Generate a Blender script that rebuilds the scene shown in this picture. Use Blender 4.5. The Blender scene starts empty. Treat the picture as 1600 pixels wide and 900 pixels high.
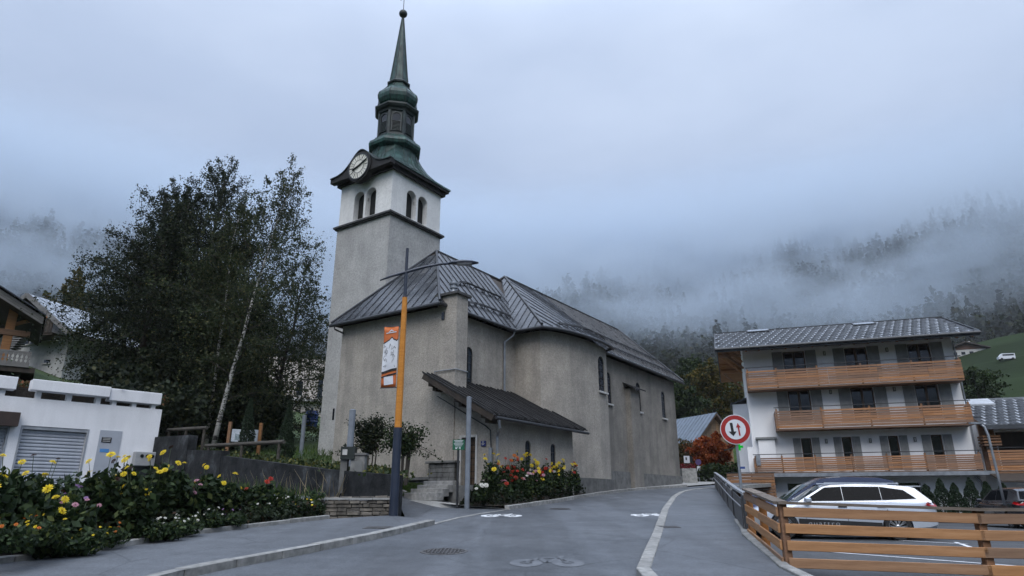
import bpy, bmesh, math, random
import numpy as np
from mathutils import Vector, Matrix
from math import sin, cos, pi, radians as R

# ------------------------------------------------------------------ camera, sky, sun, exposure
scn = bpy.context.scene
COL = scn.collection
CAM_H, PITCH, FPX = 1.6, R(18.0), 1022.0
cd = bpy.data.cameras.new('camera'); cam = bpy.data.objects.new('camera', cd); COL.objects.link(cam)
cam.location = (0, 0, CAM_H); cam.rotation_euler = (R(90) + PITCH, 0, 0)
cd.sensor_width = 36; cd.lens = 36 * FPX / 1600; cd.clip_start = 0.1; cd.clip_end = 6000
scn.camera = cam
scn.render.engine = 'CYCLES'
scn.cycles.use_denoising = True; scn.cycles.use_adaptive_sampling = True; scn.cycles.adaptive_threshold = .025
scn.cycles.max_bounces = 10; scn.cycles.diffuse_bounces = 3; scn.cycles.glossy_bounces = 3
scn.cycles.transparent_max_bounces = 12; scn.cycles.volume_bounces = 8
scn.cycles.caustics_reflective = False; scn.cycles.caustics_refractive = False
vs = scn.view_settings
vs.view_transform = 'Standard'; vs.look = 'None'; vs.exposure = 0.5; vs.gamma = 1; vs.use_curve_mapping = False

SUN_EL, SUN_ROT = R(50), R(186)
world = bpy.data.worlds.new('World'); scn.world = world; world.use_nodes = True
nt = world.node_tree; nt.nodes.clear()
def wn(t, **k):
    n = nt.nodes.new(t)
    for a, b in k.items(): setattr(n, a, b)
    return n
wo = wn('ShaderNodeOutputWorld')
sky = wn('ShaderNodeTexSky', sky_type='NISHITA'); sky.sun_disc = False
sky.sun_elevation = SUN_EL; sky.sun_rotation = SUN_ROT; sky.altitude = 1000
bg1 = wn('ShaderNodeBackground'); bg1.inputs[1].default_value = 0.05
nt.links.new(sky.outputs[0], bg1.inputs[0])
tc = wn('ShaderNodeTexCoord')
mp = wn('ShaderNodeMapping'); mp.inputs['Scale'].default_value = (1, 1, 2.6); mp.inputs['Location'].default_value = (3.1, .4, 0)
nt.links.new(tc.outputs['Generated'], mp.inputs[0])
nz = wn('ShaderNodeTexNoise'); nz.inputs['Scale'].default_value = 1.5; nz.inputs['Detail'].default_value = 6; nz.inputs['Roughness'].default_value = .5
nt.links.new(mp.outputs[0], nz.inputs['Vector'])
rp = wn('ShaderNodeValToRGB')
rp.color_ramp.elements[0].position = .36; rp.color_ramp.elements[0].color = (.415, .49, .635, 1)
rp.color_ramp.elements[1].position = .64; rp.color_ramp.elements[1].color = (.545, .62, .76, 1)
nt.links.new(nz.outputs[0], rp.inputs[0])
sx = wn('ShaderNodeSeparateXYZ'); nt.links.new(tc.outputs['Generated'], sx.inputs[0])
mr = wn('ShaderNodeMapRange')            # an overcast sky is dimmer towards the horizon
mr.inputs[1].default_value = 0.10; mr.inputs[2].default_value = 0.68; mr.inputs[3].default_value = 0; mr.inputs[4].default_value = 1
nt.links.new(sx.outputs[2], mr.inputs[0])
mu = wn('ShaderNodeMix', data_type='RGBA', blend_type='MULTIPLY'); mu.inputs[0].default_value = 1
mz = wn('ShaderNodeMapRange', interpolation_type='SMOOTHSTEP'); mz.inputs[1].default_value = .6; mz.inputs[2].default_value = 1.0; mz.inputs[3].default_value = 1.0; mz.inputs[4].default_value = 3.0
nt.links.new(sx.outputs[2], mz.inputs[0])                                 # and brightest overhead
th_ = wn('ShaderNodeMix', data_type='RGBA'); th_.inputs[6].default_value = (.27, .36, .49, 1); th_.inputs[7].default_value = (1.07, 1.08, 1.09, 1); nt.links.new(mr.outputs[0], th_.inputs[0])
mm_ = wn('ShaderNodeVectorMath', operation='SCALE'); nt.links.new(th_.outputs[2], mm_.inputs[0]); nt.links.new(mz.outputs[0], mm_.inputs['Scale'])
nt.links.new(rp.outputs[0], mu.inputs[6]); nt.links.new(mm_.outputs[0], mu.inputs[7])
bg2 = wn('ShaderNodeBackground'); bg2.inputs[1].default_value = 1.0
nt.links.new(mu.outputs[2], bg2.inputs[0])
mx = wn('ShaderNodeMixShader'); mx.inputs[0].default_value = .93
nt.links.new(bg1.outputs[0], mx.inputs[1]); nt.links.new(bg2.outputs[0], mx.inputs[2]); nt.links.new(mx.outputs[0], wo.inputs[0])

sd = bpy.data.lights.new('sun', 'SUN'); sd.energy = 1.5; sd.angle = R(40); sd.color = (1, .97, .94)
sun = bpy.data.objects.new('sun', sd); COL.objects.link(sun)
_sdir = Vector((cos(SUN_EL) * sin(SUN_ROT), cos(SUN_EL) * cos(SUN_ROT), sin(SUN_EL)))
sun.rotation_euler = _sdir.to_track_quat('Z', 'Y').to_euler(); sun.location = (0, -20, 60)

# ------------------------------------------------------------------ survey: pixels of the photograph -> points of the place
_c, _s = cos(PITCH), sin(PITCH)
EYE = Vector((0, 0, CAM_H))
def ray(px, py):
    x = (px - 800) / FPX; y = (450 - py) / FPX
    return Vector((x, _c - y * _s, _s + y * _c))
def atz(px, py, z): r = ray(px, py); return EYE + r * ((z - CAM_H) / r.z)
def aty(px, py, y): r = ray(px, py); return EYE + r * (y / r.y)
def atd(px, py, d): r = ray(px, py); return EYE + r * (d / math.hypot(r.x, r.y))
def gnd(px, py):                      # on the road's plane, which climbs 6 %
    r = ray(px, py); n = Vector((0, -.06, 1)); return EYE + r * (-(EYE.dot(n)) / r.dot(n))
def gz(y): return .06 * y

# ------------------------------------------------------------------ helpers: objects
def tag(o, label=None, cat=None, group=None, kind=None):
    if label: o['label'] = label
    if cat: o['category'] = cat
    if group: o['group'] = group
    if kind: o['kind'] = kind
    return o
def thing(name, label, cat, loc=(0, 0, 0), rz=0, group=None):
    o = bpy.data.objects.new(name, None); COL.objects.link(o)
    o.location = loc; o.rotation_euler = (0, 0, rz); o.empty_display_size = .2
    return tag(o, label, cat, group)
def copy_tree(o, parent=None):
    c = o.copy(); COL.objects.link(c); c.parent = parent
    for ch in list(o.children): copy_tree(ch, c)
    return c
def link_mesh(name, me, mat, parent=None, loc=(0, 0, 0), rot=(0, 0, 0), scale=(1, 1, 1)):
    o = bpy.data.objects.new(name, me); COL.objects.link(o)
    if mat is not None and not me.materials: me.materials.append(mat)
    o.parent = parent; o.location = loc; o.rotation_euler = rot; o.scale = scale
    return o
class MB:
    """collects shapes, builds ONE mesh object"""
    def __init__(s): s.v = []; s.f = []
    def add(s, vs_, fs):
        n = len(s.v); s.v += [tuple(p) for p in vs_]; s.f += [tuple(i + n for i in f) for f in fs]; return s
    def box(s, x0, x1, y0, y1, z0, z1):
        return s.add([(x0, y0, z0), (x1, y0, z0), (x1, y1, z0), (x0, y1, z0), (x0, y0, z1), (x1, y0, z1), (x1, y1, z1), (x0, y1, z1)],
                     [(0, 3, 2, 1), (4, 5, 6, 7), (0, 1, 5, 4), (1, 2, 6, 5), (2, 3, 7, 6), (3, 0, 4, 7)])
    def cbox(s, c, size, rz=0, rx=0, ry=0):
        m = Matrix.Translation(c) @ Matrix.Rotation(rz, 4, 'Z') @ Matrix.Rotation(ry, 4, 'Y') @ Matrix.Rotation(rx, 4, 'X')
        a, b, d = [q / 2 for q in size]
        return s.add([m @ Vector(p) for p in [(-a, -b, -d), (a, -b, -d), (a, b, -d), (-a, b, -d), (-a, -b, d), (a, -b, d), (a, b, d), (-a, b, d)]],
                     [(0, 3, 2, 1), (4, 5, 6, 7), (0, 1, 5, 4), (1, 2, 6, 5), (2, 3, 7, 6), (3, 0, 4, 7)])
    def beam(s, p, q, w, h, up=(0, 0, 1)):
        p = Vector(p); q = Vector(q); d = (q - p).normalized(); up = Vector(up)
        a = d.cross(up)
        if a.length < 1e-4: a = d.cross(Vector((1, 0, 0)))
        a.normalize(); b = a.cross(d).normalized(); a = a * (w / 2); b = b * (h / 2)
        return s.add([p - a - b, p + a - b, p + a + b, p - a + b, q - a - b, q + a - b, q + a + b, q - a + b],
                     [(0, 1, 2, 3), (7, 6, 5, 4), (0, 4, 5, 1), (1, 5, 6, 2), (2, 6, 7, 3), (3, 7, 4, 0)])
    def tube(s, pts, r, n=8, cap=True):
        pts = [Vector(p) for p in pts]; k = len(pts); rs = r if isinstance(r, (list, tuple)) else [r] * k
        vs_, fs = [], []; prev = None
        for i, p in enumerate(pts):
            d = (pts[min(i + 1, k - 1)] - pts[max(i - 1, 0)]).normalized()
            if prev is None: a = d.cross(Vector((.31, .87, .13))).normalized()
            else: a = (prev - d * prev.dot(d)).normalized()
            prev = a; b = d.cross(a)
            for j in range(n):
                t = 2 * pi * j / n; vs_.append(p + (a * cos(t) + b * sin(t)) * rs[i])
        for i in range(k - 1):
            for j in range(n): fs.append((i * n + j, i * n + (j + 1) % n, (i + 1) * n + (j + 1) % n, (i + 1) * n + j))
        if cap: fs.append(tuple(range(n - 1, -1, -1))); fs.append(tuple((k - 1) * n + j for j in range(n)))
        return s.add(vs_, fs)
    def lathe(s, prof, n=16, c=(0, 0, 0), ph=0, cap=True):
        vs_, fs = [], []; k = len(prof)
        for r, z in prof:
            for j in range(n): t = ph + 2 * pi * j / n; vs_.append((c[0] + r * cos(t), c[1] + r * sin(t), c[2] + z))
        for i in range(k - 1):
            for j in range(n): fs.append((i * n + j, i * n + (j + 1) % n, (i + 1) * n + (j + 1) % n, (i + 1) * n + j))
        if cap: fs.append(tuple(range(n - 1, -1, -1))); fs.append(tuple((k - 1) * n + j for j in range(n)))
        return s.add(vs_, fs)
    def extr(s, poly, vec):
        """poly: 3-D points, extruded along vec"""
        n = len(poly); vec = Vector(vec); poly = [Vector(p) for p in poly]
        return s.add(poly + [p + vec for p in poly],
                     [tuple(range(n - 1, -1, -1)), tuple(range(n, 2 * n))] + [(i, (i + 1) % n, n + (i + 1) % n, n + i) for i in range(n)])
    def sheet(s, poly): return s.add(poly, [tuple(range(len(poly)))])
    def mesh(s, name, smooth=False, off=None, fix=True):
        me = bpy.data.meshes.new(name)
        vs_ = s.v if off is None else [(p[0] - off[0], p[1] - off[1], p[2] - off[2]) for p in s.v]
        me.from_pydata([tuple(p) for p in vs_], [], s.f)
        if fix:
            bm = bmesh.new(); bm.from_mesh(me); bmesh.ops.recalc_face_normals(bm, faces=bm.faces); bm.to_mesh(me); bm.free()
        if smooth:
            me.polygons.foreach_set('use_smooth', [True] * len(me.polygons))
        return me
    def build(s, name, mat, parent=None, smooth=False, off=None, bevel=0, fix=True, auto=False):
        me = s.mesh(name, smooth or auto, off, fix)
        if bevel:
            bm = bmesh.new(); bm.from_mesh(me)
            bmesh.ops.bevel(bm, geom=bm.edges[:], offset=bevel, segments=1, affect='EDGES', profile=.5); bm.to_mesh(me); bm.free()
        o = link_mesh(name, me, mat, parent)
        if auto: me.set_sharp_from_angle(angle=R(38))
        return o
def boolean_cut(o, cutter_mb, off=None):
    cm = cutter_mb.mesh('cutter', off=off); c = bpy.data.objects.new('cutter', cm); COL.objects.link(c)
    c.parent = o.parent
    md = o.modifiers.new('b', 'BOOLEAN'); md.operation = 'DIFFERENCE'; md.object = c; md.solver = 'EXACT'
    bpy.context.view_layer.update()
    dg = bpy.context.evaluated_depsgraph_get()
    me = bpy.data.meshes.new_from_object(o.evaluated_get(dg), depsgraph=dg)
    o.modifiers.clear(); old = o.data; o.data = me; me.name = old.name
    bpy.data.objects.remove(c); bpy.data.meshes.remove(old)
def arch_poly(w, h, n=10):
    """upright arch outline in (a, z), base centre at 0,0; total height h"""
    r = w / 2; pts = [(-r, 0), (r, 0)]
    for i in range(n + 1): t = pi * i / n; pts.append((r * cos(t), h - r + r * sin(t)))
    return pts
def quads_mesh(name, V4):
    """V4: (N,4,3) array of quads"""
    n = len(V4); me = bpy.data.meshes.new(name)
    me.vertices.add(4 * n); me.loops.add(4 * n); me.polygons.add(n)
    me.vertices.foreach_set('co', np.ascontiguousarray(V4, dtype=np.float32).ravel())
    me.loops.foreach_set('vertex_index', np.arange(4 * n, dtype=np.int32))
    me.polygons.foreach_set('loop_start', np.arange(0, 4 * n, 4, dtype=np.int32))
    me.update(calc_edges=True); me.validate()
    return me
def rand_unit(rng, n):
    v = rng.normal(size=(n, 3)); return v / np.linalg.norm(v, axis=1, keepdims=True)
def leaves(C, size, rng, wide=.6, droop=0.0):
    """diamond leaves at centres C -> (N,4,3)"""
    n = len(C); a = rand_unit(rng, n); a[:, 2] -= droop; a /= np.linalg.norm(a, axis=1, keepdims=True)
    b = np.cross(a, rand_unit(rng, n)); b /= np.linalg.norm(b, axis=1, keepdims=True) + 1e-9
    s_ = (size * rng.uniform(.6, 1.3, size=(n, 1)))
    a = a * s_; b = b * s_ * wide
    return np.stack([C + a, C + b, C - a, C - b], axis=1)

# ------------------------------------------------------------------ helpers: materials
class NT:
    def __init__(s, name):
        s.m = bpy.data.materials.new(name); s.m.use_nodes = True; s.t = s.m.node_tree; s.t.nodes.clear()
        s.out = s.n('ShaderNodeOutputMaterial'); s.tc = s.n('ShaderNodeTexCoord')
    def n(s, t, **k):
        x = s.t.nodes.new(t)
        for a, b in k.items(): setattr(x, a, b)
        return x
    def l(s, a, b): s.t.links.new(a, b)
    def noise(s, scale, detail=4, rough=.55, vscale=None, src='Object', lac=2.0):
        x = s.n('ShaderNodeTexNoise'); x.inputs['Scale'].default_value = scale; x.inputs['Detail'].default_value = detail; x.inputs['Roughness'].default_value = rough
        v = s.tc.outputs[src]
        if vscale:
            m = s.n('ShaderNodeMapping'); m.inputs['Scale'].default_value = vscale; s.l(v, m.inputs[0]); v = m.outputs[0]
        s.l(v, x.inputs['Vector']); return x.outputs[0]
    def ramp(s, f, stops):
        x = s.n('ShaderNodeValToRGB'); e = x.color_ramp.elements
        while len(e) < len(stops): e.new(.5)
        for q, (p, c) in zip(e, stops): q.position = p; q.color = (c[0], c[1], c[2], 1) if not isinstance(c, (int, float)) else (c, c, c, 1)
        s.l(f, x.inputs[0]); return x.outputs[0]
    def mix(s, f, a, b, mode='MIX'):
        x = s.n('ShaderNodeMix', data_type='RGBA', blend_type=mode)
        for i, v in ((0, f), (6, a), (7, b)):
            if isinstance(v, (int, float)): x.inputs[i].default_value = v if i == 0 else (v, v, v, 1)
            elif isinstance(v, tuple): x.inputs[i].default_value = (*v[:3], 1)
            else: s.l(v, x.inputs[i])
        return x.outputs[2]
    def math(s, op, a, b=0.0):
        x = s.n('ShaderNodeMath', operation=op)
        for i, v in ((0, a), (1, b)):
            if isinstance(v, (int, float)): x.inputs[i].default_value = v
            else: s.l(v, x.inputs[i])
        return x.outputs[0]
    def rnd(s, island=False):
        return s.n('ShaderNodeNewGeometry').outputs['Random Per Island'] if island else s.n('ShaderNodeObjectInfo').outputs['Random']
    def bsdf(s, col, rough=.8, metal=0, spec=.5, bump=None, trans=0, coat=0):
        p = s.n('ShaderNodeBsdfPrincipled')
        for k, v in (('Base Color', col), ('Roughness', rough), ('Metallic', metal), ('Specular IOR Level', spec), ('Coat Weight', coat)):
            i = p.inputs[k]
            if isinstance(v, (int, float)): i.default_value = v
            elif isinstance(v, tuple): i.default_value = (*v[:3], 1)
            else: s.l(v, i)
        if bump:
            b = s.n('ShaderNodeBump'); b.inputs['Strength'].default_value = bump[1]; b.inputs['Distance'].default_value = bump[2]
            s.l(bump[0], b.inputs['Height']); s.l(b.outputs[0], p.inputs['Normal'])
        if trans:
            t = s.n('ShaderNodeBsdfTranslucent')
            if isinstance(col, tuple): t.inputs[0].default_value = (*col[:3], 1)
            else: s.l(col, t.inputs[0])
            mxx = s.n('ShaderNodeMixShader'); mxx.inputs[0].default_value = trans
            s.l(p.outputs[0], mxx.inputs[1]); s.l(t.outputs[0], mxx.inputs[2]); s.l(mxx.outputs[0], s.out.inputs[0])
        else: s.l(p.outputs[0], s.out.inputs[0])
        return s.m
MATS = {}
def mat(name, c1, c2=None, scale=3, rough=.8, metal=0, bump=0, bscale=30, bdist=.02, rand=0, spec=.5, vs=None, lo=.35, hi=.65, coat=0, detail=5):
    """two-tone noise material with relief and per-object variation"""
    if name in MATS: return MATS[name]
    q = NT(name); c2 = c2 or tuple(x * .75 for x in c1)
    col = q.ramp(q.noise(scale, detail, vscale=vs), [(lo, c2), (hi, c1)])
    if rand:
        h = q.n('ShaderNodeHueSaturation'); q.l(col, h.inputs['Color'])
        m = q.n('ShaderNodeMapRange'); q.l(q.rnd(), m.inputs[0]); m.inputs[3].default_value = 1 - rand; m.inputs[4].default_value = 1 + rand
        q.l(m.outputs[0], h.inputs['Value']); col = h.outputs[0]
    bp = (q.noise(bscale, 3, vscale=vs), bump, bdist) if bump else None
    MATS[name] = q.bsdf(col, rough, metal, spec, bp, coat=coat); return MATS[name]

# ------------------------------------------------------------------ materials of the place
def m_plaster(name, c1, c2, dirt, amount, bump=.5, bscale=38, gr=(.72, 1.14)):
    q = NT(name)
    base = q.ramp(q.noise(1.3, 6, .6), [(.3, c2), (.7, c1)])
    grain = q.ramp(q.noise(bscale * .5, 5, .75), [(.33, gr[0]), (.67, gr[1])])
    base = q.mix(1, base, grain, 'MULTIPLY')
    st = q.noise(1.0, 5, .6, vscale=(1.5, 1.5, .14))                      # run-off streaks
    big = q.noise(.23, 4, .55)
    f = q.ramp(q.math('ADD', q.math('MULTIPLY', st, .65), q.math('MULTIPLY', big, .35)), [(.46, 0.0), (.64, amount)])
    col = q.mix(f, base, dirt)
    return q.bsdf(col, .95, 0, .2, (q.noise(bscale, 3, .6), bump, .03))
PLASTER = m_plaster('roughcast_plaster', (.44, .40, .35), (.31, .286, .253), (.13, .127, .12), .42, .9, 26)
PLASTER_DIRTY = m_plaster('stained_roughcast', (.32, .295, .262), (.21, .195, .174), (.09, .089, .085), .5, .9, 26)
PLASTER_WHITE = m_plaster('tower_limewash', (.80, .795, .78), (.68, .68, .67), (.36, .36, .36), .3, .25, 20, (.85, 1.08))
PLASTER_TOWER = m_plaster('tower_roughcast', (.50, .495, .48), (.38, .375, .365), (.22, .22, .215), .3, .8, 20)
WHITEWALL = m_plaster('white_render', (.90, .905, .92), (.85, .855, .875), (.55, .56, .58), .18, .12, 60, (.93, 1.04))
GARAGE_WHITE = m_plaster('garage_white_paint', (.80, .80, .815), (.73, .73, .745), (.45, .46, .47), .26, .15, 40, (.93, 1.03))
def m_oldconcrete():
    q = NT('weathered_concrete'); a = q.ramp(q.noise(1.5, 7, .7, vscale=(1, 1, .8)), [(.38, (.010, .011, .012)), (.54, (.026, .028, .030)), (.66, (.065, .07, .075)), (.78, (.17, .18, .195))])
    return q.bsdf(a, .95, 0, .2, (q.noise(14, 4, .6), .6, .03))
CONCRETE_DARK = m_oldconcrete()
STONE = mat('granite', (.34, .335, .32), (.20, .20, .195), 6, .9, bump=.5, bscale=40, rand=.18)
KERBSTONE = mat('kerb_granite', (.29, .285, .27), (.17, .17, .163), 7, .9, bump=.4, bscale=60, rand=.14)
RUBBLE = mat('rubble_stone', (.17, .15, .125), (.055, .05, .045), 4, .95, bump=.8, bscale=25, rand=.4)
MORTAR = mat('dark_mortar', (.05, .046, .04), (.025, .023, .02), 6, 1)
def m_asphalt(name, c1, c2, patch):
    q = NT(name)
    a = q.ramp(q.noise(.35, 6, .6, src='Object'), [(.3, c2), (.7, c1)])
    g = q.ramp(q.noise(26, 5, .85), [(.32, .55), (.68, 1.4)])
    mo = q.ramp(q.noise(2.6, 5, .7), [(.32, .8), (.68, 1.16)]); a = q.mix(1, a, mo, 'MULTIPLY')
    tr = q.ramp(q.noise(.6, 4, .6, vscale=(1.6, .12, 1)), [(.42, 1.0), (.62, patch)])
    cr = q.n('ShaderNodeTexVoronoi', feature='DISTANCE_TO_EDGE'); cr.inputs['Scale'].default_value = .33
    wv = q.n('ShaderNodeMix', data_type='RGBA'); wv.inputs[0].default_value = .12
    q.l(q.tc.outputs['Object'], wv.inputs[6]); nn = q.n('ShaderNodeTexNoise'); nn.inputs['Scale'].default_value = 1.4; q.l(q.tc.outputs['Object'], nn.inputs['Vector']); q.l(nn.outputs['Color'], wv.inputs[7])
    q.l(wv.outputs[2], cr.inputs['Vector'])
    ck = q.ramp(cr.outputs['Distance'], [(.0, .62), (.007, 1.0)])
    col = q.mix(1, q.mix(1, q.mix(1, a, g, 'MULTIPLY'), tr, 'MULTIPLY'), ck, 'MULTIPLY')
    rg = q.ramp(q.noise(.5, 4), [(.3, .55), (.7, .8)])
    return q.bsdf(col, rg, 0, .5, (q.noise(160, 2, .7), .45, .006))
ASPHALT = m_asphalt('road_asphalt', (.112, .121, .134), (.062, .070, .081), .68)
ASPHALT_WALK = m_asphalt('pavement_asphalt', (.108, .117, .13), (.08, .088, .099), .8)
ASPHALT_DARK = m_asphalt('car_park_asphalt', (.062, .064, .068), (.043, .045, .048), .85)
CONCRETE = mat('pale_concrete', (.36, .36, .35), (.26, .26, .25), 3, .92, bump=.3, bscale=50)
GRASS = mat('grass_ground', (.05, .085, .022), (.028, .045, .014), 2.5, 1, bump=.9, bscale=14, bdist=.08)
SOIL = mat('garden_soil', (.035, .028, .02), (.018, .014, .011), 5, 1, bump=.9, bscale=20, bdist=.05)
MEADOW = None
def m_hill():
    q = NT('hillside')
    pos = q.n('ShaderNodeNewGeometry').outputs['Position']
    sp = q.n('ShaderNodeSeparateXYZ'); q.l(pos, sp.inputs[0])
    grass = q.ramp(q.noise(.03, 6, .6), [(.35, (.010, .018, .006)), (.6, (.018, .031, .009))])
    fl = q.ramp(q.noise(.06, 6, .6), [(.35, (.012, .018, .010)), (.65, (.03, .04, .02))])
    near = q.ramp(q.noise(.6, 5, .6), [(.35, (.022, .034, .011)), (.65, (.045, .072, .02))])
    fz = q.n('ShaderNodeMapRange'); q.l(sp.outputs[2], fz.inputs[0]); fz.inputs[1].default_value = 58; fz.inputs[2].default_value = 66
    f2 = q.n('ShaderNodeMapRange'); q.l(sp.outputs[2], f2.inputs[0]); f2.inputs[1].default_value = 8; f2.inputs[2].default_value = 14
    col = q.mix(fz.outputs[0], q.mix(f2.outputs[0], near, grass), fl)
    return q.bsdf(col, 1, 0, .1, (q.noise(.8, 4), .5, .3))
HILL = m_hill()

# ------------------------------------------------------------------ terrain
WB, WA = Vector((-3.05, 18.95)), Vector((-14.3, 27.4))          # the dark retaining wall runs from WB (lamp) to WA (garage)
_wd = (WA - WB).normalized(); _wn = Vector((-_wd.y, _wd.x)); _wn = _wn if _wn.y > 0 else -_wn
def wall_frame(x, y): d = Vector((x, y)) - WB; return d.dot(_wd), d.dot(_wn)
def wall_pt(a, b): p = WB + _wd * a + _wn * b; return p.x, p.y
def garden_h(x, y):
    a, b = wall_frame(x, y)
    return 2.12 + .085 * min(max(a, 0), 22) + .02 * max(b, 0) + .15 * max(0, b - 4.7) + .34 * max(0, -x - 15) * min(1, max(0, (y - 20) / 10))
def sstep(a, b, x): t = min(1, max(0, (x - a) / (b - a))); return t * t * (3 - 2 * t)
def rail_x(y): return 3.76 + (y - 9.94) * .265
def hfar(d):
    if d < 330: return 3.3 + (max(d, 57) - 57) * .196
    return 56.8 + (min(d, 650) - 330) * .58
def wob(x, y): return sin(x * .021 + 1.3) * cos(y * .017) + .6 * sin(x * .047 - y * .031) + .35 * sin(x * .09 + y * .11)
def terrain(x, y):
    d = math.hypot(x, y); yy = max(-25, min(62, y))
    z = .06 * yy - .16
    if x > rail_x(yy) - .2: z = min(z, .40) if y > 3 else z
    if x < -4:
        a, b = wall_frame(x, y)
        z = z + (garden_h(x, y) - .5 - z) * sstep(2.2, 4.5, b) if b > 2 else z
        if x < -17: z = z + (garden_h(x, y) - .3 - z) * sstep(-17, -24, x) * sstep(14, 26, y) if b <= 4.5 else z
    f = sstep(48, 74, d)
    if f > 0:
        far = hfar(d) * (0.35 + .65 * sstep(-.25, .35, y / d)) + wob(x, y) * min(14, max(0, d - 80) * .03)
        if x < -20: far += 7 * sstep(-20, -50, x) * sstep(400, 100, d)
        z = z + (far - z) * f
    return z
def build_ground():
    rs = [0.8 + 1.1 * i for i in range(56)]
    while rs[-1] < 1700: rs.append(rs[-1] * 1.06 + .4)
    N = 260; v = [(0, 0, terrain(0, 0))]; f = []
    for r in rs:
        for j in range(N):
            t = 2 * pi * j / N; x, y = r * sin(t), r * cos(t); v.append((x, y, terrain(x, y)))
    for j in range(N): f.append((0, 1 + (j + 1) % N, 1 + j))
    for i in range(len(rs) - 1):
        for j in range(N):
            a = 1 + i * N; b = a + N; f.append((a + j, a + (j + 1) % N, b + (j + 1) % N, b + j))
    me = bpy.data.meshes.new('ground'); me.from_pydata(v, [], f); me.polygons.foreach_set('use_smooth', [True] * len(f))
    tag(link_mesh('ground', me, HILL), 'valley floor and grassy hillside rising behind the village', None, kind='structure')
build_ground()
def build_garden():
    m = MB(); nb, na = 34, 40; rows = []
    for i in range(nb):
        b = .16 + 31 * (i / (nb - 1)) ** 1.6; a0 = 5.5 * min(1, b / 4.76) + .1; row = []
        for j in range(na):
            a = a0 + (44 - a0) * (j / (na - 1)) ** 1.4; x, y = wall_pt(a, b)
            row.append((x, y, garden_h(x, y) + .06 * wob(x * 14, y * 14)))
        rows.append(row)
    m.v = [p for r in rows for p in r]
    m.f = [(i * na + j, i * na + j + 1, (i + 1) * na + j + 1, (i + 1) * na + j) for i in range(nb - 1) for j in range(na - 1)]
    tag(m.build('garden_ground', GRASS, smooth=True), 'grassy bank rising behind the dark retaining wall', kind='structure')
build_garden()

# ------------------------------------------------------------------ far forest, a mass
FOREST_LEAF = None
def m_leaf(name, stops, trans=.25, rough=.7, spec=.25):
    q = NT(name); col = q.ramp(q.rnd(True), stops)
    big = q.ramp(q.noise(.35, 3), [(.35, .7), (.65, 1.25)])
    return q.bsdf(q.mix(1, col, big, 'MULTIPLY'), rough, 0, spec, trans=trans)
FOREST_LEAF = m_leaf('forest_foliage', [(0, (.008, .015, .010)), (.5, (.015, .024, .013)), (.85, (.024, .032, .014)), (1, (.042, .038, .014))], .1)
BARK = mat('dark_bark', (.05, .042, .035), (.022, .018, .015), 6, 1, vs=(1, 1, .25), bump=.6, bscale=12)
def crown_points(kind, n, rng):
    if kind == 0:      # spruce
        t = rng.uniform(0, 1, n) ** .7; rr = (.03 + .19 * t) * rng.uniform(.35, 1, n) ** .5; th = rng.uniform(0, 2 * pi, n)
        return np.stack([rr * np.cos(th), rr * np.sin(th), 1 - .93 * t - .1 * rr], 1)
    k = 9; cc = np.stack([rng.normal(0, .15, k), rng.normal(0, .15, k), rng.uniform(.3, .85, k)], 1)
    w = rng.integers(0, k, n); u = rand_unit(rng, n) * (rng.uniform(.3, 1, (n, 1)) ** .5) * np.array([.17, .17, .15])
    return cc[w] + u
def build_forest():
    rng = np.random.default_rng(5); protos = []
    for q in range(10):
        kind = 0 if q < 5 else 1; n = 130 if kind == 0 else 150
        protos.append((leaves(crown_points(kind, n, rng), .055 if kind == 0 else .05, rng, .75, .4 if kind == 0 else 0), kind))
    out = []; cnt = 0
    # wooded slope above the meadow
    def put(x, y, h, q):
        L, kind = protos[q]; w = h * rng.uniform(.8, 1.2) * (1.15 if kind else .95); th = rng.uniform(0, 6.28); c, s_ = math.cos(th), math.sin(th)
        A = L.copy(); X = A[..., 0] * c - A[..., 1] * s_; Y = A[..., 0] * s_ + A[..., 1] * c
        A[..., 0] = X * w + x; A[..., 1] = Y * w + y; A[..., 2] = (A[..., 2] - (.2 if kind else .02)) * h + terrain(x, y) - .4; out.append(A)
    for k in range(4200):
        d = 335 + 360 * rng.uniform(0, 1) ** 1.2; a = rng.uniform(-R(52), R(52))
        x, y = d * sin(a), d * cos(a)
        h = rng.uniform(12, 24); q = rng.integers(0, 10) if d < 480 else rng.choice([0, 1, 2, 3, 4, 0, 1, 2, 3, 6])
        put(x, y, h, int(q))
    for k in range(420):                     # broken copses lower down
        d = rng.uniform(120, 335); a = rng.uniform(-R(50), R(50))
        if R(31) < a < R(48) and d < 318: continue
        x, y = d * sin(a), d * cos(a)
        if wob(x * 2.2, y * 2.2) < .1 and d < 270: continue
        put(x, y, rng.uniform(7, 14) * (.7 + .3 * d / 335), int(rng.integers(4, 10)))
    me = quads_mesh('forest', np.concatenate(out))
    tag(link_mesh('forest', me, FOREST_LEAF), 'dark mixed forest covering the hillside below the clouds', kind='stuff')
build_forest()

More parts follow.
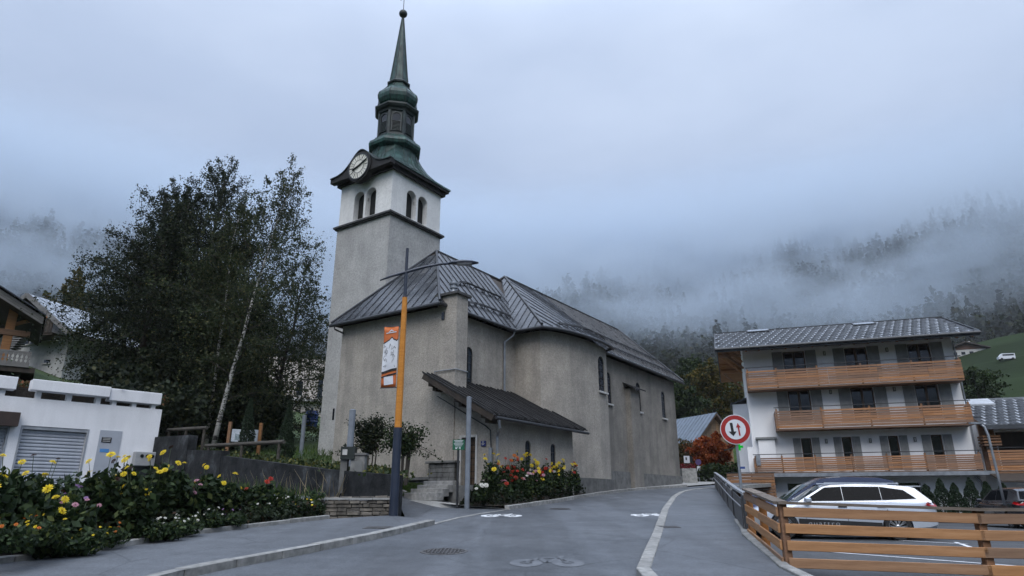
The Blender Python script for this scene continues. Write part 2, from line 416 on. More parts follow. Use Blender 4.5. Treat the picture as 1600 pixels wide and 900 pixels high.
# ------------------------------------------------------------------ low cloud lying on the wooded slope, and the valley haze
def m_cloud():
    q = NT('low_cloud'); t = q
    sp = q.n('ShaderNodeSeparateXYZ'); q.l(q.tc.outputs['Object'], sp.inputs[0])
    x, y, z = sp.outputs
    d = q.math('SQRT', q.math('ADD', q.math('MULTIPLY', x, x), q.math('MULTIPLY', y, y)))
    hs = q.math('ADD', q.math('MULTIPLY', q.math('MAXIMUM', q.math('SUBTRACT', d, 330.), 0.), .58), 56.8)
    h = q.math('SUBTRACT', z, hs)                                        # height over the slope
    n1 = q.noise(.0048, 4, .55, vscale=(1, 1, 2.2)); n2 = q.noise(.016, 4, .65, vscale=(1, 1, 1.8))
    nn = q.math('ADD', q.math('MULTIPLY', n1, .52), q.math('MULTIPLY', n2, .48))
    def sm(v, a, b):
        m = q.n('ShaderNodeMapRange', interpolation_type='SMOOTHSTEP'); q.l(v, m.inputs[0]); m.inputs[1].default_value = a; m.inputs[2].default_value = b; return m.outputs[0]
    zz = q.math('ADD', z, q.math('MULTIPLY', q.math('SUBTRACT', nn, .5), 270.))
    base = sm(zz, 60., 106.)
    top = q.math('MULTIPLY', q.math('SUBTRACT', 1., sm(q.math('SUBTRACT', h, q.math('MULTIPLY', nn, 90.)), -10., 80.)), q.math('SUBTRACT', 1., sm(q.math('ADD', z, q.math('MULTIPLY', nn, 140.)), 225., 370.)))
    lump = sm(nn, .455, .545)
    hi = sm(z, 152., 205.)
    dens = q.math('MULTIPLY', q.math('MULTIPLY', base, top), q.math('ADD', q.math('MULTIPLY', lump, 1.0), q.math('MULTIPLY', hi, .9)))
    pv = q.n('ShaderNodeVolumePrincipled'); pv.inputs['Color'].default_value = (.70, .775, .855, 1); pv.inputs['Anisotropy'].default_value = .1
    q.l(q.math('MULTIPLY', dens, .022), pv.inputs['Density'])
    q.l(pv.outputs[0], q.out.inputs['Volume'])
    q.m.cycles.volume_step_rate = .3
    return q.m
def build_cloud():
    m = MB(); N = 46; a0, a1 = -R(62), R(62)
    lo = [(330, 50), (420, 60), (640, 215), (700, 225), (760, 225)]; hi = [(330, 190), (420, 240), (560, 325), (640, 340), (760, 340)]
    ring = lo + hi[::-1]; k = len(ring)
    for i in range(N + 1):
        a = a0 + (a1 - a0) * i / N; m.v += [(d * sin(a), d * cos(a), z) for d, z in ring]
    for i in range(N):
        for j in range(k): m.f.append((i * k + j, (i + 1) * k + j, (i + 1) * k + (j + 1) % k, i * k + (j + 1) % k))
    m.f.append(tuple(range(k))); m.f.append(tuple(N * k + j for j in range(k - 1, -1, -1)))
    tag(m.build('clouds', m_cloud()), 'low grey cloud hanging on the wooded mountainside', kind='stuff')
build_cloud()
def build_haze():
    q = NT('valley_haze'); pv = q.n('ShaderNodeVolumePrincipled'); pv.inputs['Color'].default_value = (.97, .985, 1, 1); pv.inputs['Density'].default_value = .00013
    q.l(pv.outputs[0], q.out.inputs['Volume'])
    m = MB(); m.box(-1750, 1750, -1750, 1750, -30, 460)
    tag(m.build('haze', q.m), 'thin bluish haze filling the valley', kind='stuff')
build_haze()

# ------------------------------------------------------------------ church
def m_roofmetal(name, c1, c2, r0=.22, r1=.5):
    q = NT(name)
    a = q.ramp(q.noise(1.1, 6, .65), [(.3, c1), (.62, c2), (.8, (.085, .07, .05))])
    w = q.ramp(q.noise(5, 4), [(.3, .65), (.7, 1.3)])
    h = q.n('ShaderNodeHueSaturation'); q.l(q.mix(1, a, w, 'MULTIPLY'), h.inputs['Color'])
    m = q.n('ShaderNodeMapRange'); q.l(q.rnd(), m.inputs[0]); m.inputs[3].default_value = .65; m.inputs[4].default_value = 1.4; q.l(m.outputs[0], h.inputs['Value'])
    return q.bsdf(h.outputs[0], q.ramp(q.noise(2.2, 5, .6), [(.3, r0), (.7, r1)]), 0, .6, (q.noise(3, 3), .15, .03))
ROOFMETAL = m_roofmetal('dark_sheet_roof', (.026, .029, .034), (.042, .045, .052), .12, .34)
ROOFMETAL_OLD = m_roofmetal('worn_sheet_roof', (.04, .04, .042), (.085, .082, .08), .2, .45)
ROOFBOARD = mat('tarred_roof_boards', (.030, .029, .030), (.016, .016, .017), 3, .8, bump=.4, bscale=20, rand=.3, spec=.25)
DARKMETAL = mat('dark_metal', (.03, .032, .036), (.02, .021, .024), 4, .45)
ZINC = mat('grey_zinc', (.30, .32, .35), (.20, .215, .235), 4, .4, metal=.4)
PIPEGREY = mat('grey_painted_pipe', (.20, .225, .26), (.15, .17, .20), 4, .55)
DARKWOOD = mat('dark_wood', (.045, .032, .022), (.022, .016, .012), 4, .75, vs=(1, 1, .2), rand=.2)
def m_copper():
    q = NT('patinated_copper')
    a = q.ramp(q.noise(2.2, 6, .65), [(.3, (.012, .030, .028)), (.55, (.022, .068, .058)), (.75, (.055, .14, .115))])
    st = q.ramp(q.noise(3, 4, .6, vscale=(3, 3, .3)), [(.4, .5), (.7, 1.35)])
    return q.bsdf(q.mix(1, a, st, 'MULTIPLY'), q.ramp(q.noise(4, 3), [(.3, .35), (.7, .6)]), 0, .3, (q.noise(6, 3), .2, .03))
COPPER = m_copper()
COPPER_DARK = mat('darkened_copper', (.024, .038, .036), (.011, .016, .016), 3, .55, bump=.2)
GLASS_DARK = mat('dark_window_glass', (.012, .015, .02), (.008, .01, .013), 2, .08, spec=.6)
GLASS_CHURCH = mat('leaded_glass', (.045, .055, .075), (.025, .032, .045), 9, .25, spec=.6)
STONEWHITE = mat('pale_stone', (.50, .495, .48), (.38, .375, .36), 5, .9)
MUDSTONE = mat('plinth_stone', (.15, .15, .145), (.085, .085, .082), 4, .95, bump=.5, bscale=30, rand=.15)

CH_A = R(56); CB = (30., 18.5, 2.0)                     # church frame: X along the nave, Y across it
_U = Vector((cos(CH_A), sin(CH_A), 0)); _V = Vector((-sin(CH_A), cos(CH_A), 0))
def chw(u, v, z): p = _U * u + _V * v; return Vector((p.x, p.y, z))
church = thing('church', 'grey roughcast church with a tall clock tower and green copper onion spire', 'church', chw(*CB), CH_A)
def cb(m, name, mt, parent=None, **k): return m.build(name, mt, parent or church, off=CB, **k)
def prism(m, poly, z0, z1): return m.extr([(p[0], p[1], z0) for p in poly], (0, 0, z1 - z0))
EZ = 8.94
# wall masses
bulge = [(24.42, 14.95), (24.8, 14.62), (25.4, 14.38), (26.2, 14.2), (27.2, 14.1), (28.3, 14.08), (29.1, 14.14), (29.62, 14.24), (29.66, 14.97)]
nave_poly = bulge + [(40.95, 14.97), (40.95, 23.1), (24.42, 23.1)]
m = MB(); prism(m, [(19, 16.3), (24.7, 16.3), (24.7, 21.8), (19, 21.8)], .8, EZ - .06); choir_wall = cb(m, 'choir_wall', PLASTER)
m = MB(); prism(m, bulge + [(29.66, 23.1), (24.42, 23.1)], .8, EZ - .06); chapel_wall = cb(m, 'chapel_wall', PLASTER, auto=True)
m = MB(); prism(m, [(29.5, 14.97), (40.95, 14.97), (40.95, 23.08), (29.5, 23.08)], .8, EZ - .08)
m.extr([(40.95, 14.97, EZ - .08), (40.95, 23.08, EZ - .08), (40.95, 19.02, 12.6)], (-.4, 0, 0)); nave_wall = cb(m, 'nave_wall', PLASTER_DIRTY)
m = MB(); m.extr([(19.03, 13.5, 1.0), (19.03, 16.5, 1.0), (19.03, 16.5, 5.95), (19.03, 13.5, 4.42)], (5.5, 0, 0)); porch_wall = cb(m, 'porch_wall', PLASTER)
TU, TV, TW = 21.7, 22.07, 3.9; TC = (TU + TW / 2, TV + TW / 2)
m = MB(); m.box(TU, TU + TW, TV, TV + TW, 1.5, 15.5); tower_wall = cb(m, 'tower_wall', PLASTER_TOWER)
m = MB(); m.box(TU + .03, TU + TW - .03, TV + .03, TV + TW - .03, 15.5, 18.35); belfry_wall = cb(m, 'belfry_wall', PLASTER_WHITE)
# plinths
m = MB(); prism(m, [(40.98, 14.9), (40.98, 15.2), (29.72, 15.2), (29.72, 14.9)], .8, 3.02); cb(m, 'plinth', MUDSTONE)
m = MB(); prism(m, [(p[0], p[1] - .07) for p in bulge[1:-1]] + [(29.69, 14.17), (29.69, 15.2), (25, 15.2)], .8, 2.55); cb(m, 'plinth', MUDSTONE)
m = MB(); m.box(18.93, 19.2, 16.35, 21.83, .8, 2.32); cb(m, 'plinth', MUDSTONE)
m = MB(); m.box(18.86, 19.0, 16.35, 21.83, 2.32, 2.42); cb(m, 'plinth_course', MUDSTONE)

# arched windows: real openings with glass, lead bars and sill
def arched_window(wall, u, v, z, w, h, axis, depth=.26, sill=True, bars=3, slope_sill=False):
    """axis 'u': wall faces -V (window spans u); axis 'v': wall faces -U"""
    ap = arch_poly(w, h, 12); c = MB()
    f = (lambda a, d, zz: (u + a, v + d, z + zz)) if axis == 'u' else (lambda a, d, zz: (u + d, v - a, z + zz))
    ex = (0, depth + .25, 0) if axis == 'u' else (depth + .25, 0, 0)
    c.extr([f(a, -.25, zz) for a, zz in ap], tuple(q * (1 if q == 0 else 1) for q in ex)); boolean_cut(wall, c, CB)
    g = MB(); g.extr([f(a * 1.02, depth - .03, zz) for a, zz in ap], (0, .02, 0) if axis == 'u' else (.02, 0, 0))
    win = cb(g, 'window', GLASS_CHURCH)
    fr = MB()
    inner = arch_poly(w - .07, h - .035, 12)
    for i in range(len(ap)):
        j = (i + 1) % len(ap); i2, j2 = inner[i], inner[j]; o = .035 if i in (0,) else 0
        q4 = [f(*ap[i][:1], depth - .06, ap[i][1]), f(ap[j][0], depth - .06, ap[j][1]), f(j2[0], depth - .06, max(j2[1], .035)), f(i2[0], depth - .06, max(i2[1], .035))]
        fr.extr(q4, (0, .03, 0) if axis == 'u' else (.03, 0, 0))
    cb(fr, 'frame', DARKMETAL, win)
    br = MB()
    for k in range(1, bars + 1):
        zz = h * k / (bars + 1); br.beam(f(-w / 2 + .01, depth - .045, zz), f(w / 2 - .01, depth - .045, zz), .02, .025)
    br.beam(f(0, depth - .045, .02), f(0, depth - .045, h - .03), .02, .025)
    cb(br, 'glazing_bar', DARKMETAL, win)
    if sill:
        s_ = MB()
        if axis == 'u': s_.box(u - w / 2 - .08, u + w / 2 + .08, v - .1, v + .12, z - .09, z - .005)
        else: s_.box(u - .1, u + .12, v - w / 2 - .08, v + w / 2 + .08, z - .09, z - .005)
        cb(s_, 'sill', STONEWHITE, win)
    return win
arched_window(choir_wall, 20.98, 16.3, 5.7, .52, 1.95, 'u', .09, sill=False, bars=5)
arched_window(chapel_wall, 28.75, 14.1, 6.62, .78, 1.75, 'u', .15, bars=4)
for uu in (31.25, 35.12, 38.92): arched_window(nave_wall, uu, 14.97, 6.4, .6, 1.66, 'u', .09, bars=4)
for uu in (21.08, 22.92): arched_window(porch_wall, uu, 13.5, 2.72, .38, 1.02, 'u', .1, bars=2)
# belfry openings in pairs with a colonnette
for axis in ('v', 'u'):
    for off in (-.43, .46):
        ap = arch_poly(.74, 1.62, 12); c = MB()
        if axis == 'v':
            a0 = TC[1] + off; c.extr([(TU - .2, a0 - a, 15.7 + zz) for a, zz in ap], (1.1, 0, 0))
        else:
            a0 = TC[0] + off; c.extr([(a0 + a, TV - .2, 15.7 + zz) for a, zz in ap], (0, 1.1, 0))
        boolean_cut(belfry_wall, c, CB)
    k = MB(); cc = (TU + .17, TC[1] + .015) if axis == 'v' else (TC[0] + .015, TV + .17)
    k.lathe([(.085, 0), (.085, .06), (.062, .1), (.058, .85), (.075, .9), (.075, .93), (.12, 1.08), (.12, 1.16)], 12, (cc[0], cc[1], 15.7)); cb(k, 'belfry_column', STONEWHITE, auto=True)
m = MB(); m.box(TU + .36, TU + TW - .36, TV + .36, TV + TW - .36, 15.55, 18.3); cb(m, 'belfry_interior', mat('belfry_painted_shade', (.012, .012, .012), None, 3, .9))  # near-black box set close behind the openings, painting in the shade inside
m = MB()
for z0, o, t in ((15.38, .10, .08), (15.46, .17, .10)): m.box(TU - o, TU + TW + o, TV - o, TV + TW + o, z0, z0 + t - .002)
cb(m, 'cornice', mat('dark_cornice_stone', (.075, .075, .078), (.035, .035, .037), 6, .9, bump=.5))
# slit window low on the tower
m = MB(); m.box(TU - .015, TU + .03, 25.0, 25.12, 5.3, 5.85); cb(m, 'slit_window', GLASS_DARK)

# ---- roofs of standing-seam sheet, each strip a piece
def strip_piece(parent, q4, mt, rib=True, t=.035):
    """q4: eave_a, eave_b, top_b, top_a"""
    a, b, c, d = [Vector(p) for p in q4]; n = (b - a).cross(d - a)
    if n.length < 1e-6: n = (c - b).cross(a - b)
    n.normalize(); n = n if n.z > 0 else -n
    e = (b - a).normalized() * .006
    m = MB(); poly = [a + e, b - e, c - e if (c - d).length > .03 else c, d + e if (c - d).length > .03 else d]
    m.extr([p for p in poly], n * t)
    if rib:
        m.beam(a + n * (t + .012), d + n * (t + .012), .02, .036, n)
    return cb(m, 'roof_panel', mt, parent)
def slab(parent, name, polys, mt, t=.1):
    m = MB()
    for poly in polys:
        P = [Vector(p) for p in poly]; n = (P[1] - P[0]).cross(P[-1] - P[0]).normalized(); n = n if n.z > 0 else -n
        m.extr([p - n * (t + .004) for p in P], n * t)
    return cb(m, name, mt, parent)
APX = (21.87, 19.05, 12.75); CRE = (27.2, 19.05, 12.75)
EU0, EV0, EV1 = 18.62, 15.95, 22.15
def lerp(a, b, t): return tuple(a[i] + (b[i] - a[i]) * t for i in range(3))
choir_roof = slab(None, 'choir_roof', [[(EU0, EV1, EZ), (EU0, EV0, EZ), APX], [(EU0, EV0, EZ), (26.0, EV0, EZ), CRE, APX], [(26.0, EV1, EZ), (EU0, EV1, EZ), APX, CRE]], DARKWOOD)
# front hip: strips run up the slope
N = 13
for i in range(N):
    v0 = EV1 + (EV0 - EV1) * i / N; v1 = EV1 + (EV0 - EV1) * (i + 1) / N
    def top(v):
        t = (EV1 - v) / (EV1 - APX[1]) if v > APX[1] else (v - EV0) / (APX[1] - EV0); t = max(0, min(1, t))
        return (EU0 + (APX[0] - EU0) * t, v, EZ + (APX[2] - EZ) * t)
    strip_piece(choir_roof, [(EU0, v0, EZ), (EU0, v1, EZ), top(v1), top(v0)], ROOFMETAL)
N = 15
for i in range(N):
    u0 = EU0 + (26.0 - EU0) * i / N; u1 = EU0 + (26.0 - EU0) * (i + 1) / N
    def top(u):
        t = min(1, (u - EU0) / (APX[0] - EU0)); return (u, EV0 + (APX[1] - EV0) * t, EZ + (APX[2] - EZ) * t)
    strip_piece(choir_roof, [(u0, EV0, EZ), (u1, EV0, EZ), top(u1), top(u0)], ROOFMETAL)
m = MB()
for a, b in ((APX, CRE), ((EU0, EV0, EZ + .03), APX), ((EU0, EV1, EZ + .03), APX)): m.tube([Vector(a) + Vector((0, 0, .05)), Vector(b) + Vector((0, 0, .05))], .06, 6)
cb(m, 'ridge_cap', DARKMETAL, choir_roof)
# nave roof with the bowed chapel eave
RS = (27.5, 19.02, 13.05); RE = (41.65, 19.02, 13.1)
def eave(u):
    pts = [(23.95, 14.55), (24.6, 14.18), (25.38, 13.95), (26.29, 13.79), (27.41, 13.7), (28.4, 13.7), (29.2, 13.8), (29.95, 13.95)]
    if u >= 30.0: return (u, 14.57, EZ)
    for (a, b), (c, d) in zip(pts, pts[1:]):
        if a <= u <= c: return (u, b + (d - b) * (u - a) / (c - a), EZ)
    return (u, pts[0][1] if u < 24 else pts[-1][1], EZ)
def ntop(u):
    if u < RS[0]:
        t = (u - 23.95) / (RS[0] - 23.95); return lerp((23.95, 14.55, EZ), RS, t)
    return (u, 19.02, RS[2] + (RE[2] - RS[2]) * (u - RS[0]) / (RE[0] - RS[0]))
us = [23.95 + (30.0 - 23.95) * i / 13 for i in range(14)] + [30.0 + (41.65 - 30.0) * (i + 1) / 25 for i in range(25)]
nave_roof = slab(None, 'nave_roof', [[(RS[0], RS[1], RS[2]), RE, (41.65, 23.5, EZ), (23.95, 23.5, EZ)], [(23.95, 14.55, EZ), RS, (23.95, 23.5, EZ)]], DARKWOOD)
m = MB()                                                                            # under-boarding and soffit on the street side
for a, b in zip(us, us[1:]):
    ea = eave(a + 1e-4); eb = eave(b - 1e-4); m.extr([Vector(p) - Vector((0, 0, .115)) for p in (ea, eb, ntop(b), ntop(a))], (0, 0, .1))
cb(m, 'under_boarding', DARKWOOD, nave_roof)
for i, (a, b) in enumerate(zip(us, us[1:])):
    strip_piece(nave_roof, [eave(a + 1e-4), eave(b - 1e-4), ntop(b), ntop(a)], ROOFMETAL if a < 31 else ROOFMETAL_OLD)
N = 12
for i in range(N):                                                                   # hip over the chancel arch, facing the choir
    v0 = 14.55 + (19.02 - 14.55) * i / N; v1 = 14.55 + (19.02 - 14.55) * (i + 1) / N
    f0, f1 = i / N, (i + 1) / N
    strip_piece(nave_roof, [(23.95, v0, EZ), (23.95, v1, EZ), lerp((23.95, 14.55, EZ), RS, f1), lerp((23.95, 14.55, EZ), RS, f0)], ROOFMETAL)
m = MB()
for a, b in ((RS, RE), ((23.95, 14.55, EZ + .04), RS), ((23.95, 23.5, EZ + .04), RS), ((41.65, 14.55, EZ + .04), RE)): m.tube([Vector(a) + Vector((0, 0, .06)), Vector(b) + Vector((0, 0, .06))], .065, 6)
cb(m, 'ridge_cap', DARKMETAL, nave_roof)
# snow guards: rails on little brackets following the slope
def guard(parent, fe, ft, u0, u1, t, step=.6, zig=True):
    m = MB(); n = int((u1 - u0) / step); pts = []
    for i in range(n + 1):
        u = u0 + (u1 - u0) * i / n; p = Vector(lerp(fe(u), ft(u), t)) + Vector((0, -.06, .14)); pts.append(p)
        m.beam(p + Vector((0, .16, -.02)), p + Vector((0, -.02, .05)), .03, .03); m.beam(p + Vector((0, 0, .06)), p + Vector((0, .02, -.14)), .035, .03)
    m.tube(pts, .028, 5); m.tube([p + Vector((0, .05, .07)) for p in pts], .022, 5); cb(m, 'snow_guard', DARKMETAL, parent)
ctop = lambda u: (u, EV0 + (APX[1] - EV0) * min(1, (u - EU0) / (APX[0] - EU0)), EZ + (APX[2] - EZ) * min(1, (u - EU0) / (APX[0] - EU0)))
ceav = lambda u: (u, EV0, EZ)
guard(choir_roof, ceav, ctop, 20.2, 24.2, .17); guard(choir_roof, ceav, ctop, 20.9, 24.9, .5)
guard(nave_roof, lambda u: eave(u + 1e-4), ntop, 24.9, 29.8, .10); guard(nave_roof, lambda u: eave(u + 1e-4), ntop, 30.1, 41.3, .12)
guard(nave_roof, lambda u: (u, 14.57, EZ), ntop, 28.2, 41.3, .36)
# gutters and downpipes
m = MB(); m.tube([(EU0 - .05, EV1, EZ - .06), (EU0 - .05, EV0 - .05, EZ - .06), (23.85, EV0 - .05, EZ - .06)], .075, 8); cb(m, 'gutter', DARKMETAL)
m = MB(); m.tube([(23.9, 15.9, EZ - .06)] + [(eave(u)[0], eave(u)[1] - .05, EZ - .06) for u in us[0:14]] + [(30.0, 14.6, EZ - .06)], .075, 8); cb(m, 'gutter', DARKMETAL)
m = MB(); m.tube([(30.0, 14.52, EZ - .07), (41.6, 14.52, EZ - .07)], .075, 8); cb(m, 'gutter', DARKMETAL)
m = MB(); m.tube([(23.8, 15.9, EZ - .1), (23.78, 16.0, EZ - .3), (23.45, 16.22, EZ - .62), (23.45, 16.22, 5.9)], .05, 8); cb(m, 'downpipe', ZINC)
m = MB(); m.tube([(29.9, 14.5, EZ - .1), (29.85, 14.6, EZ - .3), (29.8, 14.88, EZ - .5), (29.8, 14.88, EZ - .7)], .045, 8); cb(m, 'downpipe', ZINC)
m = MB(); m.tube([(18.6, EV1 - .25, EZ - .1), (18.6, EV1 - .3, EZ - .25), (18.95, EV1 - .5, EZ - .4)], .04, 6); cb(m, 'downpipe', DARKMETAL)
# buttress-like pipe casing and little canopy on the nave wall, wheel
m = MB(); m.box(33.3, 34.5, 14.66, 14.98, .8, 7.45); cb(m, 'buttress', PLASTER_DIRTY)
m = MB(); m.extr([(33.05, 14.35, 7.42), (34.75, 14.35, 7.42), (34.75, 14.98, 7.72), (33.05, 14.98, 7.72)], (0, 0, .07)); cb(m, 'buttress_cap', ROOFBOARD)
m = MB(); m.lathe([(.11, 0), (.14, .015), (.11, .03)], 12); o = cb(m, 'wall_lamp', DARKMETAL); o.location = Vector((35.6, 14.88, 6.55)) - Vector(CB) + Vector(CB); o.rotation_euler = (R(90), 0, 0)
# chimney stack on the corner
m = MB(); m.box(18.985, 19.68, 15.38, 16.32, 1.2, 9.28); chimney = cb(m, 'chimney', PLASTER)
m = MB(); m.box(18.88, 19.79, 15.28, 16.42, 9.28, 9.38); cb(m, 'chimney_cap', mat('dark_cap_stone', (.08, .08, .08), (.04, .04, .04), 5, .9), chimney)
m = MB(); m.lathe([(.14, 9.4), (.14, 9.52), (.11, 9.56), (.11, 9.64), (.16, 9.66), (.16, 9.74), (.10, 9.76), (.10, 9.82), (.15, 9.84), (.15, 9.92), (.02, 9.98)], 14, (19.33, 15.85, 0)); cb(m, 'cowl', ZINC, chimney, auto=True)
m = MB(); m.box(18.955, 19.0, 15.98, 16.12, 8.32, 8.62); cb(m, 'flue_vent', GLASS_DARK, chimney)
m = MB(); m.tube([(18.93, 16.35, 5.9), (18.93, 16.35, 6.3), (18.95, 15.34, 6.3), (19.72, 15.35, 6.3)], .022, 6); cb(m, 'cable_pipe', ZINC, chimney)

# ---- lean-to porch roof of tarred boards
PA, PB = (18.22, 16.32, 6.12), (18.22, 13.06, 4.36)
porch_roof = None
m = MB(); m.extr([(18.26, 16.32, 6.0), (25.0, 16.32, 6.0), (25.0, 13.1, 4.24), (18.26, 13.1, 4.24)], (0, 0, .09)); porch_roof = cb(m, 'porch_roof', DARKWOOD)
nb = 27
for i in range(nb):
    u0 = 18.22 + 6.85 * i / nb; u1 = 18.22 + 6.85 * (i + 1) / nb - .015; dz = .012 * ((i * 7) % 3); e = .05 * (((i * 13) % 5) / 5 - .5)
    m = MB(); m.extr([(u0, 16.32, 6.12 + dz), (u1, 16.32, 6.12 + dz), (u1, 13.06 - e, 4.36 + dz), (u0, 13.06 - e, 4.36 + dz)], (0, 0, .035))
    m.extr([(u0 - .03, 16.32, 6.15 + dz), (u0 + .03, 16.32, 6.15 + dz), (u0 + .03, 13.02 - e, 4.39 + dz), (u0 - .03, 13.02 - e, 4.39 + dz)], (0, 0, .05))
    cb(m, 'roof_board', ROOFBOARD, porch_roof)
for vv in (16.0, 14.75, 13.55):                                                    # purlin ends with stepped corbels
    zz = 4.36 + (vv - 13.06) / 3.26 * 1.76; m = MB(); m.box(18.3, 19.1, vv - .09, vv + .09, zz - .32, zz - .06); m.box(18.55, 19.1, vv - .085, vv + .085, zz - .46, zz - .32); cb(m, 'purlin', DARKWOOD, porch_roof)
m = MB(); m.beam((18.24, 16.3, 6.02), (18.24, 13.08, 4.26), .05, .22); cb(m, 'bargeboard', DARKWOOD, porch_roof)
m = MB(); m.tube([(18.3, 12.99, 4.28), (25.0, 12.99, 4.28)], .055, 8); cb(m, 'gutter', DARKMETAL, porch_roof)
m = MB(); m.tube([(18.45, 12.99, 4.2), (18.6, 13.05, 3.98), (18.98, 13.42, 3.72), (18.98, 13.42, 1.0)], .05, 8); cb(m, 'downpipe', ZINC)
m = MB(); m.tube([(18.99, 16.2, 5.35), (18.99, 13.95, 4.12), (18.98, 13.72, 3.95), (18.98, 13.68, 3.3)], .022, 6); cb(m, 'cable_pipe', DARKMETAL)
m = MB(); m.tube([(18.95, 13.68, 3.35), (18.95, 13.68, .9)], .075, 10); cb(m, 'pipe_guard', PIPEGREY)
# porch door
c = MB(); c.box(18.9, 19.4, 14.38, 15.02, 2.1, 3.76); boolean_cut(porch_wall, c, CB)
m = MB(); m.box(19.25, 19.29, 14.38, 15.02, 2.1, 3.76); door = cb(m, 'door', DARKWOOD)
for k in range(7):
    m = MB(); z0 = 2.14 + .23 * k
    for a in (14.42, 14.72): m.box(19.215, 19.25, a, a + .26, z0, z0 + .19)
    cb(m, 'door_panel', mat('door_wood', (.085, .05, .026), (.045, .026, .014), 6, .6, vs=(1, .3, 1)), door)
m = MB(); m.box(18.99, 19.06, 14.30, 14.38, 2.1, 3.84); m.box(18.99, 19.06, 15.02, 15.10, 2.1, 3.84); m.box(18.99, 19.06, 14.38, 15.02, 3.76, 3.84); cb(m, 'door_surround', STONEWHITE, door)

# ---- tower roof, clock, lantern, onion and spire
def square_ring(h, z, k):
    """16 points from square (k=0) to octagon-ish circle (k=1)"""
    out = []
    for j in range(16):
        t = pi / 8 * j + pi / 16 * 0; c, s_ = cos(t), sin(t); r = h / max(abs(c), abs(s_)); ro = h * 1.04
        rr = r * (1 - k) + ro * k; out.append((TC[0] + rr * c, TC[1] + rr * s_, z))
    return out
m = MB(); rings = [(2.30, 18.28, 0), (2.28, 18.35, 0), (1.98, 18.56, 0), (1.66, 18.85, .05), (1.42, 19.2, .2), (1.27, 19.65, .5), (1.2, 20.05, .8), (1.18, 20.4, 1)]
for h, z, k in rings: m.v += square_ring(h, z, k)
for i in range(len(rings) - 1):
    for j in range(16): m.f.append((i * 16 + j, i * 16 + (j + 1) % 16, (i + 1) * 16 + (j + 1) % 16, (i + 1) * 16 + j))
m.f.append(tuple(range(15, -1, -1))); tower_roof = cb(m, 'tower_roof', COPPER)
m = MB()
for j in range(16):
    pts = [Vector(square_ring(h + .015, z + .02, k)[j]) for h, z, k in rings]; m.tube(pts, .022, 4)
for e in range(4):
    for q in (-.66, -.33, .33, .66):
        pts = []
        for h, z, k in rings[1:6]:
            f = 1 - (z - 18.36) / 3.2; p = Vector((h, h * q * f / .9, 0)); p.rotate(Matrix.Rotation(pi / 2 * e, 3, 'Z')); pts.append((TC[0] + p.x, TC[1] + p.y, z + .03))
        m.tube(pts, .018, 4)
cb(m, 'seam', COPPER, tower_roof)
WOODBLACK = mat('blackened_wood', (.016, .014, .014), (.008, .008, .008), 5, .7, bump=.3)
for k, (x0, x1, y0, y1) in enumerate([(-2.25, -1.97, -2.25, 2.25), (1.97, 2.25, -2.25, 2.25), (-1.96, 1.96, -2.25, -1.97), (-1.96, 1.96, 1.97, 2.25)]):
    m = MB()
    if k < 2: m.extr([(TC[0] + (x0 if k == 0 else x1), TC[1] + y0, 18.27), (TC[0] + (x1 if k == 0 else x0), TC[1] + y0 + .28, 17.95), (TC[0] + (x1 if k == 0 else x0), TC[1] + y0 + .28, 18.27)], (0, 4.5 - .56, 0))
    m.box(TC[0] + x0, TC[0] + x1, TC[1] + y0, TC[1] + y1, 18.14, 18.272); m.box(TC[0] + max(x0, -2.1), TC[0] + min(x1, 2.1), TC[1] + max(y0, -2.1), TC[1] + min(y1, 2.1), 17.92, 18.138)
    cb(m, 'eave_fascia', WOODBLACK, tower_roof)
# eyebrow gable over the clock on the face towards the lane
m = MB(); top = []; n = 24
for i in range(n + 1):
    a = -2.27 + 4.54 * i / n; top.append((a, 18.3 + 1.12 * math.exp(-(a / .92) ** 2)))
m.extr([(TU - .50, TC[1] + a, 18.05) for a, _ in (top[0], top[-1])][::-1] + [(TU - .50, TC[1] + a, z) for a, z in top], (.3, 0, 0)); cb(m, 'clock_gable', WOODBLACK, tower_roof)
m = MB()
for (a, z), (b, z2) in zip(top, top[1:]): m.extr([(TU - .56, TC[1] + a, z + .005), (TU - .56, TC[1] + b, z2 + .005), (TU + 1.5, TC[1] + b, max(z2, 18.36) + .02), (TU + 1.5, TC[1] + a, max(z, 18.36) + .02)], (0, 0, .05))
cb(m, 'gable_roof', COPPER_DARK, tower_roof)
CZ = 18.42; CKU = TU - .58
def ringz(r0, r1, u, d, n=36):
    m = MB()
    for i in range(n):
        t0, t1 = 2 * pi * i / n, 2 * pi * (i + 1) / n
        m.extr([(u, TC[1] + r * cos(t), CZ + r * sin(t)) for r, t in ((r0, t0), (r1, t0), (r1, t1), (r0, t1))], (d, 0, 0))
    return m
m = MB(); m.extr([(CKU, TC[1] + .86 * cos(2 * pi * i / 32), CZ + .86 * sin(2 * pi * i / 32)) for i in range(32)], (.34, 0, 0)); clock = cb(m, 'clock', WOODBLACK)
m = MB(); m.extr([(CKU - .02, TC[1] + .72 * cos(2 * pi * i / 32), CZ + .72 * sin(2 * pi * i / 32)) for i in range(32)], (.03, 0, 0)); cb(m, 'dial', mat('weathered_dial', (.80, .78, .70), (.62, .60, .53), 3, .5), clock)
cb(ringz(.36, .385, CKU - .03, .01), 'dial_ring', DARKMETAL, clock); cb(ringz(.70, .76, CKU - .05, .04), 'dial_rim', DARKMETAL, clock)
m = MB()
for k in range(12):
    t = 2 * pi * k / 12; m.beam((CKU - .026, TC[1] + .42 * cos(t), CZ + .42 * sin(t)), (CKU - .026, TC[1] + .68 * cos(t), CZ + .68 * sin(t)), .012, .045, (1, 0, 0))
cb(m, 'hour_mark', DARKMETAL, clock)
m = MB()
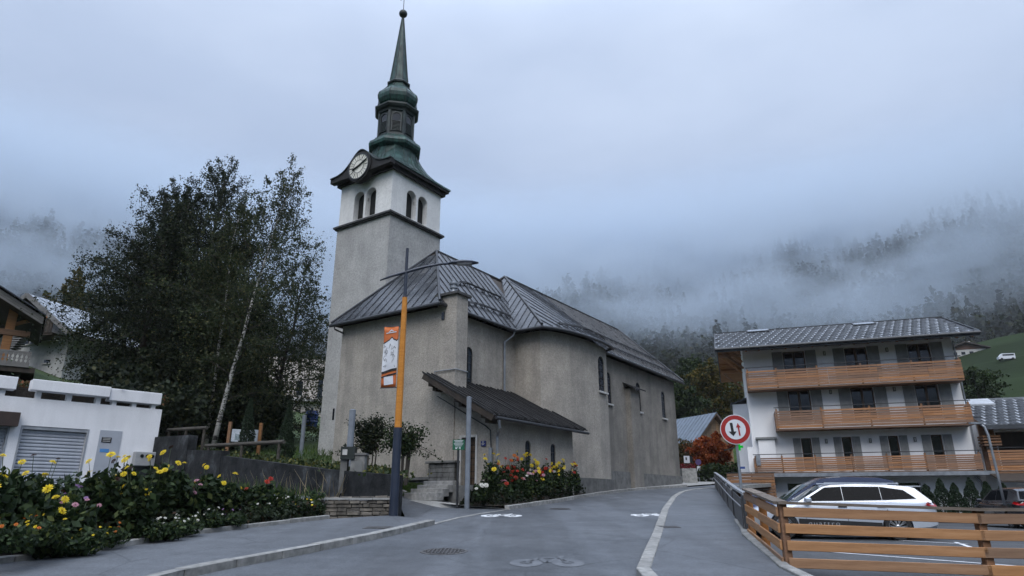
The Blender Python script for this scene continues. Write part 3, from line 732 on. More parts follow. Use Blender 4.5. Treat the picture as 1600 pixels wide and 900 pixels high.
for k in range(12):
    t = 2 * pi * (k + .5) / 12; m.beam((CKU - .024, TC[1] + .39 * cos(t), CZ + .39 * sin(t)), (CKU - .024, TC[1] + .7 * cos(t), CZ + .7 * sin(t)), .008, .012, (1, 0, 0))
cb(m, 'dial_line', DARKMETAL, clock)
HANDM = mat('hand_white', (.7, .72, .75), (.6, .62, .65), 3, .4)
for ang, ln, w in ((R(24), .64, .05), (R(197), .46, .06)):          # minute hand to upper right, hour hand to the left
    m = MB(); m.beam((CKU - .05, TC[1] + .14 * cos(ang), CZ - .14 * sin(ang)), (CKU - .05, TC[1] - ln * cos(ang), CZ + ln * sin(ang)), .02, w * 2.1, (1, 0, 0)); hnd = cb(m, 'clock_hand', DARKMETAL, clock); m = MB(); m.beam((CKU - .07, TC[1] + .05 * cos(ang), CZ - .05 * sin(ang)), (CKU - .07, TC[1] - ln * .96 * cos(ang), CZ + ln * .96 * sin(ang)), .015, w * .8, (1, 0, 0)); cb(m, 'hand_inlay', HANDM, None) if False else m.build('clock_hand_inlay', HANDM, clock, off=CB)
o8 = R(22.5) - 0
def oct_(prof, name, mt, **k):
    m = MB(); m.lathe(prof, 8, (TC[0], TC[1], 0), o8); return cb(m, name, mt, **k)
oct_([(1.26, 20.22), (1.36, 20.24), (1.52, 20.36), (1.56, 20.52), (1.50, 20.70), (1.34, 20.84), (1.22, 20.9), (1.22, 20.98), (1.12, 21.05)], 'copper_ring', COPPER)
oct_([(1.12, 20.9), (1.12, 21.12), (1.02, 21.13), (1.02, 22.62), (1.0, 22.62)], 'lantern_wall', COPPER_DARK)
for k in range(8):
    t = R(45) * k; R3 = Matrix.Rotation(t, 3, 'Z'); fx = 1.02 * cos(R(22.5))
    def P(a, d, z): p = R3 @ Vector((fx + d, a, z)); return (TC[0] + p.x, TC[1] + p.y, p.z)
    m = MB(); ap = arch_poly(.46, 1.16, 10); m.extr([P(a, .006, 21.28 + z) for a, z in ap], Vector(P(0, .014, 0)) - Vector(P(0, 0, 0))); lw = cb(m, 'lantern_window', GLASS_DARK)
    m = MB(); ou = arch_poly(.58, 1.22, 10)
    for i in range(1, len(ap)):
        j = (i + 1) % len(ap)
        m.extr([P(ap[i][0], .01, 21.28 + ap[i][1]), P(ap[j][0], .01, 21.28 + ap[j][1]), P(ou[j][0], .01, 21.28 + ou[j][1]), P(ou[i][0], .01, 21.28 + ou[i][1])], Vector(P(0, .05, 0)) - Vector(P(0, 0, 0)))
    cb(m, 'arch_frame', COPPER_DARK, lw)
    m = MB()
    for i in range(8): m.beam(P(-.22, .035, 21.33 + .085 * i), P(.22, .035, 21.33 + .085 * i), .05, .035, (0, 0, 1))
    cb(m, 'louvre', COPPER_DARK, lw)
    m = MB(); R4 = Matrix.Rotation(t + R(22.5), 3, 'Z'); p = R4 @ Vector((1.035, 0, 0)); m.cbox((TC[0] + p.x, TC[1] + p.y, 21.88), (.09, .16, 1.5), t + R(22.5)); cb(m, 'lantern_post', COPPER_DARK)
oct_([(1.0, 22.58), (1.10, 22.62), (1.14, 22.74), (1.26, 22.80), (1.34, 22.92), (1.34, 23.0), (1.12, 23.14), (1.0, 23.24)], 'lantern_cornice', COPPER_DARK)
oct_([(.98, 23.2), (1.10, 23.36), (1.19, 23.58), (1.21, 23.8), (1.15, 24.02), (1.0, 24.22), (.82, 24.38), (.68, 24.52), (.61, 24.68), (.60, 24.8)], 'onion_dome', COPPER)
oct_([(.60, 24.76), (.69, 24.80), (.71, 24.88), (.64, 24.96), (.57, 25.02), (.55, 25.06)], 'spire_collar', COPPER_DARK)
oct_([(.555, 25.04), (.50, 25.5), (.07, 29.72), (.05, 29.74)], 'spire', COPPER)
m = MB()
for k in range(8):
    t = o8 + R(45) * k; m.tube([(TC[0] + .56 * cos(t), TC[1] + .56 * sin(t), 25.06), (TC[0] + .505 * cos(t), TC[1] + .505 * sin(t), 25.5), (TC[0] + .075 * cos(t), TC[1] + .075 * sin(t), 29.7)], [.035, .03, .015], 5)
    m.tube([(TC[0] + r * cos(t), TC[1] + r * sin(t), z) for r, z in ((.99, 23.2), (1.2, 23.58), (1.22, 23.8), (1.16, 24.02), (.83, 24.38), (.62, 24.68))], .025, 5)
cb(m, 'seam', COPPER_DARK)
m = MB(); m.lathe([(.02, 29.7), (.07, 29.76), (.06, 29.82)] + [(.255 * sin(pi * i / 10), 30.06 - .255 * cos(pi * i / 10)) for i in range(1, 10)] + [(.04, 30.32), (.025, 30.4)], 16, (TC[0], TC[1], 0)); cb(m, 'finial_ball', COPPER_DARK, auto=True)
m = MB(); m.tube([(TC[0], TC[1], 30.3), (TC[0], TC[1], 31.7)], .022, 6); m.beam((TC[0], TC[1] - .3, 31.25), (TC[0], TC[1] + .3, 31.25), .04, .04); cb(m, 'cross', DARKMETAL)

# stone steps, parapet and platform by the porch door
def stone_block(parent, u0, u1, v0, v1, z0, z1, name='stone', mt=STONE, bev=.012):
    m = MB(); m.box(u0, u1, v0, v1, z0, z1); return cb(m, name, mt, parent, bevel=bev)
for i in range(4):
    z1 = 2.26 - .135 * i; u0 = 18.55 - .3 * i
    st = stone_block(church, u0, u0 + .36, 15.0 - .02 * i, 16.35 + .03 * i, z1 - .26, z1, 'step')
m = MB(); m.box(18.55, 19.0, 14.1, 15.2, 1.2, 2.1); m.box(18.85, 19.0, 15.2, 16.3, 1.2, 2.22); cb(m, 'door_platform', MUDSTONE)
par = cb(MB().box(18.82, 18.98, 15.14, 16.33, 2.2, 2.88), 'parapet', MORTAR)
for r in range(4):
    x = 15.13; k = 0
    while x < 16.3:
        w = (.26, .34, .22, .3, .28)[(k + r * 2) % 5]; x2 = min(x + w, 16.35); stone_block(par, 18.77, 18.85, x + .008, x2 - .006, 2.23 + .162 * r, 2.23 + .162 * r + .152, 'stone', MUDSTONE, .01); x = x2; k += 1
stone_block(par, 18.7, 19.0, 15.05, 16.45, 2.88, 2.96, 'coping', MUDSTONE)

plq = tag(MB().box(18.985 - CB[0], 19.02 - CB[0], 13.93 - CB[1], 14.13 - CB[1], 3.42 - CB[2], 3.60 - CB[2]).build('street_plate', mat('blue_enamel', (.02, .03, .16), (.018, .026, .14), 3, .3)), 'small blue enamel plate on the wall beside the porch door', 'plate')
plq.location = church.location; plq.rotation_euler = church.rotation_euler
m = MB(); m.box(18.978, 18.984, 14.0, 14.07, 3.54, 3.58); m.box(18.978, 18.984, 13.96, 14.1, 3.49, 3.515); m.box(18.978, 18.984, 13.99, 14.08, 3.455, 3.475); m.build('lettering', STONEWHITE, plq, off=CB)

# ------------------------------------------------------------------ road, pavements, kerbs
def sheet(name, pts, mt, dz=0, zf=None, label=None):
    """flat-ish sheet from plan points (x, y) or (x, y, z)"""
    P = [(p[0], p[1], (p[2] if len(p) > 2 else (zf or gz)(p[1])) + dz) for p in pts]
    me = bpy.data.meshes.new(name); bm = bmesh.new(); vs_ = [bm.verts.new(p) for p in P]; f = bm.faces.new(vs_)
    bmesh.ops.triangulate(bm, faces=[f]); bmesh.ops.recalc_face_normals(bm, faces=bm.faces)
    for f in bm.faces:
        if f.normal.z < 0: f.normal_flip()
    bm.to_mesh(me); bm.free()
    return tag(link_mesh(name, me, mt), label, kind='structure')
Lk = [(-6.9, -14), (-5.75, 3), (-4.47, 9.94), (-3.53, 12.15), (-2.65, 14.49), (-1.9, 17.17)]
Le = [(-1.3, 19.5), (-.1, 21.95), (1.8, 25.7), (3.3, 29.2), (4.9, 32.3), (6.54, 35.0), (9.99, 38.9), (12.6, 42), (16, 48), (24, 62)]
Rk = [(.9, -14), (1.4, 3), (1.74, 9.94), (2.92, 14.49), (4.59, 21.11), (6.4, 27.51), (7.66, 31.33), (8.9, 33.9), (11.2, 36.6), (16, 42), (28, 58)]
Rr = [(2.6, -14), (3.3, 3), (3.76, 9.94), (4.09, 11.42), (4.59, 13.95), (4.98, 15.0), (6.65, 21.1), (10.6, 35.7), (12.4, 41.0), (14.6, 43.6)]
sheet('road', Lk + Le + Rk[::-1], ASPHALT, 0, label='grey asphalt street climbing past the church')
Bk = [(-10.5, -14), (-8.9, 3), (-7.44, 10.31), (-6.81, 11.56), (-6.37, 13.95), (-5.5, 15.9), (-4.59, 17.49), (-3.25, 18.6)]
sheet('pavement_left', [(p[0], p[1], gz(p[1]) + (.11 if i < 5 else .015)) for i, p in enumerate(Lk)] + [(-2.75, 18.95, gz(18.95) + .02)] + [(p[0], p[1], gz(p[1]) + .11) for p in Bk[::-1]], ASPHALT_WALK, 0, label='asphalt footway beside the left flower bed')
sheet('pavement_right', [(p[0], p[1]) for p in Rk[:-1]] + [(14.6, 43.6)] + Rr[::-1][1:], ASPHALT_WALK, .10, label='asphalt footway along the railing')
sheet('pavement_church', [(2.7, 28.3), (3.3, 29.35), (4.85, 32.42), (6.5, 35.12), (9.95, 39.05), (12.3, 42.2), (10.6, 42.7), (6.5, 38), (2.6, 31)], CONCRETE, .05, label='narrow paved strip at the foot of the church')
sheet('lane', [(-1.9, 17.17), (-1.3, 19.5), (-.1, 21.95), (-1.2, 23.1), (-2.2, 23.9), (-3.2, 24.6, 1.66), (-4.45, 25.75, 2.0), (-2.95, 19.1)], ASPHALT, .006, label='short asphalt lane turning off beside the church')
_pad = sheet('entrance_pad', [(-.14, 21.95), (-.75, 22.75), (*chw(17.55, 15.0, 0).xy, 1.56), (*chw(17.3, 16.5, 0).xy, 1.60), (-3.0, 23.9, 1.52), (-2.2, 23.25)], CONCRETE, .03, label='pale concrete pad in front of the steps'); _md = _pad.modifiers.new('slab', 'SOLIDIFY'); _md.thickness = .35; _md.offset = -1
sheet('car_park', [(-6.9 + 10.9, 9.6), *[(p[0] - .02, p[1]) for p in Rr[3:]], (14.6, 46), (60, 46), (60, 9.6)], ASPHALT_DARK, 0, zf=lambda y: .57, label='dark asphalt car park below the footway')
sheet('car_park_apron', [(2.62, -14), (3.32, 3), (3.8, 9.6), (60, 9.6), (60, -14)], ASPHALT_DARK, -.004, zf=lambda y: min(.57, gz(y) + .0), label='dark asphalt apron behind the timber fence')
sheet('driveway', [(-3.3, 18.75, 1.56), (-4.9, 18.2, 1.58), (-7.5, 15.5, 1.66), (-9.5, 13.2, 1.72), (-22, 16, 2.1), (-22, 24, 2.25), (-16.5, 25.0, 2.16), (-14.35, 27.3, 2.15), (-3.1, 18.9, 1.6)], ASPHALT, 0, label='grey driveway in front of the garages')
sheet('plaza', [(9.9, 39.2), (16, 48), (24, 62), (10, 62), (5, 48), (9, 42.6)], CONCRETE, .012, label='pale paved square beyond the church')

def kerb(name, pts, w, up, down, label, mt=KERBSTONE, step=1.0, dz=None, side=-1, thick=None):
    root = bpy.data.objects.new(name, None); COL.objects.link(root); tag(root, label, kind='structure')
    P = [Vector((p[0], p[1])) for p in pts]; samples = [P[0]]; 
    L = [0]
    for a, b in zip(P, P[1:]): L.append(L[-1] + (b - a).length)
    n = max(1, round(L[-1] / step))
    def at(s_):
        for i in range(len(P) - 1):
            if s_ <= L[i + 1] + 1e-6: return P[i].lerp(P[i + 1], (s_ - L[i]) / (L[i + 1] - L[i]))
        return P[-1]
    for k in range(n):
        a, b = at(L[-1] * k / n), at(L[-1] * (k + 1) / n); d = (b - a).normalized(); nrm = Vector((-d.y, d.x)) * side
        a = a + d * .006; b = b - d * .006; j = random.uniform(-.006, .006)
        za, zb = gz(a.y), gz(b.y)
        if dz: za, zb = dz(a), dz(b)
        m = MB(); q = [a, b, b + nrm * w, a + nrm * w]; zz = [za, zb, zb, za]
        m.add([(p.x, p.y, z - down) for p, z in zip(q, zz)] + [(p.x, p.y, z + up + j) for p, z in zip(q, zz)],
              [(0, 3, 2, 1), (4, 5, 6, 7), (0, 1, 5, 4), (1, 2, 6, 5), (2, 3, 7, 6), (3, 0, 4, 7)])
        m.build('kerb_stone', mt, root, bevel=.012)
    return root
random.seed(3)
kerb('kerb_left', Lk[1:], .22, .118, .1, 'granite kerb of the left footway', side=1)
kerb('kerb_bed', Bk[1:-1], .14, .20, .1, 'low concrete edging of the left flower bed', side=1, step=1.3)
kerb('kerb_right', Rk[1:10], .2, .112, .1, 'pale granite kerb of the right footway', side=-1)
kerb('kerb_footway_edge', [(3.76, 9.94), (4.09, 11.42), (4.59, 13.95), (4.98, 15.2), (5.5, 17.2)], .16, .135, .12, 'pale stone edge of the right footway above the car park', side=-1)
kerb('kerb_footway_back', [(3.3, 3), (3.76, 9.94)], .16, .135, .12, 'pale stone edge of the right footway towards the viewer', side=-1)
kerb('kerb_church', Le[1:7], .16, .13, .1, 'granite edging of the church flower bed and wall foot', side=1)
kerb('kerb_lane', [(-1.9, 17.3), (-1.3, 19.5), (-.16, 21.88)], .14, .012, .1, 'flush kerb across the mouth of the lane', side=1)
kerb('kerb_lawn', [(-2.15, 23.75), (-2.9, 24.2), (-3.6, 24.7), (-4.5, 25.6)], .13, .10, .2, 'curved edging of the small lawn', side=-1, step=.7, dz=lambda p: 1.45 + (p.y - 23.75) * .3)

# small lawn below the facade
m = MB(); Lz = [(-2.25, 23.95, 1.6), (-2.95, 24.35, 1.72), (-3.6, 24.85, 1.86), (-4.5, 25.7, 2.1), (*chw(18.9, 18.5, 0).xy, 2.22), (*chw(18.9, 16.4, 0).xy, 2.12), (*chw(17.6, 16.45, 0).xy, 1.75)]
m.sheet(Lz); tag(m.build('lawn', GRASS), 'small green lawn below the church facade', kind='structure')
def grass_tufts(name, label, poly3, n, h, mt, seed=1):
    rng = np.random.default_rng(seed); P = [Vector(p) for p in poly3]; c = sum(P, Vector()) / len(P); out = []
    tris = [(c, P[i], P[(i + 1) % len(P)]) for i in range(len(P))]; ar = [((b - a).cross(d - a)).length for a, b, d in tris]; tot = sum(ar)
    for (a, b, d), w in zip(tris, ar):
        k = int(n * w / tot)
        for _ in range(k):
            r1, r2 = rng.uniform(), rng.uniform()
            if r1 + r2 > 1: r1, r2 = 1 - r1, 1 - r2
            p = a + (b - a) * r1 + (d - a) * r2; t = rng.uniform(0, 6.28); hh = h * rng.uniform(.5, 1.3); w2 = min(.012 + h * .05, .017); dx, dy = cos(t) * w2, sin(t) * w2; lx, ly = rng.normal(0, .35) * hh, rng.normal(0, .35) * hh
            out.append([(p.x - dx, p.y - dy, p.z - .01), (p.x + dx, p.y + dy, p.z - .01), (p.x + dx * .2 + lx, p.y + dy * .2 + ly, p.z + hh), (p.x - dx * .2 + lx, p.y - dy * .2 + ly, p.z + hh)])
    return tag(link_mesh(name, quads_mesh(name, np.array(out)), mt), label, kind='stuff')
GRASSBLADE = m_leaf('grass_blades', [(0, (.03, .06, .014)), (.6, (.05, .10, .02)), (1, (.10, .12, .035))], .3)
grass_tufts('lawn_grass', 'short grass of the small lawn below the facade', Lz, 5200, .09, GRASSBLADE)

# markings and covers
PAINT = mat('worn_road_paint', (.62, .63, .64), (.16, .165, .17), 5, .75, lo=.38, hi=.52)
PAINT_W = mat('car_park_paint', (.70, .71, .73), (.5, .5, .52), 6, .7)
def bike_mark(x, y, sx, label, faint=None):
    m = MB(); z = lambda yy: gz(yy) + .005
    def ell(cx, cy, r0, r1, n=18):
        for i in range(n):
            t0, t1 = 2 * pi * i / n, 2 * pi * (i + 1) / n; q = [(cx + r * cos(t) * sx, cy + r * 1.5 * sin(t)) for r, t in ((r0, t0), (r1, t0), (r1, t1), (r0, t1))]
            m.sheet([(a, b, z(b)) for a, b in q])
    ell(x - .33 * sx, y, .10, .26); ell(x + .33 * sx, y, .10, .26)
    for (a, b), (c, d) in (((-.33, 0), (-.1, .55)), ((-.1, .55), (.22, .5)), ((.22, .5), (.33, 0)), ((-.1, .55), (0, .02)), ((0, .02), (.22, .5)), ((.3, .75), (.22, .5))):
        p, q = Vector((x + a * sx, y + b)), Vector((x + c * sx, y + d)); dd = (q - p).normalized(); n_ = Vector((-dd.y, dd.x)) * .045
        m.sheet([(v_.x, v_.y, z(v_.y)) for v_ in (p - n_, q - n_, q + n_, p + n_)])
    o = m.build('bicycle_marking', faint or PAINT, fix=False); tag(o, label, 'road marking', 'painted bicycle symbols on the street')
bike_mark(-.3, 19.7, 1, 'white bicycle symbol painted on the road by the lane mouth')
bike_mark(4.0, 19.9, 1, 'white bicycle symbol painted on the road beside the right kerb')
bike_mark(.55, 11.1, 1.0, 'faded bicycle symbol in the middle of the road near the viewer', mat('faded_road_paint', (.128, .136, .149), (.092, .10, .112), 4, .8, lo=.48, hi=.7))
IRON = mat('cast_iron', (.085, .083, .085), (.045, .045, .047), 9, .6, bump=.5, bscale=40)
def manhole(x, y, r, label):
    o = thing('manhole_cover', label, 'manhole cover', (x, y, gz(y))); z0 = .003
    m = MB(); m.lathe([(r, -.03), (r, .008), (r * .9, .008), (r * .9, .002)], 28, cap=False); m.build('frame', IRON, o)
    m = MB(); m.lathe([(r * .89, -.03), (r * .89, .006)], 28); cv = m.build('cover', IRON, o)
    m = MB()
    for i in range(-5, 6):
        for j in range(-5, 6):
            if math.hypot(i, j) < 5.2: m.cbox((i * r * .155, j * r * .155, .01), (r * .1, r * .1, .012), R(45))
    p = m.build('tread_stud', IRON, cv); p['kind'] = 'stuff'; o.rotation_euler = (math.atan(.06), 0, 0)
manhole(-1.2, 12.4, .42, 'round iron manhole cover in the near part of the road'); manhole(1.55, 22.3, .36, 'round iron manhole cover farther up the road')
def drain(px, py, w, h, label, z_=.105):
    p = gnd(px, py); o = thing('drain_cover', label, 'drain cover', (p.x, p.y, gz(p.y) + z_ - .012)); o.rotation_euler = (math.atan(.06), 0, 0)
    m = MB(); m.box(-w, w, -h, h, -.02, .016); m.build('plate', IRON, o)
    for k in range(5): MB().box(-w * .85, w * .85, -h * .85 + h * .38 * k, -h * .85 + h * .38 * k + h * .2, .012, .02).build('bar', IRON, o)
drain(1045, 831, .24, .17, 'rectangular iron cover set in the right footway'); drain(590, 833, .3, .2, 'rectangular iron cover in the left footway near the lamp post', .115)
def stripe(x0, y0, x1, y1, w, label):
    a, b = Vector((x0, y0)), Vector((x1, y1)); d = (b - a).normalized(); n_ = Vector((-d.y, d.x)) * w / 2; m = MB()
    m.sheet([(q.x, q.y, .575) for q in (a - n_, b - n_, b + n_, a + n_)]); tag(m.build('bay_line', PAINT_W, fix=False), label, 'marking', 'white parking bay lines')
a, b = atz(1226, 857, .575), atz(1640, 888, .575); stripe(a.x, a.y, b.x, b.y, .11, 'white parking bay line nearest the timber fence')
a, b = atz(1205, 833, .575), atz(1512, 850, .575); stripe(a.x, a.y, b.x, b.y, .11, 'white parking bay line under the silver estate car')
a, b = atz(1493, 847, .575), atz(1520, 856, .575); stripe(a.x, a.y, b.x, b.y, .1, 'short white parking tick behind the silver car')
a, b = atz(1556, 806, .575), atz(1600, 806, .575); stripe(a.x, a.y, b.x, b.y, .12, 'white line on the car park before the dark car')
# low retaining strip under the railing
m = MB()
for p, q in zip(Rr[4:], Rr[5:]):
    m.add([(p[0], p[1], .3), (q[0], q[1], .3), (q[0], q[1], gz(q[1]) + .096), (p[0], p[1], gz(p[1]) + .096), (p[0] + .18, p[1] - .05, .3), (q[0] + .18, q[1] - .05, .3), (q[0] + .18, q[1] - .05, gz(q[1]) + .096), (p[0] + .18, p[1] - .05, gz(p[1]) + .096)],
          [(0, 1, 2, 3), (7, 6, 5, 4), (3, 2, 6, 7), (0, 3, 7, 4), (1, 5, 6, 2)])
tag(m.build('retaining_wall', CONCRETE_DARK), 'dark concrete retaining wall holding the right footway above the car park', 'wall')

# ------------------------------------------------------------------ apartment chalet on the right
def m_larch(name, c1, c2, c3):
    q = NT(name)
    g = q.noise(1.4, 7, .68, vscale=(1, 14, 14)); col = q.ramp(g, [(.3, c2), (.55, c1), (.75, c3)])
    h = q.n('ShaderNodeHueSaturation'); q.l(col, h.inputs['Color'])
    for out, lo, hi in (('Value', .62, 1.22), ('Saturation', .8, 1.1)):
        m = q.n('ShaderNodeMapRange'); q.l(q.rnd(), m.inputs[0]); m.inputs[3].default_value = lo; m.inputs[4].default_value = hi; q.l(m.outputs[0], h.inputs[out])
    return q.bsdf(h.outputs[0], .62, 0, .35, (q.noise(3, 6, .7, vscale=(1, 18, 18)), .35, .008))
LARCH = m_larch('larch_boards', (.315, .16, .082), (.21, .102, .05), (.39, .22, .125))
LARCH_DARK = m_larch('larch_framing', (.25, .125, .06), (.165, .08, .038), (.30, .16, .085))
SHUTTER = mat('grey_shutter', (.24, .25, .25), (.20, .205, .21), 5, .7, rand=.08)
FRAMEWOOD = mat('window_frame_brown', (.09, .045, .02), (.05, .026, .013), 5, .5)
SLATE = mat('dark_steel_tile', (.024, .027, .033), (.016, .018, .023), 2.5, .5, rand=.25, spec=.3)
SLATE_GLINT = mat('painted_tile_glint', (.34, .36, .39), (.12, .135, .155), 6, .45, rand=.3)  # pale tone paints in the light caught on the tile edges
FASCIA = mat('anthracite_fascia', (.045, .05, .058), (.035, .039, .045), 4, .45)
RAILM = mat('dark_rail', (.03, .03, .033), None, 4, .4)
CHO = (15.61, 43.5, .57); CHR = math.atan2(-.31755, .94824)
chalet = thing('chalet', 'white apartment chalet with three tiers of larch balconies and grey shutters', 'building', CHO, CHR)
def cl(z): return z - .57
W, D = 12.26, 9.4
m = MB(); m.box(0, W, 0, D, 0, cl(11.2)); m.extr([(0, 0, cl(11.2)), (0, D, cl(11.2)), (0, D / 2, cl(13.1))], (W, 0, 0))
cwall = m.build('wall', WHITEWALL, chalet)
def opening(x0, x1, z0, z1, d=.35): return MB().box(x0, x1, -.3, d, cl(z0), cl(z1))
wins = [(2.49, 3.83, 9.0, 11.0), (6.2, 7.5, 9.0, 11.0), (9.8, 11.05, 9.0, 11.0), (2.5, 3.83, 6.35, 8.42), (6.2, 7.5, 6.35, 8.42), (9.8, 11.05, 6.35, 8.42),
        (2.92, 3.52, 3.35, 5.38), (5.27, 5.83, 3.35, 5.38), (7.86, 8.42, 3.35, 5.38), (10.15, 10.75, 3.35, 5.38)]
sh_w = [.67, .68, .67, .67, .7, .67, .47, .47, .47, .5]
m = MB()
for x0, x1, z0, z1 in wins: m.v, m.f = m.add(*(lambda b: (b.v, b.f))(opening(x0, x1, z0, z1))).v, m.f
b = opening(1.8, 9.17, .3, 2.62, 1.2); m.add(b.v, b.f); boolean_cut(cwall, m)
CURTAIN = mat('net_curtain', (.35, .36, .37), (.25, .26, .27), 8, .9, vs=(9, 1, .5))
for i, ((x0, x1, z0, z1), sw) in enumerate(zip(wins, sh_w)):
    w = MB().box(x0, x1, .22, .26, cl(z0), cl(z1)).build('window', GLASS_DARK, chalet)
    m = MB(); t = .07
    m.box(x0, x0 + t, .17, .22, cl(z0), cl(z1)); m.box(x1 - t, x1, .17, .22, cl(z0), cl(z1)); m.box(x0 + t, x1 - t, .17, .22, cl(z1) - t, cl(z1)); m.box(x0 + t, x1 - t, .17, .22, cl(z0), cl(z0) + .1)
    if x1 - x0 > 1: xm = (x0 + x1) / 2; m.box(xm - .07, xm + .07, .165, .218, cl(z0) + .1, cl(z1) - t)
    m.build('frame', FRAMEWOOD, w)
    for sx0, sx1 in ((x0 - sw, x0 - .03), (x1 + .03, x1 + sw)):
        s_ = MB().box(sx0, sx1, -.05, -.008, cl(z0) + .03, cl(z1) - .0).build('shutter', SHUTTER, chalet)
        nb = 4
        for k in range(nb): MB().box(sx0 + (sx1 - sx0) * k / nb + .006, sx0 + (sx1 - sx0) * (k + 1) / nb - .006, -.062, -.05, cl(z0) + .05, cl(z1) - .02).build('plank', SHUTTER, s_)
        for zz in (.35, 1.55): MB().box(sx0 + .03, sx1 - .03, -.082, -.062, cl(z0) + zz, cl(z0) + zz + .1).build('batten', SHUTTER, s_)
LAMPG = mat('lamp_glass', (.5, .5, .48), None, 3, .3)
for x, z in ((5.02, 10.72), (8.65, 10.7), (5.04, 8.2), (8.67, 8.2), (4.38, 5.15), (6.86, 5.12), (9.29, 5.12)):
    l_ = MB().box(x - .07, x + .07, -.11, -.002, cl(z) - .13, cl(z) + .13).build('wall_lamp', RAILM, chalet); MB().box(x - .045, x + .045, -.118, -.11, cl(z) - .1, cl(z) + .1).build('lamp_glass', LAMPG, l_)
# basement windows: dark glazing with curtain
g = MB().box(1.8, 9.17, .5, .55, 0, cl(2.62)).build('basement_glazing', GLASS_DARK, chalet)
for x in (1.8, 3.6, 5.5, 7.35, 9.07): MB().box(x, x + .1, .42, .5, 0, cl(2.62)).build('mullion', RAILM, g)
MB().box(8.45, 9.0, .56, .6, 0, cl(2.5)).build('curtain', CURTAIN, chalet)
# balconies: every board a piece
def balcony(x0, x1, zb, zt, dep, sections, name, posts, returns=True, base=None, nb=7):
    b = MB().box(x0, x1, -dep, -.002, cl(zb) - .12, cl(zb) - .02).build(name, base or LARCH_DARK, chalet)
    h = (zt - zb - .08) / nb
    for k in range(nb):
        z0 = cl(zb) + .02 + h * k; g_ = .30 if k >= nb - 2 else (.22 if k == nb - 3 else .12)
        for a, c in zip(sections, sections[1:]):
            MB().box(a + .008, c - .008, -dep - .045, -dep - .012, z0, z0 + h * (1 - g_)).build('board', LARCH, b)
        if returns:
            for xx in (x0, x1 - .035): MB().box(xx, xx + .035, -dep + .02, -.05, z0, z0 + h * (1 - g_)).build('board', LARCH, b)
    for x in posts: MB().box(x - .05, x + .05, -dep - .01, -dep + .07, cl(zb) - .02, cl(zt) + .03).build('post', LARCH_DARK, b)
    MB().box(x0 - .03, x1 + .03, -dep - .06, -dep + .06, cl(zt) + .10, cl(zt) + .14).build('handrail', RAILM, b)
    m = MB()
    for x in posts: m.box(x - .015, x + .015, -dep - .015, -dep + .015, cl(zt) + .03, cl(zt) + .10)
    m.build('rail_bracket', RAILM, b)
    return b
P3 = [.1, 1.9, 4.8, 7.6, 10.1, 12.1]
balcony(.05, 12.2, 8.5, 9.72, 1.2, [.05, 1.92, 4.9, 7.7, 10.4, 12.2], 'top_balcony', [.14, 1.9, 4.3, 6.8, 9.6, 12.1])
balcony(1.5, 12.2, 5.9, 7.08, 1.2, [1.5, 4.2, 6.9, 9.7, 12.2], 'middle_balcony', [1.6, 4.2, 6.9, 9.7, 12.1])
lb = balcony(-.05, 12.2, 3.28, 4.22, 1.2, [-.05, 1.6, 3.5, 5.5, 7.4, 9.4, 12.2], 'lower_balcony', [.05, 1.6, 3.5, 5.5, 7.4, 9.4, 12.1], nb=7)
MB().box(-.3, 12.75, -1.32, -1.22, cl(2.98), cl(3.2)).build('edge_fascia', ZINC, lb)
MB().box(-.28, 12.73, -1.22, -.003, cl(3.0), cl(3.14)).build('slab', CONCRETE, lb)
for x in (.25,): MB().tube([(x, -1.1, 0), (x, -1.1, cl(3.0))], .06, 8).build('pillar', ZINC, lb)
MB().tube([(12.0, -.12, cl(2.95)), (12.25, -.15, cl(2.6)), (12.45, -.15, 0)], .07, 8).build('downpipe', ZINC, chalet)
MB().tube([(12.33, -.06, cl(11.0)), (12.33, -.06, cl(3.2))], .045, 8).build('downpipe', ZINC, chalet)
# house letters on the basement wall
RINGM = MB(); 
for i in range(20):
    t0, t1 = 2 * pi * i / 20, 2 * pi * (i + 1) / 20
    RINGM.extr([(9.45 + r * cos(t), -.03, cl(2.28) + r * sin(t)) for r, t in ((.1, t0), (.17, t0), (.17, t1), (.1, t1))], (0, .025, 0))
RINGM.build('ring_ornament', RAILM, chalet)
BLUEM = mat('blue_paint', (.03, .07, .25), None, 3, .5)
LM = MB(); LM.box(10.72, 10.78, -.03, -.004, cl(1.75), cl(2.2)); LM.box(10.78, 10.98, -.03, -.004, cl(2.14), cl(2.2)); LM.box(10.78, 10.98, -.03, -.004, cl(1.75), cl(1.81)); LM.box(10.98, 11.04, -.03, -.004, cl(1.78), cl(2.17)); LM.build('letter_d', BLUEM, chalet)
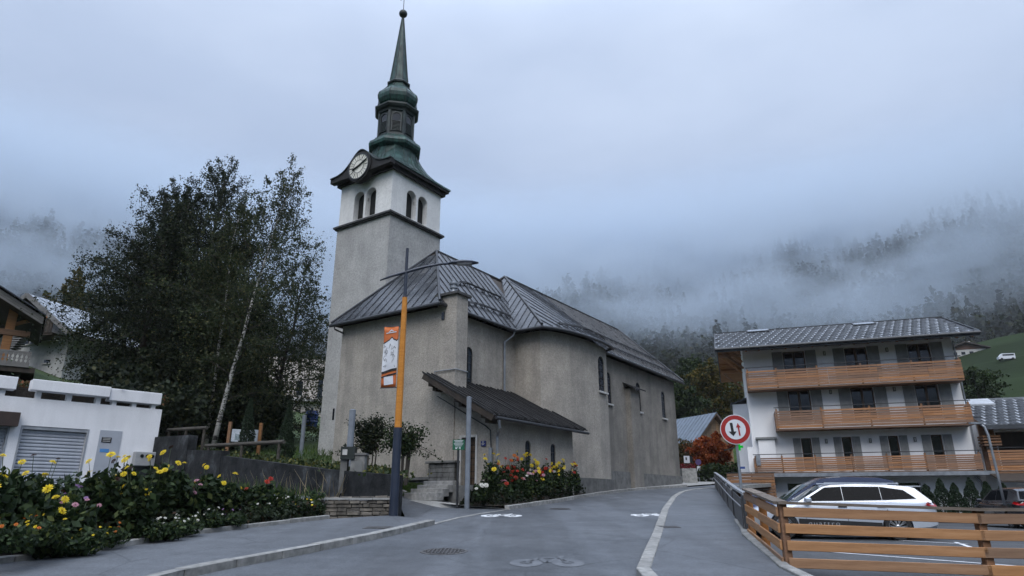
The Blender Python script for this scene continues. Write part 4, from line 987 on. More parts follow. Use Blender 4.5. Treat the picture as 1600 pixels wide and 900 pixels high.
# roof
RYE, RZE, RYR, RZR = -1.62, 11.14, D / 2, 13.62; RX0, RX1 = -1.75, 13.35; RYB = D + 1.6
roof = MB(); roof.extr([(RX0, RYE, cl(RZE)), (RX0, RYR, cl(RZR)), (RX0, RYR, cl(RZR) - .16), (RX0, RYE, cl(RZE) - .16)], (RX1 - RX0, 0, 0)); roof.extr([(RX0, RYR, cl(RZR)), (RX0, RYB, cl(RZE)), (RX0, RYB, cl(RZE) - .16), (RX0, RYR, cl(RZR) - .16)], (RX1 - RX0, 0, 0))
roof = roof.build('roof', LARCH_DARK, chalet)
def tile_mesh(w, l):
    """a steel tile: low double roll with a lower lip painted pale as caught light, X across, Y up the slope"""
    m = MB(); n = 6; prof = [(w * i / n, .012 + .028 * abs(sin(pi * i / n * 2)) + (.02 if i == n else 0)) for i in range(n + 1)]
    for k, (y, dz) in enumerate(((0, .045), (.02, .05), (l * 1.04, .004))): m.v += [(x, y, z + dz) for x, z in prof]
    q = n + 1
    for k in range(2):
        for i in range(n): m.f.append((k * q + i, k * q + i + 1, (k + 1) * q + i + 1, (k + 1) * q + i))
    b = len(m.v); m.v += [(x, 0, 0) for x, z in prof]
    for i in range(n): m.f.append((b + i, b + i + 1, i + 1, i))
    m.v += [(0, 0, 0), (0, l, 0), (0, l, .016), (0, 0, .057)]; c = len(m.v); m.f.append((c - 4, c - 3, c - 2, c - 1))
    me = m.mesh('roof_tile', fix=False); me.materials.append(SLATE); me.materials.append(SLATE_GLINT)
    for i, p in enumerate(me.polygons):
        if i >= 2 * n: p.material_index = 1
        elif i in (0, n): p.material_index = 1
    return me
slen = math.hypot(RYR - RYE, RZR - RZE); sang = math.atan2(RZR - RZE, RYR - RYE)
def tile_roof(parent, x0, x1, ye, ze, length, ang, rows, cols, skip=()):
    tw, tl = (x1 - x0) / cols, length / rows; me = tile_mesh(tw, tl)
    for r in range(rows):
        for c in range(cols):
            if (r, c) in skip: continue
            y = ye + cos(ang) * tl * r; z = ze + sin(ang) * tl * r
            link_mesh('roof_tile', me, None, parent, (x0 + tw * (c + (r * .34) % 1.0 - .0) - (tw if c == cols - 1 and (r * .34) % 1.0 > .01 else 0), y, z + .012 + random.uniform(0, .004)), (ang, random.uniform(-.006, .006), 0))
MB().extr([(RX0 + .02, RYE, cl(RZE) + .004), (RX1 - .02, RYE, cl(RZE) + .004), (RX1 - .02, RYR, cl(RZR) + .004), (RX0 + .02, RYR, cl(RZR) + .004)], (0, 0, .008)).build('underlay', SLATE, roof)
tile_roof(roof, RX0 + .05, RX1 - .05, RYE - .02, cl(RZE), slen, sang, 10, 29)
MB().box(RX0, RX1, RYR - .12, RYR + .12, cl(RZR), cl(RZR) + .1).build('ridge_cap', FASCIA, roof)
MB().tube([(RX0, RYE - .1, cl(RZE) - .04), (RX1, RYE - .1, cl(RZE) - .04)], .09, 8).build('gutter', FASCIA, roof)
MB().box(RX0, RX1, RYE - .02, RYE + .03, cl(RZE) - .22, cl(RZE) + .02).build('fascia', FASCIA, roof)
m = MB(); n = 24
for k in range(n): x = RX0 + (RX1 - RX0) * (k + .5) / n; m.box(x - .012, x + .012, RYE - .2, RYE + .06, cl(RZE) + .08, cl(RZE) + .12)
p = m.build('gutter_clip', ZINC, roof); p['kind'] = 'stuff'
for xs in (RX0, RX1 - .06):
    m = MB(); m.beam((xs + .03, RYE, cl(RZE) - .05), (xs + .03, RYR, cl(RZR) - .05), .06, .3); m.beam((xs + .03, RYR, cl(RZR) - .05), (xs + .03, RYB, cl(RZE) - .05), .06, .3); m.build('verge_board', FASCIA, roof)
for k in range(19):
    x = RX0 + .35 + (RX1 - RX0 - .7) * k / 18; MB().beam((x, RYE + .12, cl(RZE) - .21), (x, 0.0, cl(RZE) + (1.62) * math.tan(sang) - .24), .1, .12).build('rafter', LARCH, roof)
for yy in (.15, 2.3, 4.6, 7.0, 9.2):                                  # purlins and braces carrying the side overhang
    z = cl(RZE) + (yy - RYE) * math.tan(sang) if yy < RYR else cl(RZR) - (yy - RYR) * math.tan(sang)
    MB().box(RX0 + .15, -.002, yy - .09, yy + .09, z - .46, z - .22).build('purlin', LARCH, roof)
    MB().beam((RX0 + .35, yy, z - .48), (-.02, yy, z - 1.75), .12, .14).build('brace', LARCH, roof)
for k in range(9):
    yy = -1.2 + 1.2 * k
    z = cl(RZE) + (yy - RYE) * math.tan(sang) if yy < RYR else cl(RZR) - (yy - RYR) * math.tan(sang)
    MB().box(RX0 + .1, -.01, yy - .045, yy + .045, z - .28, z - .17).build('rafter', LARCH, roof)
for x0, x1, t0, t1 in ((.55, 2.1, .86, .985), (7.6, 9.0, .80, .93)):         # roof windows
    def rp_(x, t, d): return (x, RYE + (RYR - RYE) * t - d * sin(sang), cl(RZE + (RZR - RZE) * t) + d * cos(sang))
    m = MB(); m.extr([rp_(x0, t0, .03), rp_(x1, t0, .03), rp_(x1, t1, .03), rp_(x0, t1, .03)], Vector(rp_(0, 0, .14)) - Vector(rp_(0, 0, 0))); sk = m.build('skylight', FASCIA, roof)
    m = MB(); m.extr([rp_(x0 + .08, t0 + .01, .17), rp_(x1 - .08, t0 + .01, .17), rp_(x1 - .08, t1 - .01, .17), rp_(x0 + .08, t1 - .01, .17)], Vector(rp_(0, 0, .01)) - Vector(rp_(0, 0, 0))); m.build('glass', mat('skylight_glass', (.2, .22, .25), None, 2, .05, spec=.8), sk)
# side: stair tower with sloping cap, and small capped buttress
m = MB(); m.box(-1.0, -.002, 3.2, 6.2, 0, cl(8.1)); m.build('side_bay', WHITEWALL, chalet)
m = MB(); m.extr([(-1.15, 3.05, cl(8.05)), (.0, 3.05, cl(8.45)), (.0, 3.05, cl(8.53)), (-1.15, 3.05, cl(8.13))], (0, 3.3, 0)); m.build('side_bay_roof', FASCIA, chalet)
m = MB(); m.box(.35, 1.35, -.32, -.002, cl(3.3), cl(5.35)); m.build('pier', WHITEWALL, chalet); MB().box(.22, 1.5, -.42, -.002, cl(5.35), cl(5.47)).build('pier_cap', SHUTTER, chalet)
MB().box(-.35, -.003, .02, .9, 0, cl(4.9)).build('pier', WHITEWALL, chalet)
# meter column on the balcony corner
MB().box(.08, .34, -1.36, -1.27, cl(3.7), cl(4.3)).build('mailbox', ZINC, lb)

# ---- annex chalet to the right of it
annex = thing('annex_house', 'low chalet annex with dark tiled roof and larch balcony beside the apartment chalet', 'building', CHO, CHR)
AX0, AX1, AYO = 12.75, 26.0, -1.2
m = MB(); m.box(AX0, AX1, AYO + 1.7, AYO + 8, 0, cl(6.0)); aw = m.build('wall', WHITEWALL, annex)
c = MB(); c.box(AX0 + .9, AX1 - 1, AYO + 1.2, AYO + 2.4, cl(3.3), cl(5.5)); c.box(AX0 + 1.4, AX1 - 1, AYO + 1.2, AYO + 3.4, 0.05, cl(2.55)); boolean_cut(aw, c)
MB().box(AX0 + .9, AX1 - 1, AYO + 2.2, AYO + 2.3, cl(3.3), cl(5.5)).build('back_boarding', DARKWOOD, annex)
MB().box(AX0 + .05, AX0 + .8, AYO + 1.55, AYO + 1.695, cl(3.3), cl(6.0)).build('board_wall', LARCH, annex)
ar = MB().extr([(AX0 - .05, AYO + .2, cl(5.72)), (AX0 - .05, AYO + 5.2, cl(7.75)), (AX0 - .05, AYO + 5.2, cl(7.6)), (AX0 - .05, AYO + .2, cl(5.57))], (AX1 - AX0 + .6, 0, 0)).build('roof', LARCH_DARK, annex)
MB().extr([(AX0 - .04, AYO + .2, cl(5.724)), (AX1 + .5, AYO + .2, cl(5.724)), (AX1 + .5, AYO + 5.2, cl(7.754)), (AX0 - .04, AYO + 5.2, cl(7.754))], (0, 0, .008)).build('underlay', SLATE, ar)
random.seed(8); tile_roof(ar, AX0, AX1 + .5, AYO + .18, cl(5.73), math.hypot(5.0, 2.03), math.atan2(2.03, 5.0), 9, 24)
MB().box(AX0 - .05, AX1 + .5, AYO + 5.1, AYO + 5.35, cl(7.76), cl(7.9)).build('ridge_cap', ZINC, ar)
MB().box(AX0 - .08, AX1 + .55, AYO + .06, AYO + .17, cl(5.5), cl(5.74)).build('gutter', FASCIA, ar)
MB().extr([(13.0, AYO + 3.9, cl(7.32)), (14.7, AYO + 3.9, cl(7.32)), (14.7, AYO + 5.0, cl(7.78)), (13.0, AYO + 5.0, cl(7.78))], (0, 0, .1)).build('skylight', mat('skylight_frame', (.5, .53, .57), None, 2, .3), ar)
MB().extr([(19.0, AYO + 4.1, cl(7.42)), (20.5, AYO + 4.1, cl(7.42)), (20.5, AYO + 5.0, cl(7.78)), (19.0, AYO + 5.0, cl(7.78))], (0, 0, .1)).build('skylight', MATS['skylight_frame'], ar)
b = MB().box(AX0 - .1, AX1, AYO + .35, AYO + 1.69, cl(3.05), cl(3.2)).build('balcony', LARCH_DARK, annex)
for k in range(8):
    for x0, x1 in ((AX0 - .1, 15.4), (15.42, 18.2), (18.22, 21.5), (21.52, AX1)): MB().box(x0, x1 - .01, AYO + .3, AYO + .335, cl(3.22) + .145 * k, cl(3.22) + .145 * k + (.12 if k < 6 else .1)).build('board', LARCH, b)
for x in (12.75, 15.4, 18.2, 21.5): MB().box(x - .05, x + .05, AYO + .34, AYO + .44, cl(3.2), cl(4.45)).build('post', LARCH_DARK, b)
MB().box(AX0 - .1, AX1, AYO + .26, AYO + .4, cl(4.46), cl(4.5)).build('handrail', RAILM, b)
for z in (4.62, 4.78, 4.95, 5.1): MB().box(AX0 - .12, AX0 + .75, AYO + .5, AYO + 1.5, cl(z), cl(z) + .1).build('log_end', LARCH_DARK, annex)
MB().extr([(12.4, -2.9, cl(2.62)), (12.4, -1.3, cl(3.05)), (12.4, -1.3, cl(2.97)), (12.4, -2.9, cl(2.54))], (4.6, 0, 0)).build('lean_to_roof', DARKWOOD, annex)
# wooden screen stacked beside the railing, left of the chalet
scr = thing('board_screen', 'low screen of horizontal brown boards between the footway railing and the chalet', 'screen', CHO, CHR)
for k in range(9): MB().box(-1.75, 1.0, -2.0, -1.95, cl(1.5) + .19 * k, cl(1.5) + .19 * k + .165).build('board', LARCH_DARK, scr)
for x in (-1.6, -.3, .9): MB().box(x - .05, x + .05, -1.95, -1.87, 0, cl(3.2)).build('post', DARKWOOD, scr)
MB().box(-1.8, 1.05, -2.02, -1.86, cl(3.21), cl(3.25)).build('top_rail', RAILM, scr)

# ------------------------------------------------------------------ white garage on the left
GH = R(44.5); GX = Vector((sin(GH), cos(GH), 0))
GO = atd(105, 757, 30.0); GO = Vector((GO.x, GO.y, 2.1)); GRZ = math.atan2(GX.y, GX.x)
garage = thing('garage', 'low white garage building with roller shutters and flat parapet roof', 'garage', GO, GRZ)
def gl(z): return z - GO.z
def gfr(px, py, off=0):               # pixel -> (along the front, z)
    n = Vector((GX.y, -GX.x, 0)); r = ray(px, py); p0 = GO + n * off; P = EYE + r * ((p0 - EYE).dot(n) / r.dot(n)); return (P - GO).dot(GX), P.z
X0, X1 = -9.0, gfr(254, 637)[0]; ZT = gfr(254, 640)[1]
m = MB(); m.box(X0, X1, 0, 6.5, gl(1.2), gl(ZT)); gw = m.build('wall', GARAGE_WHITE, garage)
dx0, dx1, dzt = gfr(36, 668)[0], gfr(137, 672)[0], gfr(137, 671)[1]; ex1 = gfr(12, 670)[0]
c = MB(); c.box(dx0, dx1, -.2, .3, gl(1.8), gl(dzt)); c.box(ex1 - 2.1, ex1, -.2, .3, gl(1.8), gl(dzt)); boolean_cut(gw, c)
ALU = mat('grey_roller_slat', (.40, .425, .47), (.33, .35, .39), 3, .5, rand=.08)
SLATM = None
for a, b in ((dx0, dx1), (ex1 - 2.1, ex1)):
    sh = MB().box(a, b, .16, .19, gl(2.0), gl(dzt)).build('roller_shutter', ALU, garage)
    n = 17; hh = (dzt - 2.1) / n; me = MB()
    me.extr([(0, 0, 0), (0, -.035, hh * .3), (0, -.035, hh * .7), (0, 0, hh * .93)], (b - a - .02, 0, 0)); me = me.mesh('slat'); me.materials.append(ALU)
    for k in range(n): link_mesh('slat', me, None, sh, (a + .01, .159, gl(2.1) + hh * k))
    m = MB(); m.box(a - .06, a, -.02, .1, gl(2.0), gl(dzt)); m.box(b, b + .06, -.02, .1, gl(2.0), gl(dzt)); m.box(a, b, .02, .12, gl(dzt) - .12, gl(dzt) - .002); m.build('guide_rail', mat('shutter_guide', (.3, .32, .35), None, 3, .5), sh)
p0, p1 = gfr(0, 645, .3)[0], gfr(32, 648, .3); MB().box(p0 - 1.6, p1[0], -.34, -.002, gl(gfr(10, 665, .3)[1]), gl(gfr(10, 643, .3)[1])).build('awning_box', mat('brown_metal', (.045, .026, .02), (.03, .018, .014), 3, .5), garage)
mx0, mx1, mzt, mzb = gfr(157, 672)[0], gfr(191, 675)[0], gfr(160, 672)[1], 2.2
md = MB().box(mx0, mx1, -.03, -.002, gl(mzb), gl(mzt)).build('cabinet_door', mat('grey_panel', (.36, .385, .43), (.33, .35, .39), 2, .5), garage)
a, b = gfr(159, 683), gfr(173, 692); MB().box(a[0], b[0], -.042, -.03, gl(b[1]), gl(a[1])).build('notice_plate', mat('black_plate', (.015, .015, .016), None, 3, .4), md)
for t in (.2, .5, .78): MB().box(a[0] + .04, b[0] - .04, -.047, -.042, gl(b[1] + (a[1] - b[1]) * t), gl(b[1] + (a[1] - b[1]) * (t + .1))).build('lettering', STONEWHITE, md)
a, b = gfr(156, 701), gfr(169, 707); MB().box(a[0], b[0], -.038, -.03, gl(b[1]), gl(a[1])).build('sticker', mat('blue_sticker', (.08, .26, .55), None, 3, .5), md)
# parapet slabs standing on little blocks
for (l, r, zt, zb, off) in ((gfr(-140, 585)[0], gfr(29, 588)[0], gfr(0, 587)[1], gfr(0, 607)[1], .12), (gfr(50, 594)[0], gfr(172, 606)[0], gfr(60, 594)[1], gfr(60, 611)[1], .2), (gfr(173, 606)[0], gfr(253, 614)[0], gfr(240, 614)[1], gfr(240, 632)[1], .1)):
    s_ = MB().box(l, r, -off, -off + .5, gl(zb), gl(zt)).build('parapet_slab', GARAGE_WHITE, garage, bevel=.015)
    for t in (.12, .5, .88): MB().box(l + (r - l) * t - .08, l + (r - l) * t + .08, .02, .3, gl(ZT) + .001, gl(zb) + .005).build('support_block', GARAGE_WHITE, s_)
MB().box(X0, X1 - .1, .55, 6.4, gl(ZT) + .002, gl(ZT) + .42).build('planting_trough', SOIL, garage)
# meter box on the corner (a thing of its own)
a, b = gfr(212, 705, .3), gfr(241, 729, .3)
mb_ = thing('meter_box', 'grey electricity meter box on the white garage corner', 'meter box', GO, GRZ)
MB().box(a[0], b[0], -.32, -.005, gl(b[1]), gl(a[1])).build('case', mat('meter_grey', (.33, .335, .34), (.28, .285, .29), 5, .6), mb_, bevel=.03)
for k in range(3): MB().lathe([(.065, 0), (.065, .02)], 14).build('dial_window', GLASS_DARK, mb_).matrix_local = Matrix.Translation((a[0] + .25 + .19 * k, -.32, gl(a[1]) - .17)) @ Matrix.Rotation(R(90), 4, 'X')
MB().box(a[0] + .1, b[0] - .05, -.1, -.01, gl(1.8), gl(b[1])).build('stand', DARKMETAL, mb_)

# ------------------------------------------------------------------ retaining walls
def path_wall(name, pts, t, mt, label, cat='wall'):
    """pts: (x, y, z_bottom, z_top) in order; thickness t to the left of travel"""
    m = MB()
    for p, q in zip(pts, pts[1:]):
        d = Vector((q[0] - p[0], q[1] - p[1])).normalized(); n_ = Vector((-d.y, d.x)) * t
        m.add([(p[0], p[1], p[2]), (q[0], q[1], q[2]), (q[0], q[1], q[3]), (p[0], p[1], p[3]), (p[0] + n_.x, p[1] + n_.y, p[2]), (q[0] + n_.x, q[1] + n_.y, q[2]), (q[0] + n_.x, q[1] + n_.y, q[3]), (p[0] + n_.x, p[1] + n_.y, p[3])],
              [(0, 1, 2, 3), (7, 6, 5, 4), (3, 2, 6, 7), (1, 5, 6, 2), (0, 3, 7, 4), (0, 4, 5, 1)])
    return tag(m.build(name, mt), label, cat)
def wp(a, zb, zt): x, y = wall_pt(a, 0); return (x, y, zb, zt)
path_wall('retaining_wall', [wp(0, 1.0, 2.27), wp(3.0, 1.4, 2.5), wp(8.9, 1.5, 3.12)][::-1], -.32, CONCRETE_DARK, 'long dark weathered concrete wall behind the lamp post')
path_wall('retaining_wall', [wp(8.92, 1.5, 3.30), wp(11.3, 1.5, 3.42)][::-1], -.34, CONCRETE_DARK, 'middle step of the dark concrete wall with a wooden rail above it')
path_wall('retaining_wall', [wp(11.32, 1.5, 3.98), wp(14.2, 1.5, 4.05)][::-1], -.36, CONCRETE_DARK, 'tall dark concrete wall block against the garage corner')
f0 = chw(18.9, 18.35, 0); path_wall('return_wall', [(WB.x + .02, WB.y, .9, 2.26), (f0.x, f0.y, 1.0, 2.42)], .3, CONCRETE_DARK, 'short concrete wall running back from the lamp post to the church')
# dry-stone wall in front
SW = [Vector((-3.16, 18.66)), Vector((-4.95, 18.15)), Vector((-6.9, 16.4)), Vector((-8.6, 14.4))]
sw = thing('stone_wall', 'low dry-stone wall between the lamp post and the left flower bed', 'wall', (SW[0].x, SW[0].y, 1.0))
base = sw.location.copy(); random.seed(12)
for (p, q), full in zip(zip(SW, SW[1:]), (True, True, False)):
    d = (q - p).normalized(); n_ = Vector((-d.y, d.x)); n_ = n_ if n_.y < 0 else -n_; L = (q - p).length
    m = MB(); back = [(p - n_ * .32), (q - n_ * .32), (q - n_ * .02), (p - n_ * .02)]
    m.extr([(v_.x - base.x, v_.y - base.y, -.4) for v_ in back], (0, 0, .4 + .52)); m.build('core', MORTAR, sw)
    z = gz(p.y) - .12
    rows = 6
    for r in range(rows if full else 3):
        h = .105; s_ = -random.uniform(0, .12); zz = gz(p.y) + .02 + h * r * .92
        while s_ < L:
            w = random.uniform(.16, .42); a = max(s_, 0); b = min(s_ + w, L)
            if b - a > .06:
                o1 = random.uniform(.0, .035); hh = h * random.uniform(.72, .95); sk = random.uniform(-.02, .02)
                c4 = [p + d * (a + .008), p + d * (b - .008)]
                fz = zz + (gz(c4[0].y) - gz(p.y)) * .6
                mm = MB(); A = c4[0] + n_ * o1; B = c4[1] + n_ * o1; Ai = c4[0] - n_ * .12; Bi = c4[1] - n_ * .12
                mm.add([(v_.x - base.x, v_.y - base.y, zq - base.z) for v_, zq in ((A, fz), (B, fz + sk * .5), (Bi, fz), (Ai, fz), (A - n_ * .01, fz + hh + sk), (B - n_ * .01, fz + hh), (Bi, fz + hh), (Ai, fz + hh))],
                       [(0, 3, 2, 1), (4, 5, 6, 7), (0, 1, 5, 4), (1, 2, 6, 5), (2, 3, 7, 6), (3, 0, 4, 7)])
                mm.build('stone', RUBBLE, sw, bevel=.012)
            s_ += w
    for k in range(max(1, int(L / .6))):
        a = p.lerp(q, k / max(1, int(L / .6))); b = p.lerp(q, (k + 1) / max(1, int(L / .6))); mm = MB()
        mm.extr([(v_.x - base.x, v_.y - base.y, 1.60 - base.z + .02) for v_ in (a + n_ * .04, b - d * .012 + n_ * .04, b - d * .012 - n_ * .36, a - n_ * .36)], (0, 0, .05)); mm.build('coping_stone', CONCRETE, sw)
# log rails along the wall top
LOG = mat('weathered_log', (.07, .062, .05), (.035, .03, .025), 4, .9, vs=(1, 1, 4), bump=.4)
for k, (a0, a1, z0, lab) in enumerate(((11.5, 14.6, 4.32, 'weathered log rail above the tall concrete block by the garage'), (6.3, 11.4, 3.52, 'weathered log rail above the middle of the dark concrete wall'))):
    r = thing('log_rail', lab, 'rail', (*wall_pt(a0, .4), garden_h(*wall_pt(a0, .4))))
    o = r.location; A, B = wall_pt(a0, .4), wall_pt(a1, .4)
    MB().tube([(0, 0, z0 - o.z), (B[0] - A[0], B[1] - A[1], z0 + .1 - o.z)], .07, 8).build('rail', LOG, r)
    for t in (.05, .5, .95): MB().tube([((B[0] - A[0]) * t, (B[1] - A[1]) * t, -.3), ((B[0] - A[0]) * t, (B[1] - A[1]) * t, z0 - o.z + .1 * t)], .055, 7).build('post', LOG, r)

# ------------------------------------------------------------------ chalets on the slope to the left
ROOFSNOW = mat('pale_tile', (.42, .455, .50), (.10, .115, .135), 1.6, .45, rand=.25, lo=.42, hi=.58)
OLDWOOD = mat('grey_fascia_wood', (.19, .185, .18), (.12, .117, .115), 3, .8, vs=(.2, 1, 1), rand=.1)
HONEY = m_larch('honey_timber', (.26, .125, .05), (.16, .075, .032), (.32, .17, .08))
def frame_at(px, py, d, heading):
    p = atd(px, py, d); return p, heading
# timber chalet at the very edge: gable end towards the street
wc = thing('timber_chalet', 'timber chalet with deep dark eaves at the very left edge above the garage', 'building', (-31, 33.5, 8.2), R(36))
O = wc.location
def wcp(px, py, y): p = wc.matrix_basis.inverted() @ aty(px, py, y); return p
bpy.context.view_layer.update()
def loc_on(o, px, py, yl):
    """pixel -> local point of o on its plane local y = yl"""
    M = o.matrix_basis.inverted(); e = M @ EYE; r = (M.to_3x3() @ ray(px, py)); t = (yl - e.y) / r.y; return e + r * t
a = loc_on(wc, -10, 446, 0); b = loc_on(wc, 68, 496, 0)
dv = (b - a); 
m = MB(); m.extr([(a.x - 8, 0, a.z + (-8) * dv.z / dv.x), (b.x, 0, b.z), (b.x, 0, b.z - .42), (a.x - 8, 0, a.z - 8 * dv.z / dv.x - .42)], (0, 7, 0)); wroof = m.build('roof', DARKWOOD, wc)
for k in range(3):
    m = MB(); o1 = .14 * k; m.extr([(a.x - 8, -.04 - .03 * (2 - k), a.z - 8 * dv.z / dv.x - o1), (b.x + .03, -.04 - .03 * (2 - k), b.z - o1), (b.x + .03, -.04 - .03 * (2 - k), b.z - o1 - .13), (a.x - 8, -.04 - .03 * (2 - k), a.z - 8 * dv.z / dv.x - o1 - .13)], (0, .05, 0)); m.build('verge_board', OLDWOOD, wroof)
m = MB(); m.extr([(a.x - 8, -.3, a.z - 8 * dv.z / dv.x + .05), (b.x + .12, -.3, b.z + .05), (b.x + .12, -.3, b.z + .12), (a.x - 8, -.3, a.z - 8 * dv.z / dv.x + .12)], (0, 7.4, 0)); m.build('roof_cover', ROOFMETAL, wroof)
e = loc_on(wc, 14, 520, 1.6); f_ = loc_on(wc, 14, 590, 1.6)
MB().box(e.x - 9, e.x - .9, 1.9, 7, -3, e.z + .9).build('wall', HONEY, wc)
MB().box(e.x - .22, e.x + .22, 1.2, 1.6, f_.z - 1, e.z + 1.5).build('post', HONEY, wc)
MB().box(e.x - 3, e.x + 1.0, 1.15, 1.5, e.z - .2, e.z + .12).build('beam', HONEY, wc)
MB().beam((e.x, 1.4, e.z + .4), (e.x + 1.6, 1.4, e.z + 1.2), .16, .2).build('brace', HONEY, wc)
# balustrade of turned boards with round holes
g0, g1 = loc_on(wc, -8, 545, -.6), loc_on(wc, 50, 552, -.6); zb_ = loc_on(wc, 10, 568, -.6).z
bal = MB().box(g0.x - 1, g1.x, -.64, -.58, g0.z - .06, g0.z + .02).build('balustrade', OLDWOOD, wc)
n = 13; wb = (g1.x - g0.x + 1) / n
bm_ = MB(); H_ = g0.z - .06 - zb_
half = [(wb * .48, 0), (wb * .48, H_ * .2), (wb * .22, H_ * .3), (wb * .22, H_ * .42), (wb * .48, H_ * .5), (wb * .22, H_ * .6), (wb * .22, H_ * .72), (wb * .48, H_ * .85), (wb * .48, H_)]
bm_.extr([(x, 0, z) for x, z in half] + [(-x, 0, z) for x, z in half[::-1]], (0, .04, 0)); bme = bm_.mesh('baluster'); bme.materials.append(OLDWOOD)
for k in range(n): link_mesh('baluster', bme, None, bal, (g0.x - 1 + wb * (k + .5), -.63, zb_))
MB().box(g0.x - 1, g1.x, -.66, -.56, zb_ - .12, zb_).build('bottom_rail', OLDWOOD, bal)
MB().box(g0.x - 6, g1.x + .3, -.6, 2.4, zb_ - .4, zb_ - .12).build('deck', DARKWOOD, wc)
# white house with pale tiled roof behind
wh = thing('white_chalet', 'white house with pale tiled roof, dark balcony and outside stairs half hidden by the birches', 'building', (-30.5, 44.5, 9.5), R(-14)); bpy.context.view_layer.update()
A = loc_on(wh, 49, 461, 0); Bv = loc_on(wh, 95, 503, 0); T2 = loc_on(wh, 100, 471, 0)
sl = (Bv.z - A.z) / (Bv.x - A.x); LN = 7.5
m = MB(); m.extr([(A.x, -.3, A.z), (Bv.x + 1.2, -.3, Bv.z + 1.2 * sl), (Bv.x + 1.2, -.3, Bv.z + 1.2 * sl - .2), (A.x, -.3, A.z - .2)], (0, LN, 0)); m.extr([(A.x, -.3, A.z), (A.x - 4.5, -.3, A.z + 4.5 * sl), (A.x - 4.5, -.3, A.z + 4.5 * sl - .2), (A.x, -.3, A.z - .2)], (0, LN, 0)); hr = m.build('roof', DARKWOOD, wh)
tang = math.atan(sl); tl = math.hypot(Bv.x + 1.2 - A.x, (Bv.x + 1.2 - A.x) * sl)
tm = MB(); nr, nc = 9, 12
tw_, th_ = LN / nc, tl / nr; tm.extr([(0, 0, 0), (th_ * 1.02, 0, .0), (th_ * 1.02, 0, .03), (0, 0, .012)], (0, tw_ * .97, 0)); tme = tm.mesh('roof_tile'); tme.materials.append(ROOFSNOW)
for r in range(nr):
    for c_ in range(nc): link_mesh('roof_tile', tme, None, hr, (A.x + cos(tang) * th_ * r, -.3 + tw_ * c_ + (.3 if r % 2 else 0) * tw_, A.z + sin(tang) * th_ * r + .03), (0, -tang, 0))
m = MB(); m.beam((A.x, -.34, A.z - .08), (Bv.x + 1.2, -.34, Bv.z + 1.2 * sl - .08), .07, .34); m.beam((A.x, -.34, A.z - .08), (A.x - 4.5, -.34, A.z + 4.5 * sl - .08), .07, .34); m.build('verge_board', OLDWOOD, hr)
MB().extr([(A.x - 4, 1.2, -5), (Bv.x - .3, 1.2, -5), (Bv.x - .3, 1.2, Bv.z + .2), (A.x, 1.2, A.z - .35), (A.x - 4, 1.2, A.z + 4 * sl - .3)], (0, LN - 2, 0)).build('wall', mat('old_white_render', (.50, .50, .49), (.36, .36, .355), 2, .9), wh)
v0, v1 = loc_on(wh, 30, 504, 0), loc_on(wh, 78, 520, 0)
bl = MB().box(v0.x, v1.x + .4, -.2, 1.19, v1.z - .2, v1.z - .02).build('balcony', DARKWOOD, wh)
for k in range(11): x = v0.x + (v1.x + .4 - v0.x) * k / 11; MB().box(x, x + (v1.x + .4 - v0.x) / 11 - .03, -.24, -.2, v1.z - .05, v0.z).build('board', DARKWOOD, bl)
for k in range(8): s_ = loc_on(wh, 37 - 3.0 * k, 523 + 3.5 * k, -.6); MB().box(s_.x - .45, s_.x + .45, -.9, -.3, s_.z - .06, s_.z + .02).build('stair_tread', OLDWOOD, wh)
for px0, px1, py0, py1 in ((36, 46, 531, 538), (48, 58, 530, 537), (60, 65, 529, 536), (69, 79, 562, 567)):
    w0, w1 = loc_on(wh, px0, py1, 1.19), loc_on(wh, px1, py0, 1.19); w_ = MB().box(w0.x, w1.x, 1.14, 1.199, w0.z, w1.z).build('window', GLASS_DARK, wh); MB().box(w0.x - .1, w1.x + .1, 1.08, 1.14, w0.z - .12, w0.z - .03).build('sill', STONEWHITE, w_)
# low outbuilding under the trees, only its pale roof shows
sh = thing('shed', 'low dark shed with a pale tiled roof under the birch trees', 'shed', (-18.5, 37.5, garden_h(-18.5, 37.5)), R(-8)); bpy.context.view_layer.update()
a = loc_on(sh, 200, 574, 0); b = loc_on(sh, 318, 600, 0)
m = MB(); x0, x1 = a.x - 2.0, b.x; zt = loc_on(sh, 258, 573, 0).z; zb_ = loc_on(sh, 260, 598, -1.3).z
m.extr([(x0, -1.3, zb_ - .1), (x0, .6, zt), (x0, 2.6, zb_ + .1), (x0, 2.6, zb_ - .1), (x0, .6, zt - .16), (x0, -1.3, zb_ - .25)], (x1 - x0, 0, 0)); sr = m.build('roof', DARKWOOD, sh)
ang = math.atan2(zt - zb_ + .1, 1.9); tl = math.hypot(1.9, zt - zb_ + .1) / 6; tw_ = (x1 - x0) / 18
tm = MB().extr([(0, 0, 0), (0, tl * 1.02, 0), (0, tl * 1.02, .012), (0, 0, .035)], (tw_ * .96, 0, 0)).mesh('roof_tile'); tm.materials.append(ROOFSNOW)
for r in range(6):
    for k in range(18): link_mesh('roof_tile', tm, None, sr, (x0 + tw_ * k, -1.32 + cos(ang) * tl * r, zb_ - .08 + sin(ang) * tl * r), (ang, 0, 0))
MB().box(x0 + .3, x1 - .3, -.8, 2.2, -2, zb_ - .1).build('wall', DARKWOOD, sh)

